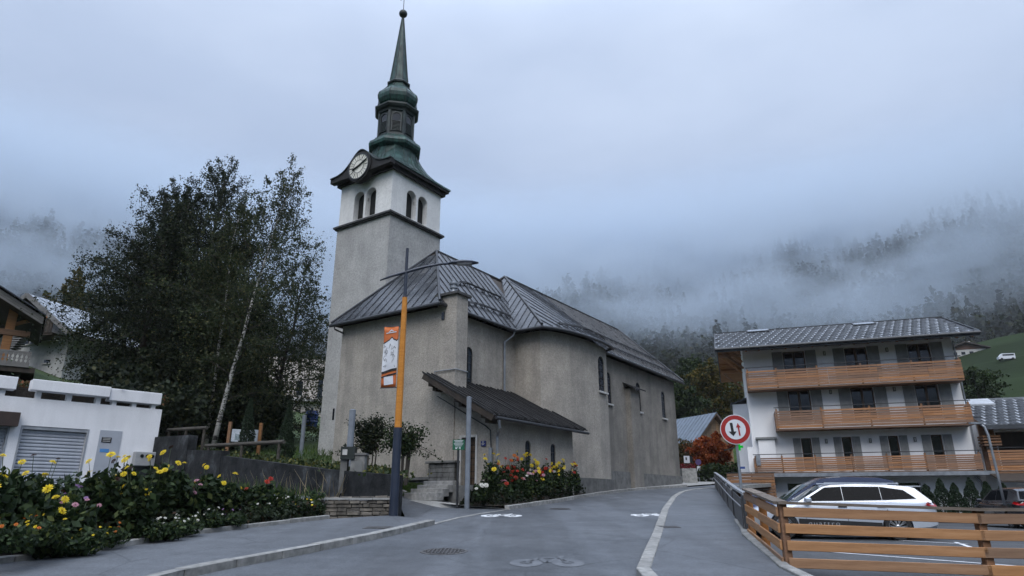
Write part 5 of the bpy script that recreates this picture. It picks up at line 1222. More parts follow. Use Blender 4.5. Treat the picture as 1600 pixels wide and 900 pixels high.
# far cream building glimpsed beside the tower
fb = thing('cream_building', 'cream apartment building with dark windows seen between the birches and the tower', 'building', (-24, 66, 7), R(22)); bpy.context.view_layer.update()
q0, q1, q2, q3 = loc_on(fb, 452, 648, 0), loc_on(fb, 530, 648, 0), loc_on(fb, 470, 596, 0), loc_on(fb, 470, 560, 0)
CREAM = mat('cream_render', (.50, .455, .41), (.42, .38, .345), 2, .9)
MB().box(q0.x - 3, q1.x + 2, 0, 7, -6, q3.z).build('wall', CREAM, fb)
ldg = loc_on(fb, 480, 628, 0).z; MB().box(q0.x - 3.2, q1.x + 2.2, -.6, -.003, ldg, ldg + .25).build('ledge', STONEWHITE, fb)
for px0, px1, py0, py1 in ((462, 469, 640, 648), (477, 483, 637, 645), (485, 490, 637, 645), (499, 503, 637, 645), (495, 506, 586, 622), (462, 474, 596, 618)):
    w0, w1 = loc_on(fb, px0, py1, 0), loc_on(fb, px1, py0, 0); w_ = MB().box(w0.x, w1.x, -.02, .1, w0.z, w1.z).build('window', GLASS_DARK, fb); MB().box(w0.x - .06, w1.x + .06, -.05, -.02, w0.z - .1, w0.z).build('sill', STONEWHITE, w_)

# ------------------------------------------------------------------ small things in the garden
def garden_spot(px, d): p = atd(px, 700, d); return Vector((p.x, p.y, garden_h(p.x, p.y)))
# two information boards in a wooden frame
ib = thing('display_board', 'pair of small white display boards between orange posts on the bank', 'display board', (0, 0, 0))
pa, pb = atd(355, 702, 31), atd(404, 700, 31); ib.location = (pa.x, pa.y, garden_h(pa.x, pa.y)); o = ib.location
for k, p in enumerate((pa, pb)): MB().box(p.x - o.x - .06, p.x - o.x + .06, p.y - o.y - .06, p.y - o.y + .06, -.4, 4.82 - o.z).build('post', HONEY, ib)
for t0, t1 in ((.08, .48), (.52, .92)):
    A_, B_ = pa.lerp(pb, t0) - o, pa.lerp(pb, t1) - o; z0, z1 = 4.0 - o.z, 4.52 - o.z
    bd = MB().extr([(A_.x, A_.y, z0), (B_.x, B_.y, z0), (B_.x, B_.y, z1), (A_.x, A_.y, z1)], (.01, .04, 0)).build('board', mat('white_board', (.55, .6, .66), (.4, .45, .5), 8, .5), ib)
    C_ = A_.lerp(B_, .3); D_ = A_.lerp(B_, .65); MB().extr([(C_.x, C_.y - .012, z0 + .08), (D_.x, D_.y - .012, z0 + .08), (D_.x, D_.y - .012, z0 + .3), (C_.x, C_.y - .012, z0 + .34)], (0, .01, 0)).build('picture', mat('board_print', (.10, .16, .16), (.3, .36, .4), 12, .5), bd)
def post(px, pyt, d, r, label, zb=None, name='grey_post'):
    p = atd(px, pyt, d); z0 = garden_h(p.x, p.y) if zb is None else zb
    o = thing(name, label, 'post', (p.x, p.y, z0 - .2)); MB().tube([(0, 0, 0), (0, 0, p.z - z0 + .2)], r, 10).build('shaft', PIPEGREY, o); MB().lathe([(r * 1.05, 0), (r * 1.05, .03), (r * .5, .05)], 10, (0, 0, p.z - z0 + .2)).build('cap', PIPEGREY, o)
post(476, 650, 34, .1, 'plain grey post on the bank left of the tower'); post(551, 642, 21.5, .1, 'plain grey post in front of the left part of the church facade')
post(733, 622, 22.3, .085, 'tall grey pole standing in the flower bed by the porch door', 1.4)
# stone pillar with letterbox
sp_ = atd(558, 748, 20.6); pil = thing('utility_pillar', 'pale weathered concrete utility pillar with a dark letterbox by the facade', 'pillar', (sp_.x, sp_.y, 2.1))
MB().box(-.2, .22, -.15, .2, -.3, .78).build('body', mat('pillar_concrete', (.24, .24, .23), (.12, .12, .115), 4, .9), pil, bevel=.02); MB().box(-.23, .25, -.18, .23, .78, .84).build('cap', MUDSTONE, pil)
MB().box(-.06, .16, -.17, -.15, .25, .6).build('door', mat('pillar_door', (.18, .185, .18), None, 3, .7), pil)
lb_ = MB().box(-.5, -.08, -.2, .1, .66, 1.02).build('letterbox', mat('dark_green_metal', (.014, .02, .018), None, 3, .45), pil); MB().box(-.44, -.3, -.215, -.2, .78, .94).build('label_plate', STONEWHITE, lb_)
MB().box(-.5, -.3, -.12, .1, -.3, .66).build('stone_post', MUDSTONE, pil)
bx = atd(308, 0, 20); cabx = chw(18.9, 20.05, 2.7)
ob = thing('blue_barrel', 'small blue barrel on the bank beside the tower', 'barrel', atd(486, 668, 44)); MB().lathe([(.36, 0), (.38, .3), (.42, .35), (.38, .4), (.38, .75), (.42, .8), (.36, 1.0)], 16).build('drum', mat('blue_plastic', (.02, .05, .20), None, 3, .4), ob, auto=True); MB().lathe([(.3, 1.0), (.3, 1.04)], 16).build('lid', MATS['blue_plastic'], ob)

# ------------------------------------------------------------------ trees
BIRCHBARK = None
def m_birch():
    q = NT('birch_bark'); n = q.noise(2.2, 5, .7, vscale=(1, 1, 3.5))
    return q.bsdf(q.ramp(n, [(.42, (.04, .038, .035)), (.50, (.42, .41, .39))]), .8, 0, .3)
BIRCHBARK = m_birch()
BIRCH_LEAF = m_leaf('birch_leaves', [(0, (.020, .031, .015)), (.45, (.033, .047, .02)), (.85, (.055, .066, .027)), (1, (.11, .098, .034))], .35)
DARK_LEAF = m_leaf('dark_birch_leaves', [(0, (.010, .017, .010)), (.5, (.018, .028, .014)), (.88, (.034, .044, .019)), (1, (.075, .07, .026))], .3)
AUTUMN_LEAF = m_leaf('autumn_leaves', [(0, (.03, .04, .012)), (.5, (.07, .065, .015)), (1, (.15, .10, .02))], .3)
RED_LEAF = m_leaf('red_maple_leaves', [(0, (.16, .03, .012)), (.5, (.34, .075, .022)), (1, (.46, .15, .045))], .35)
CONIFER_LEAF = m_leaf('conifer_sprays', [(0, (.010, .020, .010)), (.6, (.018, .034, .016)), (1, (.03, .05, .024))], .08)
SHRUB_LEAF = m_leaf('shrub_leaves', [(0, (.014, .026, .011)), (.6, (.026, .045, .016)), (1, (.05, .07, .022))], .2)
def broad_tree(name, label, base, h, radius, seed, leaf=BIRCH_LEAF, bark=BIRCHBARK, n_limb=26, low=.22, strands=26, leafs=15, leaf_size=.10, stems=1, lean=(0, 0), droop=1.0, trunk_r=.2, cat='tree', group=None, shape=None, spread=.5):
    rng = np.random.default_rng(seed); t = thing(name, label, cat, base, 0, group); centres = []
    shape = shape or (lambda q: min(1, .5 + 2.0 * (q - low)) * min(1, 1.5 * max(0, 1 - q) ** .66))
    tr = MB(); limb_mb = MB()
    for s_ in range(stems):
        a0 = 6.28 * s_ / max(1, stems) + rng.uniform(0, 1.5); off = np.array([cos(a0), sin(a0)]) * (0 if stems == 1 else spread)
        path = []; hs = h * (1 if s_ == 0 else rng.uniform(.8, .93))
        wig = rng.normal(0, .12, (8, 2)).cumsum(0)
        for k in range(8):
            q = k / 7; path.append((off[0] * (.25 + q * 1.1) + lean[0] * q ** 1.3 + wig[k][0] * q, off[1] * (.25 + q * 1.1) + lean[1] * q ** 1.3 + wig[k][1] * q, -.3 + (hs + .1) * q))
        tr.tube(path, [trunk_r * (1 - .9 * (k / 7) ** .8) + .012 for k in range(8)], 9)
        def on(q): f = q * 7; i = min(6, int(f)); f -= i; return np.array(path[i]) * (1 - f) + np.array(path[i + 1]) * f
        nl = int(n_limb * 1.35) // stems
        for k in range(nl):
            q = low + (1 - low) * ((k + rng.uniform(0, .8)) / nl) ** .85; q = min(q, .985); p0 = on(q); az = k * 2.4 + rng.uniform(-.5, .5)
            L = radius * max(.22, shape(q)) * rng.uniform(.7, 1.12); d = np.array([cos(az), sin(az), 0]) * (1 - .45 * q ** 4); pts = []
            for j in range(6):
                u = j / 5; pts.append(p0 + d * L * u + np.array([0, 0, L * ((.85 + 1.5 * q ** 4) * u - .62 * droop * (1 - .6 * q ** 3) * u * u)]) + rng.normal(0, .04 * L, 3) * (u > 0))
            limb_mb.tube(pts, [max(.012, trunk_r * .3 * (1 - q * .6) * (1 - .85 * j / 5)) for j in range(6)], 5, cap=False)
            pts = np.array(pts)
            for b in range(max(3, int(strands * L / radius))):
                u = rng.uniform(.2, 1.0) ** .8; f = u * 5; i = min(4, int(f)); f -= i; sp0 = pts[i] * (1 - f) + pts[i + 1] * f
                tw = rand_unit(rng, 1)[0]; tw[2] = abs(tw[2]) * .5; tl = L * rng.uniform(.10, .34); e = sp0 + tw * tl
                hang = rng.uniform(.6, 3.0) * droop * min(1.0, h / 10); n = leafs
                w = rng.uniform(0, 1, n); cen = np.where(w[:, None] < .4, sp0 + (e - sp0) * (w[:, None] / .4), e - np.array([0, 0, 1]) * hang * ((w[:, None] - .4) / .6) + tw * .12 * (w[:, None] - .4))
                centres.append(cen + rng.normal(0, .06, (n, 3)))
    C = np.concatenate(centres); me = quads_mesh('crown', leaves(C, leaf_size, rng, .62, .35))
    tr.build('trunk', bark, t, smooth=True); limb_mb.build('limb', BARK, t, smooth=True, fix=False)
    link_mesh('crown', me, leaf, t); return t
def gp(px, py, d): p = atd(px, py, d); return Vector((p.x, p.y, garden_h(p.x, p.y) - .1))
def top_of(px, py, base): d = math.hypot(base.x, base.y); return atd(px, py, d).z - base.z
b = gp(332, 690, 35); broad_tree('birch_tree', 'slender pale-barked birch with a bare white trunk, nearest the church tower', b, top_of(372, 272, b), 5.0, 11, n_limb=34, low=.18, strands=52, leafs=20, leaf_size=.058, lean=(2.0, .6), trunk_r=.125, droop=1.15)
b = gp(322, 692, 36.5); broad_tree('birch_tree', 'thin birch with a pale trunk just left of the slender white-trunked birch', b, top_of(316, 305, b), 2.6, 12, n_limb=28, low=.25, strands=46, leafs=20, leaf_size=.058, lean=(-.3, .3), trunk_r=.10, droop=1.1)
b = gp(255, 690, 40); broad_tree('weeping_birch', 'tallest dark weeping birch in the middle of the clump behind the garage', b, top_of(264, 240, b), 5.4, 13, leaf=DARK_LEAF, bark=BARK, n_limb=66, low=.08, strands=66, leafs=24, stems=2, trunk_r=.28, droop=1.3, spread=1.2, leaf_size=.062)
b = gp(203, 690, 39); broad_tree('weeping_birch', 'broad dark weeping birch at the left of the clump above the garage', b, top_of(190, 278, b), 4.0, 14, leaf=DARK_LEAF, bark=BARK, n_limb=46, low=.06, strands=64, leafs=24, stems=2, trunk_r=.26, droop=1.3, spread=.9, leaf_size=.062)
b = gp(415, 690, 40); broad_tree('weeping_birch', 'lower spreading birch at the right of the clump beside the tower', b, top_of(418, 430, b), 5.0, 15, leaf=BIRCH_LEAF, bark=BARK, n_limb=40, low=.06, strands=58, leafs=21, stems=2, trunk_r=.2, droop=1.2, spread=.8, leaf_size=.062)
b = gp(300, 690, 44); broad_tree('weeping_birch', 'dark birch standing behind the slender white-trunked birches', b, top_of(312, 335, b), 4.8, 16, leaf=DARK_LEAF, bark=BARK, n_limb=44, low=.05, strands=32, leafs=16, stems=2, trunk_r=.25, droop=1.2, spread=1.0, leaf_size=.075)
b = gp(96, 600, 64); broad_tree('maple_tree', 'small yellowing tree between the white house and the dark birches', b, top_of(96, 428, b), 2.4, 17, leaf=AUTUMN_LEAF, bark=BARK, n_limb=22, low=.2, strands=20, leafs=12, trunk_r=.2, droop=.5, leaf_size=.14)
# wide dark foliage closing the clump near the ground
def bush(name, label, base, rx, ry, h, n, seed, leaf=SHRUB_LEAF, size=.09, cat='shrub', group=None, stems=5, lobes=9):
    rng = np.random.default_rng(seed); t = thing(name, label, cat, base, 0, group)
    cc = np.stack([rng.normal(0, .42, lobes) * rx, rng.normal(0, .42, lobes) * ry, rng.uniform(.28, .82, lobes) * h], 1)
    w = rng.integers(0, lobes, n); u = rand_unit(rng, n) * (rng.uniform(.25, 1, (n, 1)) ** .45) * np.array([rx * .5, ry * .5, h * .3])
    C = cc[w] + u; C[:, 2] = np.maximum(C[:, 2], .03)
    link_mesh('foliage', quads_mesh('foliage', leaves(C, size, rng, .6, .1)), leaf, t)
    m = MB()
    for k in range(stems):
        c = cc[k % lobes]; m.tube([(c[0] * .15, c[1] * .15, -.1), (c[0] * .5, c[1] * .5, c[2] * .5), tuple(c)], [.035 * h ** .5, .025 * h ** .5, .012], 5, cap=False)
    m.build('stem', BARK, t, fix=False); return t
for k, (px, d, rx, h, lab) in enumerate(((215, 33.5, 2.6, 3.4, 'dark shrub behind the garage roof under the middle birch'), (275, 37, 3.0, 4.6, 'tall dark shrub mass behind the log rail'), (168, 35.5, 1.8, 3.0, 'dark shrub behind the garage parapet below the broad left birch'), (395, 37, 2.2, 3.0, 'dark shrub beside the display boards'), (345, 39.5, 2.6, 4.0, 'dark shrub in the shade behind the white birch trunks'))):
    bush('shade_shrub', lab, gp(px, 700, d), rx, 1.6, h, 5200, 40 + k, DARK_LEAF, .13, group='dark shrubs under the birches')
def columnar(name, label, base, r, h, n, seed, leaf=CONIFER_LEAF, size=.05, group=None, tip=None):
    rng = np.random.default_rng(seed); t = thing(name, label, 'conifer', base, 0, group)
    q = rng.uniform(0, 1, n); prof = (1.02 - q) ** .75 * (.55 + .45 * np.minimum(1, q * 5)); th = rng.uniform(0, 6.28, n)
    lump = 1 + .14 * np.sin(th * 3 + q * 9 + seed) + .12 * np.sin(q * 31 + th * 2)
    rr = r * prof * lump * rng.uniform(.55, 1, n) ** .5
    C = np.stack([rr * np.cos(th), rr * np.sin(th), .06 + q * h], 1); L = leaves(C, size, rng, .4, -1.1)
    link_mesh('foliage', quads_mesh('foliage', L), leaf, t); MB().tube([(0, 0, -.2), (0, 0, h * .9)], [.05, .012], 6).build('trunk', BARK, t); return t
columnar('columnar_yew', 'narrow dark columnar conifer left of the two display boards', gp(383, 700, 30.5), .42, 2.6, 5000, 3)
columnar('columnar_yew', 'narrow dark columnar conifer on the bank near the tower', gp(446, 700, 29), .42, 2.4, 5000, 4)
# clipped conifers in front of the chalet
for k, (px, pyt, lab) in enumerate(((1402, 768, 'first small clipped conifer, partly hidden by the silver car roof'), (1446, 762, 'small clipped conifer below the ring on the chalet wall'), (1468, 753, 'twin-tipped clipped conifer, second beyond the silver car tail'), (1490, 760, 'clipped conifer beside the blue letter on the wall'), (1514, 752, 'tallest clipped conifer left of the white downpipe'), (1540, 758, 'clipped conifer just right of the white downpipe'), (1566, 760, 'clipped conifer beside the dark parked car'))):
    p = aty(px, pyt, 35.0 - (px - 1400) * .012); columnar('clipped_conifer', lab, Vector((p.x, p.y, .57)), .62, p.z - .57 + .1, 6500, 60 + k, size=.045, group='clipped conifers before the chalet')
# hedge and roof planting
def strip_plants(name, label, pts, w, h, n, seed, leaf, size, zf):
    rng = np.random.default_rng(seed); P = np.array(pts, float); seg = rng.integers(0, len(P) - 1, n); f = rng.uniform(0, 1, (n, 1)); C = P[seg] * (1 - f) + P[seg + 1] * f
    hh = h * (.45 + .55 * (.5 + .5 * np.sin(C[:, 0] * 2.3 + seed) * np.cos(C[:, 1] * 3.1)))
    z = np.array([zf(a, b_) for a, b_ in C]) + hh * rng.uniform(0, 1, n) ** .7
    C3 = np.stack([C[:, 0] + rng.normal(0, w, n), C[:, 1] + rng.normal(0, w, n), z], 1)
    return tag(link_mesh(name, quads_mesh(name, leaves(C3, size, rng, .6)), leaf), label, kind='stuff')
def gw_pt(x, y): p = GO + GX * x + Vector((-GX.y, GX.x, 0)) * y; return (p.x, p.y)
strip_plants('roof_planting', 'low autumn ground cover behind the garage parapet', [gw_pt(-9, 1.2), gw_pt(-4, 1.0), gw_pt(0, 1.2), gw_pt(2.9, 1.0)], .35, .42, 5200, 5, m_leaf('roof_heather', [(0, (.02, .03, .012)), (.55, (.045, .055, .02)), (.8, (.10, .05, .018)), (1, (.16, .05, .02))], .2), .07, lambda a, b_: ZT + .38)
strip_plants('hedge', 'low clipped hedge in front of the left chalet balustrade', [gw_pt(-12, 4), gw_pt(-6, 4.4), gw_pt(-2.2, 4.8)], .5, 1.1, 6500, 6, m_leaf('hedge_green', [(0, (.02, .04, .012)), (1, (.05, .085, .022))], .2), .08, lambda a, b_: ZT + .5)
strip_plants('garden_plants', 'mixed low garden plants along the top of the dark wall', [wall_pt(1.0, .7), wall_pt(4, .8), wall_pt(8, .9), wall_pt(11, 1.0), wall_pt(14, 1.1)], .35, .5, 5200, 7, m_leaf('garden_mix', [(0, (.02, .034, .012)), (.7, (.05, .07, .022)), (1, (.15, .13, .03))], .25), .07, lambda a, b_: garden_h(a, b_) - .05)
grass_tufts('bank_grass', 'rough grass on the bank left of the tower', [(x, y, garden_h(x, y)) for x, y in (wall_pt(5.5, 5), wall_pt(5.5, 16), wall_pt(14, 16), wall_pt(16, 3), wall_pt(8, 3))], 5200, .16, GRASSBLADE, 3)
# two climbing shrubs on the facade
for k, (px, pyt, w, lab) in enumerate(((575, 648, .8, 'left dark climbing shrub trained against the church facade'), (628, 660, .85, 'right looser climbing shrub against the facade, behind the lamp post'))):
    p = atd(px, 745, 24.3 if k == 0 else 23.6); base = Vector((p.x, p.y, 2.3)); h = atd(px, pyt, 24.2).z - 2.3
    rng = np.random.default_rng(80 + k); t = thing('climbing_shrub', lab, 'shrub', base, 0, 'climbing shrubs on the facade'); m = MB(); cs = []
    for s_ in range(9):
        x0 = rng.uniform(-.18, .18); tip = np.array([rng.normal(0, w * .62), rng.normal(0, .14), h * rng.uniform(.62, 1.08)]); pts = [np.array([x0, 0, -.2]), np.array([x0 * 1.4, 0, h * .38]), np.array([x0 + tip[0] * .5, tip[1] * .5, h * .66]), tip]
        m.tube(pts, [.03, .025, .016, .006], 5, cap=False)
        for q in range(26):
            u = rng.uniform(.42, 1); f = u * 3; i = min(2, int(f)); f -= i; c = pts[i] * (1 - f) + pts[i + 1] * f; cs.append(c + rng.normal(0, .12, (14, 3)) * np.array([1.3, .7, 1]))
    for q in range(4):
        sx_ = (-1 if k == 0 else 1) * (1 if q % 2 else -.6); tip = np.array([sx_ * w * rng.uniform(1, 1.7), .05, h * rng.uniform(.3, .85)]); st = np.array([0, 0, h * .55]); m.tube([st, st * .5 + tip * .5 + np.array([0, 0, .15]), tip], [.014, .01, .004], 4, cap=False)
        for q2 in range(6): cs.append(st + (tip - st) * rng.uniform(.3, 1) + rng.normal(0, .07, (8, 3)))
    link_mesh('foliage', quads_mesh('foliage', leaves(np.concatenate(cs), .05, rng, .6, .2)), DARK_LEAF if k == 0 else SHRUB_LEAF, t); m.build('stem', BARK, t, fix=False)
# trees behind the right-hand houses and by the square
for k, (px, pyt, d, r, leaf, lab) in enumerate(((1522, 592, 82, 3.6, SHRUB_LEAF, 'rounded green tree in the gap right of the apartment chalet'),)):
    p = atd(px, pyt, d); b = Vector((p.x, p.y, terrain(p.x, p.y) - .2)); broad_tree('meadow_tree', lab, b, max(3, p.z - b.z), r, 90 + k, leaf=leaf, bark=BARK, n_limb=26, low=.15, strands=22, leafs=14, droop=.5, leaf_size=.15, trunk_r=.22)
for k, (px, pyt, d, r, lab) in enumerate(((1082, 575, 95, 5, 'broad green tree behind the timber-clad house'), (1108, 585, 88, 4.5, 'yellow-green tree between the timber-clad house and the chalet'), (1066, 615, 80, 3.2, 'small tree right behind the church end'))):
    p = atd(px, pyt, d); b = Vector((p.x, p.y, terrain(p.x, p.y) - .2)); broad_tree('village_tree', lab, b, max(4, p.z - b.z), r, 95 + k, leaf=(SHRUB_LEAF, AUTUMN_LEAF, SHRUB_LEAF)[k], bark=BARK, n_limb=28, low=.15, strands=34, leafs=18, droop=.5, leaf_size=.17, trunk_r=.24)

# ------------------------------------------------------------------ street lamp with banner
LAMPBLUE = mat('lamp_blue_paint', (.022, .030, .052), (.017, .024, .042), 3, .4)
LAMPWOOD = m_larch('lamp_timber', (.50, .21, .045), (.38, .15, .03), (.56, .26, .07))
lp = Vector((-3.18, 18.55, gz(18.55)))
lamp = thing('street_lamp', 'tall street lamp with dark blue foot, orange timber shaft and curved arm', 'street lamp', lp)
MB().lathe([(.16, -.1), (.16, .02), (.125, .03), (.118, 2.42)], 10).build('foot', LAMPBLUE, lamp, auto=True)
MB().lathe([(.10, 2.42), (.095, 4.2), (.075, 6.22)], 8).build('timber_shaft', LAMPWOOD, lamp, auto=True)
MB().lathe([(.062, 6.2), (.062, 6.26), (.05, 6.27), (.045, 7.78), (.02, 7.79)], 10).build('upper_shaft', LAMPBLUE, lamp, auto=True)
ap_ = [(-.75, -.1, 6.72), (-.4, -.05, 6.88), (0, 0, 7.02), (.5, .08, 7.2), (1.0, .15, 7.33), (1.35, .2, 7.37)]
MB().tube(ap_, [.022, .04, .05, .046, .04, .036], 8).build('arm', LAMPBLUE, lamp, smooth=True)
hd = MB(); n = 10; prof = [(0, .04, .03), (.12, .11, .07), (.4, .17, .10), (.7, .14, .08), (.9, .05, .03)]
for d_, w, h in prof:
    for j in range(n): t = 2 * pi * j / n; hd.v.append((1.25 + d_, .19 + d_ * .14 + w * cos(t), 7.37 + d_ * .06 + h * sin(t) * (1 if sin(t) > 0 else .45)))
for i in range(len(prof) - 1):
    for j in range(n): hd.f.append((i * n + j, i * n + (j + 1) % n, (i + 1) * n + (j + 1) % n, (i + 1) * n + j))
hd.f += [tuple(range(n)), tuple((len(prof) - 1) * n + j for j in range(n))]; hd = hd.build('lamp_head', LAMPBLUE, lamp, smooth=True)
MB().box(1.5, 1.95, .12, .36, 7.345, 7.36).build('lens', mat('lamp_lens', (.3, .32, .35), None, 3, .2), hd)
# banner hanging from the shaft
ban = thing('banner', 'orange vertical banner with a white mountain drawing on the lamp shaft', 'banner', lp + Vector((-.12, -.02, 0)))
BO = mat('banner_orange', (.55, .14, .03), (.48, .115, .025), 4, .7); BW = mat('banner_white', (.62, .64, .68), (.54, .56, .6), 3, .7); BK = mat('banner_black', (.02, .018, .018), None, 3, .7); BG = mat('banner_ink', (.07, .07, .08), None, 3, .8)
z0, z1, w = 3.55, 5.32, .42
cl_ = MB(); nn_ = 8
for i in range(13):
    for j in range(nn_ + 1): a, b_ = j / nn_, i / 12; cl_.v.append((-w * a, -.02 + .025 * sin(b_ * 7 + a * 3) * a, z0 + (z1 - z0) * b_ - .02 * a))
for i in range(12):
    for j in range(nn_): k = i * (nn_ + 1) + j; cl_.f.append((k, k + 1, k + nn_ + 2, k + nn_ + 1))
clo = cl_.build('cloth', BO, ban, smooth=True); sm = clo.modifiers.new('s', 'SOLIDIFY'); sm.thickness = .006
def bpatch(pts, name, mt, d=.012):
    m = MB(); P = [(-w * a, -.02 + .025 * sin(b_ * 7 + a * 3) * a - d, z0 + (z1 - z0) * b_ - .02 * a) for a, b_ in pts]; m.extr(P, (0, .003, 0)); return m.build(name, mt, clo)
mt_edge = [(.0, .80), (.1, .775), (.2, .79), (.32, .80), (.42, .835), (.5, .82), (.6, .79), (.72, .775), (.84, .755), (1.0, .735)]
grid = [(i / 8, b_) for i in range(9) for b_ in (.32,)]
m = MB(); rows_ = 10
for i in range(rows_):                                        # white field laid on the cloth's folds
    for j in range(nn_):
        def bp_(a, t): lo_ = .30 - .05 * a; hi_ = np.interp(a, [p[0] for p in mt_edge], [p[1] for p in mt_edge]) - .012; b_ = lo_ + (hi_ - lo_) * t; return (-w * a, -.02 + .025 * sin(b_ * 7 + a * 3) * a - .010, z0 + (z1 - z0) * b_ - .02 * a)
        m.sheet([bp_(j / nn_, i / rows_), bp_((j + 1) / nn_, i / rows_), bp_((j + 1) / nn_, (i + 1) / rows_), bp_(j / nn_, (i + 1) / rows_)])
m.build('white_field', BW, clo, fix=False)
bpatch([(a, b_) for a, b_ in mt_edge] + [(a, b_ - .022) for a, b_ in mt_edge[::-1]], 'mountain_outline', BK, .013)
bpatch([(0, .31), (.35, .30), (.7, .27), (1, .245), (1, .215), (.7, .235), (.35, .26), (0, .27)], 'stripe', BK, .013); bpatch([(0, .235), (.5, .21), (1, .17), (1, .15), (.5, .185), (0, .205)], 'stripe', BK, .013)
bpatch([(.18, .05), (.8, .035), (.84, .165), (.22, .185)], 'white_panel', BW, .013); bpatch([(.15, .905), (.85, .885), (.85, .90), (.15, .92)], 'lettering', BW, .013); bpatch([(.3, .925), (.5, .955), (.7, .915), (.6, .915), (.5, .935), (.4, .922)], 'emblem', BW, .013)
rng = np.random.default_rng(4); sk = MB()
for k in range(26):
    a, b_ = rng.uniform(.15, .85), rng.uniform(.34, .68); th = rng.uniform(0, 6.28); pts = []
    for q in range(5): th += rng.normal(0, .7); a += .045 * cos(th); b_ += .02 * sin(th); a = min(.95, max(.05, a)); b_ = min(.72, max(.33, b_)); pts.append((-w * a, -.02 + .025 * sin(b_ * 7 + a * 3) * a - .014, z0 + (z1 - z0) * b_ - .02 * a))
    sk.tube(pts, .005, 4)
p = sk.build('sketch_lines', BG, clo, fix=False); p['kind'] = 'stuff'
for z in (z0 - .01, z1 + .01): MB().tube([(.1, 0, z), (-w - .02, -.02, z - .02)], .012, 6).build('banner_rod', DARKMETAL, ban)

# ------------------------------------------------------------------ round priority sign
sg = Vector((5.42, 16.15, gz(16.15))); sign = thing('road_sign', 'round red-rimmed priority sign with a black and a red arrow beside the railing', 'road sign', sg)
MB().tube([(0, .06, -.2), (0, .06, 2.3)], .035, 10).build('pole', ZINC, sign)
SZ = 2.27; RED = mat('sign_red', (.33, .018, .016), (.29, .015, .014), 3, .4); WHT = mat('sign_white', (.66, .68, .72), (.6, .62, .66), 3, .4); BLK = mat('sign_black', (.012, .012, .013), None, 3, .4)
def disc(r, y0, y1, n=40): return MB().extr([(r * cos(2 * pi * i / n), y0, SZ + r * sin(2 * pi * i / n)) for i in range(n)], (0, y1 - y0, 0))
rot = R(-6)
pl = disc(.355, -.0, .02).build('plate', WHT, sign); disc(.338, -.006, -.001).build('red_rim', RED, pl); disc(.238, -.012, -.007).build('white_face', WHT, pl)
def arrow(cx, up, mt, w, hw, L, name):
    s_ = 1 if up else -1; P = [(-w, -L), (w, -L), (w, L * .3), (hw, L * .3), (0, L), (-hw, L * .3), (-w, L * .3)]
    t = R(5)
    P = [(x * cos(t) + z * sin(t) * s_ * -1, z) for x, z in P]
    MB().extr([(cx + x, -.018, SZ + z * s_) for x, z in P], (0, .005, 0)).build(name, mt, pl)
arrow(-.075, False, BLK, .032, .09, .16, 'black_arrow'); arrow(.075, True, RED, .018, .055, .15, 'red_arrow')
MB().box(-.05, .05, .02, .1, SZ - .2, SZ - .16).build('clamp', ZINC, sign); sign.rotation_euler = (0, R(0), R(-14))
MB().box(.0, .13, .03, .05, 1.35, 1.4).build('bracket', BLUEM, sign)

# ------------------------------------------------------------------ green notice sign
gp_ = atd(716, 700, 22.6); gs = thing('notice_sign', 'small green notice board with white lettering on a dark post by the steps', 'sign', (gp_.x, gp_.y, 1.42)); gs.rotation_euler = (0, 0, R(-6))
MB().tube([(.0, .03, -.2), (.0, .03, atd(716, 686, 22.6).z - 1.42)], .04, 8).build('post', DARKMETAL, gs)
zt, zb_ = atd(716, 687, 22.6).z - 1.42, atd(716, 703, 22.6).z - 1.42; GRN = mat('sign_green', (.012, .115, .06), (.01, .10, .052), 3, .4)
pn = MB().box(-.19, .22, -.03, -.01, zb_, zt).build('panel', GRN, gs)
for k, (a, b_) in enumerate(((-.15, .17), (-.11, .14), (-.15, .18), (-.13, .16), (-.1, .13))): z = zt - .045 - .042 * k; MB().box(a, b_, -.036, -.03, z, z + .014 + (.006 if k < 2 else 0)).build('lettering', WHT, pn)
MB().extr([(-.09, -.036, zb_ + .03), (-.02, -.036, zb_ + .03), (-.045, -.036, zb_ + .055), (-.01, -.036, zb_ + .085), (-.03, -.036, zb_ + .1), (-.06, -.036, zb_ + .07), (-.09, -.036, zb_ + .095)], (0, .005, 0)).build('arrow', WHT, pn)
MB().box(.03, .05, -.036, -.03, zb_ + .03, zb_ + .1).build('figure_symbol', WHT, pn); MB().box(.065, .085, -.036, -.03, zb_ + .03, zb_ + .1).build('figure_symbol', WHT, pn)

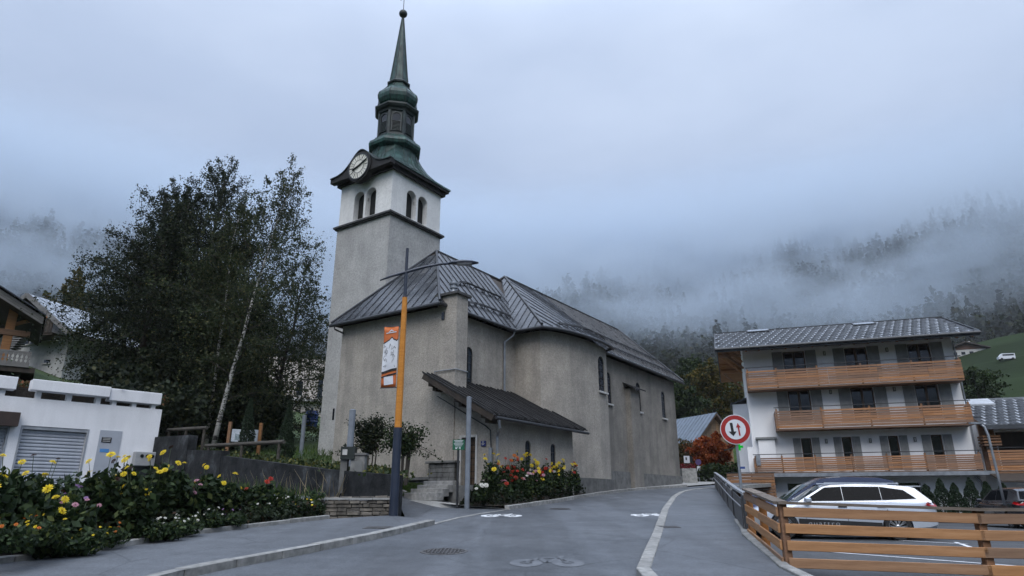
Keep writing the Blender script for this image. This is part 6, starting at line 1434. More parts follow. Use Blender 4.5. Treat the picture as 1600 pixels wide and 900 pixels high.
# ------------------------------------------------------------------ foreground timber fence
FENCE = m_larch('fence_larch', (.37, .195, .092), (.25, .125, .056), (.44, .25, .13)); FENCE_POST = m_larch('fence_post', (.33, .15, .058), (.21, .09, .034), (.39, .19, .08)); GREYRAIL = mat('weathered_top_rail', (.17, .14, .115), (.10, .078, .06), 4, .8, vs=(1, 8, 8), rand=.15)
fence = thing('timber_fence', 'low timber fence of wide horizontal boards around the car park corner', 'fence', gnd(1237, 893)); fo = fence.location
fp = [gnd(1177, 842), gnd(1199, 861), gnd(1234, 893), gnd(1550, 905)]; dd = (fp[3] - fp[2]); dd.z = 0; fp += [fp[3] + dd * .95, fp[3] + dd * 1.9]
fp = [Vector((p.x, p.y, gz(p.y) if i < 4 else fp[3].z)) - fo for i, p in enumerate(fp)]
FH = [.95, .94, .93, .88, .87, .87]
for p, h in zip(fp, FH):
    MB().box(p.x - .055, p.x + .055, p.y - .05, p.y + .06, p.z + .06, p.z + h).build('post', FENCE_POST, fence, bevel=.006)
    m = MB(); m.box(p.x - .09, p.x + .09, p.y - .07, p.y + .07, p.z - .02, p.z + .012); m.box(p.x - .062, p.x + .062, p.y + .058, p.y + .066, p.z, p.z + .2); m.box(p.x - .065, p.x - .057, p.y - .04, p.y + .06, p.z, p.z + .09); m.build('post_shoe', ZINC, fence)
for (a, ha), (b_, hb), n_in in (((fp[0], FH[0]), (fp[1], FH[1]), 1), ((fp[1], FH[1]), (fp[2], FH[2]), 1), ((fp[2], FH[2]), (fp[3], FH[3]), 0), ((fp[3], FH[3]), (fp[4], FH[4]), 0), ((fp[4], FH[4]), (fp[5], FH[5]), 0)):
    d = (b_ - a); d2 = Vector((d.x, d.y, 0)).normalized(); nrm = Vector((d2.y, -d2.x, 0)); nrm = nrm if (nrm.y < 0 or n_in) else -nrm
    if n_in and nrm.x > 0: nrm = -nrm
    for k, z in enumerate((.055, .29, .525, .755)):
        o_ = nrm * .078; sa, sb = ha / .93, hb / .93; hgt = .135
        A_ = a + o_ + Vector((0, 0, (z + hgt / 2) * sa)) - d2 * (.06 if a is not fp[2] else .0); B_ = b_ + o_ + Vector((0, 0, (z + hgt / 2) * sb)) + d2 * (-.004 if b_ is not fp[2] else .02)
        o = MB().beam((0, 0, 0), (1, 0, 0), 1, 1); 
        L = (B_ - A_).length; me = MB().beam((-L / 2, 0, 0), (L / 2, 0, 0), .036, hgt).mesh('board'); bm = bmesh.new(); bm.from_mesh(me); bmesh.ops.bevel(bm, geom=bm.edges[:], offset=.006, segments=1, affect='EDGES'); bm.to_mesh(me); bm.free()
        ob = link_mesh('board', me, FENCE, fence, (A_ + B_) / 2); ob.rotation_euler = Vector(B_ - A_).to_track_quat('X', 'Z').to_euler()
    A_ = a + Vector((0, 0, ha + .02)) - d2 * .06 + nrm * .02; B_ = b_ + Vector((0, 0, hb + .02)) + d2 * .02 + nrm * .02; L = (B_ - A_).length
    me = MB().beam((-L / 2, 0, 0), (L / 2, 0, 0), .2, .04).mesh('top_rail'); ob = link_mesh('top_rail', me, GREYRAIL, fence, (A_ + B_) / 2); ob.rotation_euler = Vector(B_ - A_).to_track_quat('X', 'Z').to_euler()

# ------------------------------------------------------------------ metal railing
RAILGREY = mat('grey_steel_sheet', (.075, .075, .078), (.05, .05, .052), 3, .5, rand=.1); ALUR = mat('bright_handrail', (.55, .57, .60), (.42, .44, .47), 3, .3, metal=.5)
rl = [Vector((4.92, 14.72, 0)), Vector((5.75, 17.9, 0)), Vector((6.62, 21.1, 0)), Vector((7.6, 24.7, 0)), Vector((8.6, 28.3, 0)), Vector((9.6, 32, 0)), Vector((10.6, 35.7, 0))]
rail = thing('railing', 'dark steel sheet railing with a bright handrail along the right footway', 'railing', (4.92, 14.72, gz(14.72) + .1)); ro = rail.location
rp = [Vector((p.x + .06, p.y, gz(p.y) + .1)) - ro for p in rl]
for p in rp: MB().box(p.x - .04, p.x + .04, p.y - .045, p.y + .045, p.z - .1, p.z + .72).build('post', RAILGREY, rail)
for a, b_ in zip(rp, rp[1:]):
    MB().add([a + Vector((-.045, .05, .05)), b_ + Vector((-.045, -.05, .05)), b_ + Vector((-.045, -.05, .66)), a + Vector((-.045, .05, .66)), a + Vector((-.065, .05, .05)), b_ + Vector((-.065, -.05, .05)), b_ + Vector((-.065, -.05, .66)), a + Vector((-.065, .05, .66))], [(0, 1, 2, 3), (7, 6, 5, 4), (3, 2, 6, 7), (0, 4, 5, 1), (0, 3, 7, 4), (1, 5, 6, 2)]).build('sheet_panel', RAILGREY, rail)
    MB().beam(a + Vector((0, -.06, .755)), b_ + Vector((0, .0, .755)), .1, .05).build('handrail', ALUR, rail)
    MB().beam(a + Vector((-.1, 0, .5)), b_ + Vector((-.1, 0, .5)), .02, .02).build('tube', ALUR, rail)

# ------------------------------------------------------------------ cars
def m_paint(name, col, rough=.32, coat=.6, metal=.35):
    q = NT(name); f = q.ramp(q.noise(1.5, 4), [(.3, .93), (.7, 1.05)]); return q.bsdf(q.mix(1, col, f, 'MULTIPLY'), rough, metal, .5, coat=coat)
TYRE = mat('tyre_rubber', (.018, .018, .019), (.012, .012, .012), 6, .85); RIMM = mat('alloy_rim', (.45, .46, .48), (.35, .36, .38), 3, .3, metal=.8); CARGLASS = mat('car_glass', (.006, .007, .009), None, 2, .1, spec=.04); CLEARGLASS = mat('windscreen_glass', (.03, .05, .055), None, 2, .04, spec=.8); BLACKP = mat('black_trim', (.014, .014, .015), None, 3, .5); CHROME = mat('chrome', (.6, .6, .62), None, 3, .15, metal=1)
REDL = mat('tail_lamp_red', (.35, .01, .012), None, 3, .15); HEADL = mat('head_lamp', (.35, .37, .4), (.15, .16, .18), 14, .1)
def make_car(name, label, loc, rz, paint, P):
    """X forward. P: dims"""
    c = thing(name, label, 'car', loc, rz, None); wb, fo_, ro_, W = P['wb'], P['front'], P['rear'], P['w'] / 2; belt, roof_, hood = P['belt'], P['roof'], P['hood']
    xs = [ro_, ro_ + .06, ro_ + .3, -wb / 2, 0, P['cowl'], wb / 2, fo_ - .35, fo_ - .1, fo_]
    wd = [.80, .88, .95, 1.0, 1.0, .995, .985, .92, .80, .66]; top = [belt - .12, belt - .03, belt, belt, belt, belt - .01, hood + .5 * (belt - hood) * .45, hood - .02, hood - .1, hood - .2]; bot = [.38, .30, .24, .2, .2, .2, .2, .22, .26, .32]
    m = MB(); n = 0
    for x, w, t, b_ in zip(xs, wd, top, bot):
        y = W * w; ring = [(0, b_), (y * .85, b_), (y * .97, b_ + .1), (y, (b_ + t) * .5), (y * .985, t - .17), (y * .95, t - .06), (y * .84, t), (y * .4, t + .025), (0, t + .03)]
        full = ring + [(-a, z) for a, z in ring[-2:0:-1]]; n = len(full); m.v += [(x, a, z) for a, z in full]
    for i in range(len(xs) - 1):
        for j in range(n): m.f.append((i * n + j, i * n + (j + 1) % n, (i + 1) * n + (j + 1) % n, (i + 1) * n + j))
    m.f += [tuple(range(n)), tuple((len(xs) - 1) * n + j for j in range(n))]
    body = m.build('body', paint, c, auto=True); cut = MB()
    for x in (-wb / 2, wb / 2):
        for s_ in (-1, 1):
            cut.extr([(x + P['tr'] * 1.12 * cos(2 * pi * i / 24), s_ * (W - .24), P['tr'] + P['tr'] * 1.12 * sin(2 * pi * i / 24)) for i in range(24)], (0, s_ * .6, 0))
    boolean_cut(body, cut); body.data.set_sharp_from_angle(angle=R(30))
    hood_ = None
    G = P['green']; hb = W * .86; ht = W * P.get('tumble', .68)
    def gy(z): t = max(0, min(1, (z - belt) / (roof_ - belt))); return hb + (ht - hb) * t ** 1.15
    def gpt(x, z, s_, o=0): return (x, s_ * (gy(z) + o), z)
    m = MB(); k = len(G); m.v += [gpt(x, z, 1) for x, z in G] + [gpt(x, z, -1) for x, z in G]; m.f += [tuple(range(k)), tuple(range(2 * k - 1, k - 1, -1))]
    cab_cross = []
    for i in range(k - 1):
        a = len(m.v); (x0, z0), (x1, z1) = G[i], G[i + 1]
        crown = .035 if z0 > roof_ - .12 and z1 > roof_ - .12 else .0
        m.v += [(x0, 0, z0 + (.04 if z0 > roof_ - .1 else .01)), (x1, 0, z1 + (.04 if z1 > roof_ - .1 else .01))]; m.f += [(i, a, a + 1, i + 1), (a, k + i, k + i + 1, a + 1)]
    m.build('roof', paint, c, auto=True)
    for s_ in (1, -1):
        for wpoly, wname in P['windows']:
            q = MB(); q.extr([gpt(x, z, s_, -.004) for x, z in wpoly], (0, s_ * .014, 0)); q.build(wname, CARGLASS, c)
    def across(x0, z0, x1, z1, nm, mt, ins=.06, lift=.012):
        d = Vector((x1 - x0, 0, z1 - z0)).normalized(); nr = Vector((-d.z, 0, d.x)); nr = nr if nr.z > 0 else -nr; a = Vector((x0, 0, z0)) + nr * lift; b_ = Vector((x1, 0, z1)) + nr * lift
        q = MB(); q.add([(a.x, gy(z0) - ins, a.z), (a.x, 0, a.z + .012), (a.x, -gy(z0) + ins, a.z), (b_.x, -gy(z1) + ins, b_.z), (b_.x, 0, b_.z + .03), (b_.x, gy(z1) - ins, b_.z)], [(0, 1, 4, 5), (1, 2, 3, 4)]); q.build(nm, mt, c)
    across(*P['screen'], 'windscreen', CLEARGLASS); across(*P['backlight'], 'rear_window', CARGLASS)
    for x in (-wb / 2, wb / 2):
        for s_ in (1, -1):
            wh_ = bpy.data.objects.new('wheel', None); COL.objects.link(wh_); wh_.parent = c; wh_.location = (x, s_ * (W - .12), P['tr']); wh_.rotation_euler = (R(90) * -s_, 0, 0); r = P['tr']
            MB().lathe([(r * .70, -.10), (r * .94, -.10), (r, -.06), (r, .06), (r * .94, .10), (r * .70, .10)], 28, cap=False).build('tyre', TYRE, wh_, auto=True)
            q = MB(); q.lathe([(r * .72, -.06), (r * .72, .085), (r * .66, .095), (r * .64, .05), (r * .60, -.02)], 28, cap=False)
            for sp in range(P.get('spokes', 10)):
                t = 2 * pi * sp / P.get('spokes', 10)
                for o in (-.07, .07): q.beam((r * .12 * cos(t), r * .12 * sin(t), .06), (r * .68 * cos(t + o * 1.6), r * .68 * sin(t + o * 1.6), .075), .022, .03, (0, 0, 1))
            q.lathe([(r * .17, .03), (r * .17, .08), (r * .1, .09)], 14); q.build('rim', RIMM, wh_); MB().lathe([(r * .66, -.03), (r * .66, .0)], 24).build('brake_disc', BLACKP, wh_)
    for s_ in (1, -1):
        MB().extr([(wb / 2 - P['tr'] * 1.15, s_ * (W - .012), .20 if P['skirt'] < .5 else .31), (-wb / 2 + P['tr'] * 1.15, s_ * (W - .012), .20 if P['skirt'] < .5 else .29), (-wb / 2 + P['tr'] * 1.15, s_ * (W - .012), P['skirt'] - .1), (wb / 2 - P['tr'] * 1.15, s_ * (W - .012), P['skirt'])], (0, s_ * .03, 0)).build('side_skirt', P.get('skirtmat', BLACKP), c)
        for xh in P['handles']: MB().box(xh - .11, xh + .11, s_ * W * .985 - .02, s_ * W * .985 + .02, belt - .15, belt - .11).build('door_handle', P.get('handlemat', BLACKP), c)
        for xd in P['doors']: MB().box(xd - .004, xd + .004, s_ * W - .015, s_ * W + .003, .36, belt - .2).build('door_seam', BLACKP, c)
        q = MB(); mxx = P['mirror']; q.cbox((mxx, s_ * (W + .07), belt + .04), (.16, .2, .13), s_ * R(12)); q.build('mirror', paint, c, bevel=.03)
        MB().extr([(ro_ + .0, s_ * W * .60, belt - .16), (ro_ + .03, s_ * W * .93, belt - .15), (ro_ + .32, s_ * W * .985, belt - .1), (ro_ + .26, s_ * W * .95, belt - .02), (ro_ + .02, s_ * W * .62, belt - .05)], (-.02, s_ * .02, .01)).build('tail_lamp', REDL, c)
        MB().extr([(fo_ - .06, s_ * W * .56, hood - .20), (fo_ - .42, s_ * W * .93, hood - .17), (fo_ - .5, s_ * W * .93, hood - .08), (fo_ - .12, s_ * W * .6, hood - .12)], (.03, s_ * .02, .01)).build('head_lamp', HEADL, c)
    MB().box(fo_ - .06, fo_ + .01, -.5, .5, .36, hood - .25).build('grille', BLACKP, c)
    return c
# silver estate
def px_of(p): d = p - EYE; return 800 + FPX * d.x / (d.y * _c + d.z * _s)
def solve_car(pf, pr, z, wb, head):
    lo, hi = 8., 40.
    for k in range(60):                   # the distance at which the wheelbase spans the two measured hubs
        y = (lo + hi) / 2; x0, x1 = -50., 80.
        for q in range(60):
            xm_ = (x0 + x1) / 2
            if px_of(Vector((xm_, y, z))) < pr: x0 = xm_
            else: x1 = xm_
        r_ = Vector((xm_, y, z)); f_ = r_ + Vector((cos(head), sin(head), 0)) * wb
        if px_of(f_) < pf: lo = y
        else: hi = y
    return f_, r_
fh, rh = solve_car(1225.5, 1403, .9, 2.92, R(167))
_lf = Vector((-sin(R(167)), cos(R(167)), 0)) * .84; fh -= _lf; rh -= _lf
cc = (fh + rh) / 2; hd_ = math.atan2(fh.y - rh.y, fh.x - rh.x)
SILVER = m_paint('silver_paint', (.50, .54, .60), .28, .8, .3)
GE = [(1.02, .99), (.30, 1.40), (.05, 1.452), (-.6, 1.475), (-1.35, 1.455), (-1.95, 1.40), (-2.08, 1.36), (-2.42, 1.02), (-2.42, .97), (1.02, .965)]
EST = dict(wb=2.92, front=2.38, rear=-2.53, w=1.88, belt=1.0, roof=1.475, hood=.86, cowl=1.05, tr=.345, skirt=.55, green=GE, screen=(.98, 1.01, .33, 1.405), backlight=(-2.38, 1.06, -2.1, 1.34), mirror=.78, handles=(-.12, -1.12), doors=(.86, -.22, -1.25), spokes=10,
    windows=[([(.86, 1.02), (-.19, 1.03), (-.19, 1.408), (.24, 1.385)], 'door_window'), ([(-.205, 1.03), (-1.18, 1.045), (-1.18, 1.40), (-.205, 1.41)], 'door_window'), ([(-1.195, 1.045), (-2.06, 1.08), (-1.78, 1.31), (-1.195, 1.40)], 'quarter_window')])
print('CAR', cc, math.degrees(hd_))
estate = make_car('estate_car', 'silver estate car parked behind the timber fence', (cc.x, cc.y, .57), hd_, SILVER, EST)
cu = bpy.data.curves.new('lettering', 'FONT'); cu.body = 'quattro'; cu.size = .19; cu.extrude = .002; cu.space_character = 1.25; cu.align_x = 'CENTER'
dgt = bpy.data.objects.new('lettering', cu); COL.objects.link(dgt); bpy.context.view_layer.update(); lm = bpy.data.meshes.new_from_object(dgt); bpy.data.objects.remove(dgt)
lt = link_mesh('lettering', lm, mat('grey_letter', (.33, .34, .36), None, 3, .5), estate); lt.matrix_local = Matrix(((-1, 0, 0, .42), (0, 0, 1, .94 + .022), (0, 1, 0, .375), (0, 0, 0, 1))) @ Matrix.Diagonal((1.15, .8, 1, 1))
MB().beam((.2, .52, 1.515), (-1.75, .52, 1.49), .03, .03).build('roof_rail', SILVER, estate); MB().beam((.2, -.52, 1.515), (-1.75, -.52, 1.49), .03, .03).build('roof_rail', SILVER, estate)
MB().extr([(-1.72, 0, 1.49), (-1.9, 0, 1.47), (-1.88, 0, 1.53)], (0, .02, 0)).build('antenna_fin', SILVER, estate)
MB().box(-2.3, -1.9, -.55, .55, 1.395, 1.425).build('rear_spoiler', SILVER, estate)
# dark blue people carrier behind it
BLUEP = m_paint('dark_blue_paint', (.018, .028, .07), .25, .8, .2)
GM = [(1.35, 1.02), (.55, 1.50), (.1, 1.70), (-.7, 1.75), (-1.6, 1.72), (-2.0, 1.62), (-2.22, 1.1), (-2.22, 1.0), (1.35, 1.0)]
MPV = dict(wb=2.75, front=2.2, rear=-2.3, w=1.84, belt=1.03, roof=1.75, hood=.95, cowl=1.35, tr=.33, skirt=.38, green=GM, screen=(1.3, 1.04, .58, 1.5), backlight=(-2.2, 1.12, -2.03, 1.46), mirror=.95, handles=(-.1, -1.05), doors=(.95, -.2, -1.2),
    windows=[([(1.0, 1.07), (-.12, 1.08), (-.12, 1.54), (.42, 1.5)], 'door_window'), ([(-.22, 1.08), (-1.12, 1.09), (-1.12, 1.55), (-.22, 1.56)], 'door_window'), ([(-1.2, 1.09), (-2.05, 1.12), (-1.88, 1.48), (-1.2, 1.55)], 'quarter_window')])
p = aty(1288, 800, 22.5); mpv = make_car('people_carrier', 'dark blue people carrier parked beyond the silver estate car', (p.x, p.y, .57), hd_ + R(5), BLUEP, MPV)
# covered motor scooter / tarpaulin by the fence
tp = atd(1203, 800, 23.0); tarp = thing('covered_scooter', 'scooter under a dark blue tarpaulin in front of the parked cars', 'scooter', (tp.x, tp.y, .57), hd_)
m = MB(); prof = [(-.85, .1, .2), (-.8, .55, .3), (-.35, .95, .32), (.1, 1.0, .3), (.45, 1.35, .28), (.75, 1.38, .2), (.9, .9, .22), (.95, .3, .2)]; n = 9
for i, (x, h, w_) in enumerate(prof):
    for j in range(n): t = pi * j / (n - 1); m.v.append((x, w_ * 1.35 * cos(t) * (1 + .1 * sin(i * 2.1 + j)), .02 + h * sin(t) ** .6 if 0 < j < n - 1 else .02))
for i in range(len(prof) - 1):
    for j in range(n - 1): m.f.append((i * n + j, i * n + j + 1, (i + 1) * n + j + 1, (i + 1) * n + j))
m.build('tarpaulin', mat('blue_tarpaulin', (.022, .035, .10), (.014, .022, .065), 4, .45, bump=.5, bscale=6), tarp, smooth=True)
for x in (-.62, .68): MB().lathe([(.16, -.05), (.23, -.05), (.24, 0), (.23, .05), (.16, .05)], 18).build('wheel', TYRE, tarp).matrix_local = Matrix.Translation((x, 0, .23)) @ Matrix.Rotation(R(90), 4, 'X')
# dark hatchback at the right edge, seen from behind
DARKP = m_paint('black_paint', (.016, .018, .024), .25, .8, .1)
HB = dict(wb=2.6, front=2.0, rear=-2.1, w=1.8, belt=1.0, roof=1.5, hood=.92, cowl=1.1, tr=.32, skirt=.36, green=[(1.1, 1.0), (.4, 1.42), (-.4, 1.5), (-1.5, 1.45), (-1.8, 1.38), (-2.04, 1.02), (-2.04, .98), (1.1, .98)], screen=(1.05, 1.02, .42, 1.42), backlight=(-2.0, 1.08, -1.82, 1.36), mirror=.8, handles=(-.1, -1.0), doors=(.8, -.2, -1.1),
    windows=[([(.82, 1.04), (-.12, 1.05), (-.12, 1.42), (.3, 1.39)], 'door_window'), ([(-.22, 1.05), (-1.1, 1.06), (-1.1, 1.41), (-.22, 1.43)], 'door_window')])
p = aty(1612, 800, 26.5); hb_ = make_car('dark_car', 'black hatchback at the right edge of the car park seen from behind', (p.x + .6, p.y + 1.6, .57), R(78), DARKP, HB)
m = MB()
for a, b_ in (((0, .09), (.065, 0)), ((.065, 0), (0, -.09)), ((0, -.09), (-.065, 0)), ((-.065, 0), (0, .09))): m.beam((-2.125, a[0], .84 + a[1]), (-2.125, b_[0], .84 + b_[1]), .02, .022, (1, 0, 0))
m.build('diamond_badge', CHROME, hb_); MB().box(-2.125, -2.1, -.26, .26, .48, .6).build('number_plate', WHT, hb_)

# ------------------------------------------------------------------ curved steel lamp near the annex
p = atd(1562, 745, 33); sl_ = thing('bent_lamp', 'grey bent steel lamp post in front of the annex balcony', 'lamp post', (p.x, p.y, .57)); t1 = [atd(a, b_, 33) - Vector((p.x, p.y, .57)) for a, b_ in ((1531, 662), (1538, 667), (1544, 680), (1550, 705), (1558, 738), (1570, 790))]
MB().tube([tuple(q) for q in t1[::-1]] , .05, 8).build('post', ZINC, sl_, smooth=True); MB().cbox(tuple(t1[0] + Vector((-.15, 0, .02))), (.5, .16, .08)).build('lamp_head', ZINC, sl_)
# traffic cone at the church foot
p = gnd(962, 764); cone = thing('traffic_cone', 'small orange and white traffic cone against the church wall', 'cone', (p.x, p.y, gz(p.y) + .055)); CO = mat('cone_orange', (.5, .09, .03), None, 3, .5)
MB().box(-.16, .16, -.16, .16, 0, .03).build('base', CO, cone); MB().lathe([(.12, .03), (.075, .28)], 14).build('lower_band', CO, cone); MB().lathe([(.077, .28), (.06, .38)], 14).build('white_band', WHT, cone); MB().lathe([(.062, .38), (.03, .55)], 14).build('tip', CO, cone)

# ------------------------------------------------------------------ square beyond the church
tb = thing('timber_house', 'timber-clad house with grey metal gable roof beyond the church', 'building', (0, 0, 0)); ct = atd(1090, 742, 62); tb.location = (ct.x, ct.y, ct.z - .5); tb.rotation_euler = (0, 0, R(24)); bpy.context.view_layer.update()
CLAD = m_larch('weathered_cladding', (.25, .165, .10), (.16, .10, .06), (.30, .215, .14)); CLAD_D = m_larch('dark_cladding', (.15, .085, .045), (.09, .05, .026), (.19, .12, .07)); SEAMR = mat('blue_grey_roof', (.13, .16, .20), (.10, .125, .155), 2, .5, rand=.15)
g0, g1 = loc_on(tb, 1088, 685, 0), loc_on(tb, 1143, 683, 0); rx_ = loc_on(tb, 1107, 646, 0); xm = (g0.x + g1.x) / 2; ez = (g0.z + g1.z) / 2; rz_ = rx_.z
DP = 9
MB().extr([(g0.x, 0, -3), (g1.x, 0, -3), (g1.x, 0, ez), (xm, 0, rz_ - .2), (g0.x, 0, ez)], (0, DP, 0)).build('wall', CLAD_D, tb)
n = 14
for k in range(n):
    x0 = g0.x + (g1.x - g0.x) * k / n; x1 = g0.x + (g1.x - g0.x) * (k + 1) / n - .02; f = lambda x: ez + (rz_ - .25 - ez) * (1 - abs(x - xm) / (xm - g0.x))
    MB().extr([(x0, -.04, -3), (x1, -.04, -3), (x1, -.04, f(x1)), (x0, -.04, f(x0))], (0, .035, 0)).build('plank', CLAD, tb)
rf = MB(); ov = .5; s2 = (rz_ - ez) / (xm - g0.x)
for s_ in (-1, 1): rf.extr([(xm, -.6, rz_), (xm + s_ * (xm - g0.x + ov), -.6, ez - ov * s2), (xm + s_ * (xm - g0.x + ov), -.6, ez - ov * s2 - .18), (xm, -.6, rz_ - .18)], (0, DP + 1.2, 0))
rf = rf.build('roof', CLAD_D, tb)
nrm_l = math.hypot(xm - g0.x + ov, (xm - g0.x + ov) * s2)
for k in range(20):
    y0 = -.62 + (DP + 1.24) * k / 20; y1 = y0 + (DP + 1.24) / 20 - .03
    m = MB(); m.extr([(xm, y0, rz_ + .004), (xm - (xm - g0.x + ov) - .02, y0, ez - ov * s2 + .004), (xm - (xm - g0.x + ov) - .02, y1, ez - ov * s2 + .004), (xm, y1, rz_ + .004)], (0, 0, .04)); m.beam((xm, y0, rz_ + .06), (xm - (xm - g0.x + ov), y0, ez - ov * s2 + .06), .04, .06); m.build('roof_panel', SEAMR, rf)
MB().extr([(xm, -.62, rz_ + .004), (xm + (xm - g0.x + ov), -.62, ez - ov * s2 + .004), (xm + (xm - g0.x + ov), DP + .62, ez - ov * s2 + .004), (xm, DP + .62, rz_ + .004)], (0, 0, .05)).build('roof_cover', SEAMR, rf)
w0, w1 = loc_on(tb, 1104, 706, -.04), loc_on(tb, 1113, 684, -.04); w_ = MB().box(w0.x, w1.x, -.09, -.045, w0.z, w1.z).build('window', GLASS_DARK, tb); MB().box(w0.x - .08, w0.x, -.12, -.045, w0.z, w1.z).build('frame', RAILM, w_)
ems = MB(); e0 = loc_on(tb, 1095, 692, -.05)
for a, b_ in (((0, 0, 0), (-.25, 0, -.7)), ((-.25, 0, -.7), (.05, 0, -1.0)), ((.05, 0, -1.0), (-.1, 0, -1.6)), ((0, 0, 0), (.2, 0, .1))): ems.beam(e0 + Vector(a), e0 + Vector(b_), .06, .14)
ems.build('wall_emblem', RED, tb)
# red maple
p = atd(1117, 735, 52); b = Vector((p.x, p.y, p.z - .6)); broad_tree('red_maple', 'flame-red maple in front of the timber-clad house', b, atd(1117, 686, 52).z - b.z, 1.55, 120, leaf=RED_LEAF, bark=BARK, n_limb=24, low=.12, strands=26, leafs=14, droop=.35, leaf_size=.10, trunk_r=.1)
bush('square_hedge', 'dark green hedge below the red maple', Vector((atd(1117, 745, 50).x, atd(1117, 745, 50).y, atd(1117, 752, 50).z - .3)), 2.2, .8, 1.6, 2600, 121, SHRUB_LEAF, .1)
bush('square_hedge', 'dark hedge with autumn leaves between the church and the timber house', Vector((atd(1080, 745, 56).x, atd(1080, 745, 56).y, atd(1080, 750, 56).z - .3)), 2.6, .8, 3.4, 3000, 122, m_leaf('mixed_autumn', [(0, (.03, .035, .012)), (.6, (.06, .05, .016)), (1, (.2, .07, .02))], .2), .12)
def small_sign(px, py, d, kind, label):
    p = atd(px, py, d); z0 = gz(p.y) ; o = thing('road_sign' if kind != 'shop' else 'shop_sign', label, 'sign', (p.x, p.y, z0)); h = p.z - z0
    MB().tube([(0, .03, 0), (0, .03, h)], .035, 8).build('pole', ZINC, o)
    if kind == 'noentry':
        MB().extr([(.22 * cos(2 * pi * i / 24), -.02, h + .22 * sin(2 * pi * i / 24)) for i in range(24)], (0, .02, 0)).build('plate', RED, o); MB().box(-.15, .15, -.03, -.021, h - .04, h + .04).build('bar', WHT, o)
        MB().extr([(.2 * cos(2 * pi * i / 24), -.02, h - .5 + .2 * sin(2 * pi * i / 24)) for i in range(24)], (0, .02, 0)).build('plate', RED, o); MB().box(-.15, .15, -.02, 0, h - .98, h - .75).build('panel', WHT, o)
    elif kind == 'box':
        MB().box(-.3, .12, -.02, .0, h - .2, h + .3).build('panel', WHT, o); MB().box(.13, .32, -.02, .0, h - .15, h + .3).build('panel', BLK, o); MB().box(-.18, -.08, -.028, -.021, h, h + .2).build('symbol', BLK, o); MB().box(-.12, .14, -.02, 0, h - .85, h - .3).build('panel', WHT, o)
    else:
        MB().extr([(.2 * cos(2 * pi * i / 24), -.02, h + .2 * sin(2 * pi * i / 24)) for i in range(24)], (0, .02, 0)).build('plate', mat('violet_plate', (.10, .06, .17), None, 3, .4), o); MB().box(-.12, .12, -.02, 0, h - .6, h - .28).build('panel', WHT, o)
small_sign(1082, 731, 50, 'noentry', 'red no-entry signs on one pole beyond the church corner'); small_sign(1075, 719, 51, 'box', 'white information panels on a pole beyond the church corner'); small_sign(1091, 722, 49, 'round', 'violet round sign on a pole in the square')
GREENL = bpy.data.materials.new('green_led'); GREENL.use_nodes = True; _g = GREENL.node_tree; _g.nodes.clear(); _o = _g.nodes.new('ShaderNodeOutputMaterial'); _e = _g.nodes.new('ShaderNodeEmission'); _e.inputs[0].default_value = (.01, .8, .06, 1); _e.inputs[1].default_value = .35; _g.links.new(_e.outputs[0], _o.inputs[0])
p = atd(1155, 698, 44); px_ = thing('pharmacy_cross', 'lit green pharmacy cross behind the round priority sign', 'shop sign', p); px_.scale = (.75, 1, .75); m = MB(); m.box(-.09, .09, -.05, .05, -.3, .3); m.build('cross_upright', GREENL, px_); MB().box(-.3, -.091, -.05, .05, -.09, .09).build('cross_arm', GREENL, px_); MB().box(.091, .3, -.05, .05, -.09, .09).build('cross_arm', GREENL, px_); MB().box(-.04, .04, .06, 3.0, -.05, .05).build('bracket', DARKMETAL, px_)
for k, (px, lab) in enumerate(((1094, 'dark bench in the square, nearer the church'), (1111, 'dark bench in the square, nearer the railing'))):
    p = gnd(px, 751); p = atd(px, 752, 50); o = thing('bench', lab, 'bench', (p.x, p.y, gz(p.y)), R(-20), 'benches in the square'); MB().box(-.7, .7, -.2, .2, .42, .5).build('seat', DARKMETAL, o)
    for x in (-.55, .55): MB().box(x - .06, x + .06, -.18, .18, 0, .42).build('leg', DARKMETAL, o)
p = atd(1076, 752, 47); pt_ = thing('planter', 'stone planter with red flowers at the church corner', 'planter', (p.x, p.y, gz(p.y))); MB().box(-.5, .5, -.4, .4, -.3, .9).build('box', STONE, pt_, bevel=.03)
rng = np.random.default_rng(9); link_mesh('flowers', quads_mesh('flowers', leaves(np.stack([rng.uniform(-.5, .5, 400), rng.uniform(-.4, .4, 400), rng.uniform(.9, 1.2, 400)], 1), .06, rng)), m_leaf('red_bedding', [(0, (.02, .03, .01)), (.5, (.2, .02, .03)), (1, (.3, .03, .05))], .2), pt_)
# house and van on the far meadow
def on_hill(px, py, lo=90, hi=330):
    best = None
    for k in range(480):
        d = lo + (hi - lo) * k / 479; p = atd(px, py, d)
        if terrain(p.x, p.y) >= p.z: return p
    return p
p = on_hill(1511, 553, 200, 330); d_ = math.hypot(p.x, p.y); s_ = d_ * 1.15 / 1022; fh_ = thing('meadow_chalet', 'small white and brown chalet high on the meadow', 'building', (p.x, p.y, terrain(p.x, p.y) - .5), R(-20))
wv = 19 * s_; MB().box(-wv, wv, 0, wv, -2, 7 * s_).build('wall', STONEWHITE, fh_); MB().extr([(-wv * .8, -.05, 7 * s_), (wv * .8, -.05, 7 * s_), (wv * .75, -.05, 9 * s_), (0, -.05, 14 * s_), (-wv * .75, -.05, 9 * s_)], (0, wv, 0)).build('gable', mat('brown_gable', (.10, .05, .035), None, 1, .8), fh_)
MB().extr([(-wv * 1.2, -1, 6.6 * s_), (0, -1, 14.6 * s_), (wv * 1.2, -1, 6.6 * s_), (wv * 1.2, -1, 7.8 * s_), (0, -1, 16 * s_), (-wv * 1.2, -1, 7.8 * s_)], (0, wv + 2, 0)).build('roof', mat('brown_roof', (.05, .04, .038), None, 1, .8), fh_)
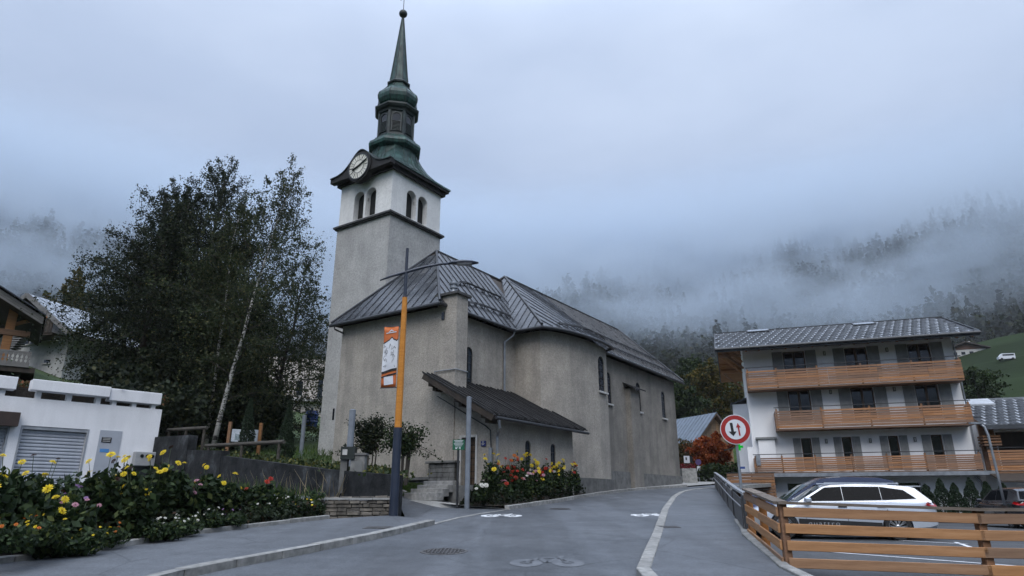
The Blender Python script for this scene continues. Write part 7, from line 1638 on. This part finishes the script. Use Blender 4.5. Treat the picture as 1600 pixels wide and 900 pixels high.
for k in range(4): MB().box(-wv * .7 + wv * .42 * k, -wv * .5 + wv * .42 * k, -.1, -.01, 1.5 * s_, 4.5 * s_).build('window', GLASS_DARK, fh_)
MB().box(wv * .3, wv * .4, 2, 3, 12 * s_, 18 * s_).build('chimney', STONEWHITE, fh_)
p = on_hill(1573, 563, 150, 330); tv = thing('white_van', 'small white van parked on the meadow', 'van', (p.x, p.y, terrain(p.x, p.y)), R(-15)); tv.scale = (.55, .55, .5); MB().extr([(-3, -1, .5), (3, -1, .5), (3, -1, 2.9), (-1.6, -1, 3.0), (-2.6, -1, 1.8), (-3, -1, 1.6)], (0, 2, 0)).build('body', WHT, tv); MB().box(-1.5, 2.6, -1.03, -1.005, 1.9, 2.6).build('window', GLASS_DARK, tv)
for x in (-2, 2): MB().lathe([(.5, -1.1), (.5, 1.1)], 14).build('wheel', TYRE, tv).matrix_local = Matrix.Translation((x, 0, .5)) @ Matrix.Rotation(R(90), 4, 'X')

# ------------------------------------------------------------------ flower beds
m = MB(); FR = [(p[0] - .12, p[1] - .02, gz(p[1]) + .13) for p in Bk[1:7]]; BKS = [(-13, 5, 1.0), (-10.3, 12.6, 1.66), (-9.1, 13.9, 1.58), (-7.6, 15.8, 1.54), (-6.3, 17.0, 1.48), (-4.98, 18.1, 1.3)]
for i in range(5): m.add([FR[i], FR[i + 1], BKS[i + 1], BKS[i]], [(0, 1, 2, 3)])
m.add([BKS[0], BKS[1], (-24, 14, 2.0), (-24, 4, 1.6)], [(0, 1, 2, 3)])
tag(m.build('bed_soil_left', SOIL), 'dark soil of the left flower bed', kind='structure')
RB = [(-1.75, 22.75, 1.42), (-.25, 22.1, 1.44), (1.65, 25.8, 1.66), (3.15, 29.2, 1.88), (2.55, 28.6, 1.95), (2.42, 27.75, 1.95), (-.55, 23.2, 1.7), (-1.35, 23.75, 1.7)]
m = MB(); m.sheet(RB); tag(m.build('bed_soil_church', SOIL), 'dark soil of the church flower bed', kind='structure')
def m_petal(name, a, b_): q = NT(name); return q.bsdf(q.ramp(q.rnd(True), [(0, a), (1, b_)]), .6, 0, .3, trans=.25)
PETAL = dict(yellow=m_petal('yellow_petals', (.62, .44, .015), (.80, .66, .04)), red=m_petal('red_petals', (.30, .012, .012), (.42, .05, .02)), orange=m_petal('orange_petals', (.50, .11, .02), (.60, .22, .03)), pink=m_petal('pink_petals', (.42, .17, .24), (.55, .34, .38)), white=m_petal('white_petals', (.55, .54, .48), (.7, .69, .64)), violet=m_petal('violet_petals', (.26, .14, .32), (.38, .24, .42)), brown=m_petal('wilted_petals', (.03, .012, .012), (.06, .025, .015)))
DAHLIA_LEAF = m_leaf('dahlia_leaves', [(0, (.008, .018, .007)), (.55, (.018, .036, .012)), (.85, (.04, .066, .02)), (1, (.09, .11, .03))], .25)
STEMG = mat('green_stem', (.05, .075, .025), (.03, .045, .016), 5, .7)
def head_mesh(rng, open_=1.0):
    Q = []
    for ring, (n, r0, r1, z0, z1) in enumerate(((11, .15, 1.0, .0, .05), (10, .12, .82, .08, .22), (8, .08, .58, .14, .42), (6, .02, .32, .2, .55))):
        for k in range(n):
            t = 2 * pi * k / n + ring * .4 + rng.uniform(-.1, .1); w = .9 * pi / n; zz = z1 + rng.uniform(-.06, .06)
            def p(r, a, z): return (r * cos(a), r * sin(a), z)
            Q.append([p(r0, t, z0), p(r1 * .7, t - w, (z0 + zz) / 2 - .02), p(r1, t, zz), p(r1 * .7, t + w, (z0 + zz) / 2 - .02)])
    return np.array(Q)
HEADS = {}
for col in PETAL:
    rng = np.random.default_rng(len(col)); HEADS[col] = []
    for k in range(2): me = quads_mesh('flower_head', head_mesh(rng)); me.materials.append(PETAL[col]); HEADS[col].append(me)
def flower_plant(label, base, h, r, cols, nh, hs, seed, n_leaf=420, leaf_size=.055, group=None, name='dahlia_plant', bias=(0, -.4, .5), wilt=0):
    rng = np.random.default_rng(seed); t = thing(name, label, 'flower', base, 0, group); C = []; sm_ = MB()
    for k in range(nh):
        a = rng.uniform(0, 6.28); rr = r * rng.uniform(.1, 1) ** .6; tip = np.array([rr * cos(a), rr * sin(a), h * rng.uniform(.62, 1.05)]); root = np.array([rr * .25 * cos(a), rr * .25 * sin(a), 0]); mid = root * .6 + tip * .4 + np.array([0, 0, h * .12])
        sm_.tube([root, mid, tip], [.011, .008, .005], 4, cap=False)
        col = cols[k % len(cols)] if k >= wilt else 'brown'; o = link_mesh('flower_head', HEADS[col][k % 2], None, t, tuple(tip)); s_ = hs * rng.uniform(.7, 1.2) * (.7 if col == 'brown' else 1)
        d = Vector((cos(a) * .5 + bias[0] + rng.normal(0, .3), sin(a) * .5 + bias[1] + rng.normal(0, .3), bias[2] + rng.uniform(0, .5))).normalized(); o.rotation_euler = d.to_track_quat('Z', 'Y').to_euler(); o.scale = (s_, s_, s_)
        for q in range(3): C.append(root + (tip - root) * rng.uniform(.25, .9) + rng.normal(0, .05, (5, 3)))
    u = rand_unit(rng, n_leaf) * (rng.uniform(.1, 1, (n_leaf, 1)) ** .5) * np.array([r * .95, r * .95, h * .42]); u[:, 2] += h * .40; C.append(u); C = np.concatenate(C); C[:, 2] = np.maximum(C[:, 2], .02)
    link_mesh('foliage', quads_mesh('foliage', leaves(C, leaf_size, rng, .6, .15)), DAHLIA_LEAF, t); sm_.build('stem', STEMG, t, fix=False); return t
ORD = ['first', 'second', 'third', 'fourth', 'fifth', 'sixth', 'seventh', 'eighth', 'ninth', 'tenth', 'eleventh', 'twelfth', 'thirteenth', 'fourteenth', 'fifteenth', 'sixteenth']
def bed_point(t, back):                                   # along the church bed from the steps (0) to its far tip (1)
    A_ = Vector((-.3, 22.35, 1.46)).lerp(Vector((2.95, 28.9, 1.85)), t); B_ = Vector((-.7, 23.2, 1.7)).lerp(Vector((2.45, 28.0, 1.95)), t); return A_.lerp(B_, back)
plan = [(-.14, .7, ['white'], 3, .6, .25), (-.03, .8, ['yellow'], 9, 1.45, .36), (.05, .25, ['pink', 'red'], 5, .7, .3), (.09, .75, ['red', 'orange'], 12, 1.3, .36), (.17, .35, ['red'], 10, 1.05, .34), (.21, .8, ['red', 'orange', 'red'], 12, 1.35, .38), (.27, .3, ['pink', 'white'], 9, .85, .34), (.31, .8, ['yellow'], 8, 1.5, .36), (.39, .3, ['yellow', 'pink'], 9, .95, .36), (.43, .8, ['yellow'], 10, 1.25, .38), (.51, .4, ['red', 'yellow'], 10, 1.1, .38), (.56, .8, ['yellow', 'red'], 10, 1.3, .38), (.65, .4, ['yellow'], 11, 1.15, .4), (.74, .6, ['yellow'], 10, 1.3, .4), (.84, .5, ['yellow', 'red'], 9, 1.15, .4), (.93, .5, ['red', 'yellow'], 12, 1.15, .38)]
for k, (t, bk, cols, nh, h, r) in enumerate(plan):
    flower_plant(f'{" and ".join(cols[:2]) if len(set(cols)) > 1 else cols[0]} flowering dahlia, {ORD[k]} from the porch steps along the church wall', bed_point(t, bk), h, r, cols, nh, .085, 200 + k, n_leaf=620, leaf_size=.06, group='dahlias in the church bed')
def poly_scatter(name, label, poly, n, h, seed, mt, size, kind='stuff'):
    rng = np.random.default_rng(seed); P = [Vector(p) for p in poly]; tris = [(P[0], P[i], P[i + 1]) for i in range(1, len(P) - 1)]; ar = np.array([((b_ - a).cross(c - a)).length for a, b_, c in tris]); C = []
    for (a, b_, c), k in zip(tris, (n * ar / ar.sum()).astype(int)):
        r1 = rng.uniform(0, 1, (k, 1)); r2 = rng.uniform(0, 1, (k, 1)); fl = (r1 + r2) > 1; r1 = np.where(fl, 1 - r1, r1); r2 = np.where(fl, 1 - r2, r2)
        C.append(np.array(a) + r1 * np.array(b_ - a) + r2 * np.array(c - a))
    C = np.concatenate(C); lum = .55 + .45 * np.sin(C[:, 0] * 4.1 + seed) * np.cos(C[:, 1] * 3.7); C[:, 2] += h * rng.uniform(0, 1, len(C)) * lum
    return tag(link_mesh(name, quads_mesh(name, leaves(C, size, rng, .65)), mt), label, kind=kind)
GC = m_leaf('bed_ground_cover', [(0, (.006, .012, .005)), (.6, (.013, .022, .009)), (.88, (.022, .032, .011)), (1, (.045, .02, .01))], .2)
poly_scatter('bed_undergrowth', 'low dark leaves filling the church flower bed', RB, 6500, .6, 3, GC, .06)
# left bed: back row of tall dahlias, low bedding in front
LBP = [FR[1], FR[2], FR[3], FR[4], FR[5], BKS[5], BKS[4], BKS[3], BKS[2], BKS[1]]
def lbed(px, d): p = atd(px, 800, d); return p
def left_z(x, y):                                         # soil height between edging and driveway
    for i in range(5):
        a, b_ = Vector(FR[i][:2]), Vector(FR[i + 1][:2]); c, e = Vector(BKS[i][:2]), Vector(BKS[i + 1][:2])
        for s_ in np.linspace(0, 1, 9):
            f0 = a.lerp(b_, s_); k0 = c.lerp(e, s_)
            dvec = k0 - f0; t = max(0, min(1, (Vector((x, y)) - f0).dot(dvec) / dvec.length_squared)); q = f0 + dvec * t
            if (q - Vector((x, y))).length < .45: return (FR[i][2] * (1 - s_) + FR[i + 1][2] * s_) * (1 - t) + (BKS[i][2] * (1 - s_) + BKS[i + 1][2] * s_) * t
    return gz(y) + .35
tall = [(-25, 12.3, 'yellow', 4, 1.25, 1), (12, 13.2, 'yellow', 6, 1.45, 2), (52, 13.6, 'yellow', 6, 1.3, 3), (72, 13.0, 'yellow', 5, 1.0, 1), (100, 14.0, 'violet', 7, .85, 0), (118, 13.3, 'pink', 7, .8, 0), (155, 14.6, 'yellow', 6, 1.30, 2), (190, 15.0, 'yellow', 8, 1.30, 2), (212, 14.4, 'yellow', 6, 1.22, 1), (246, 15.4, 'yellow', 7, 1.45, 1), (268, 15.8, 'yellow', 5, 1.25, 1), (288, 16.0, 'pink', 7, .8, 0), (322, 16.6, 'yellow', 6, 1.05, 1), (352, 17.0, 'yellow', 4, .85, 0), (398, 17.4, 'red', 4, .75, 0)]
for k, (px, d, col, nh, h, wl) in enumerate(tall):
    p = lbed(px, d); kind_ = 'dahlia' if col in ('yellow', 'red') else 'aster'
    flower_plant(f'{col} {kind_}, {ORD[k]} from the left end of the tall back row behind the footway', (p.x, p.y, left_z(p.x, p.y)), h, .36, [col], nh, .078 if kind_ == 'dahlia' else .055, 300 + k, n_leaf=620, leaf_size=.078, group='tall flowers in the left bed', name=kind_ + '_plant', wilt=wl)
low = [(20, 11.2, 'orange', .45), (70, 11.6, 'yellow', .42), (105, 12.0, 'yellow', .4), (135, 12.4, 'yellow', .4), (170, 12.9, 'orange', .38), (235, 13.4, 'white', .42), (262, 13.9, 'white', .42), (290, 14.3, 'white', .4), (325, 14.9, 'white', .4), (360, 15.6, 'violet', .36), (400, 16.4, 'white', .36), (440, 17.0, 'white', .36), (465, 17.4, 'yellow', .34), (485, 17.6, 'white', .32)]
for k, (px, d, col, h) in enumerate(low):
    p = atd(px, 850, d + .55 + .35 * ((k * 7) % 3) / 2); flower_plant(f'low {col} bedding plant, {ORD[k]} from the left along the bed edging', (p.x, p.y, left_z(p.x, p.y)), h, .32, [col], 6, .03, 400 + k, n_leaf=420, leaf_size=.04, group='low bedding along the left edging', name='bedding_plant')
_in = [tuple(a + (b_ - a) * .16 for a, b_ in zip(FR[i], BKS[i])) for i in (1, 2, 3, 4, 5)]
poly_scatter('bed_undergrowth', 'dense dark leaves filling the left flower bed', _in + LBP[5:], 13000, .42, 4, GC, .055)
poly_scatter('bed_undergrowth', 'taller leaves at the back of the left flower bed', [BKS[1], BKS[2], BKS[3], BKS[4], BKS[5], *[tuple(.5 * (a + b_) for a, b_ in zip(FR[i], BKS[i])) for i in (5, 4, 3, 2, 1)]], 4200, .7, 6, DAHLIA_LEAF, .075)
grass_tufts('ornamental_grass', 'thin upright ornamental grass at the back of the left bed', [BKS[5], BKS[4], BKS[3], (-7.4, 15.5, 1.4), (-5.2, 17.6, 1.2)], 700, .55, GRASSBLADE, 9)
grass_tufts('seed_stalks', 'pale dry seed stalks standing before the dark concrete wall', [(x, y, 1.6) for x, y in (wall_pt(2, -.5), wall_pt(10, -.8), wall_pt(10, -.3), wall_pt(2, -.2))], 130, .75, m_leaf('dry_stalk', [(0, (.16, .13, .08)), (1, (.26, .22, .14))], .2), 10)
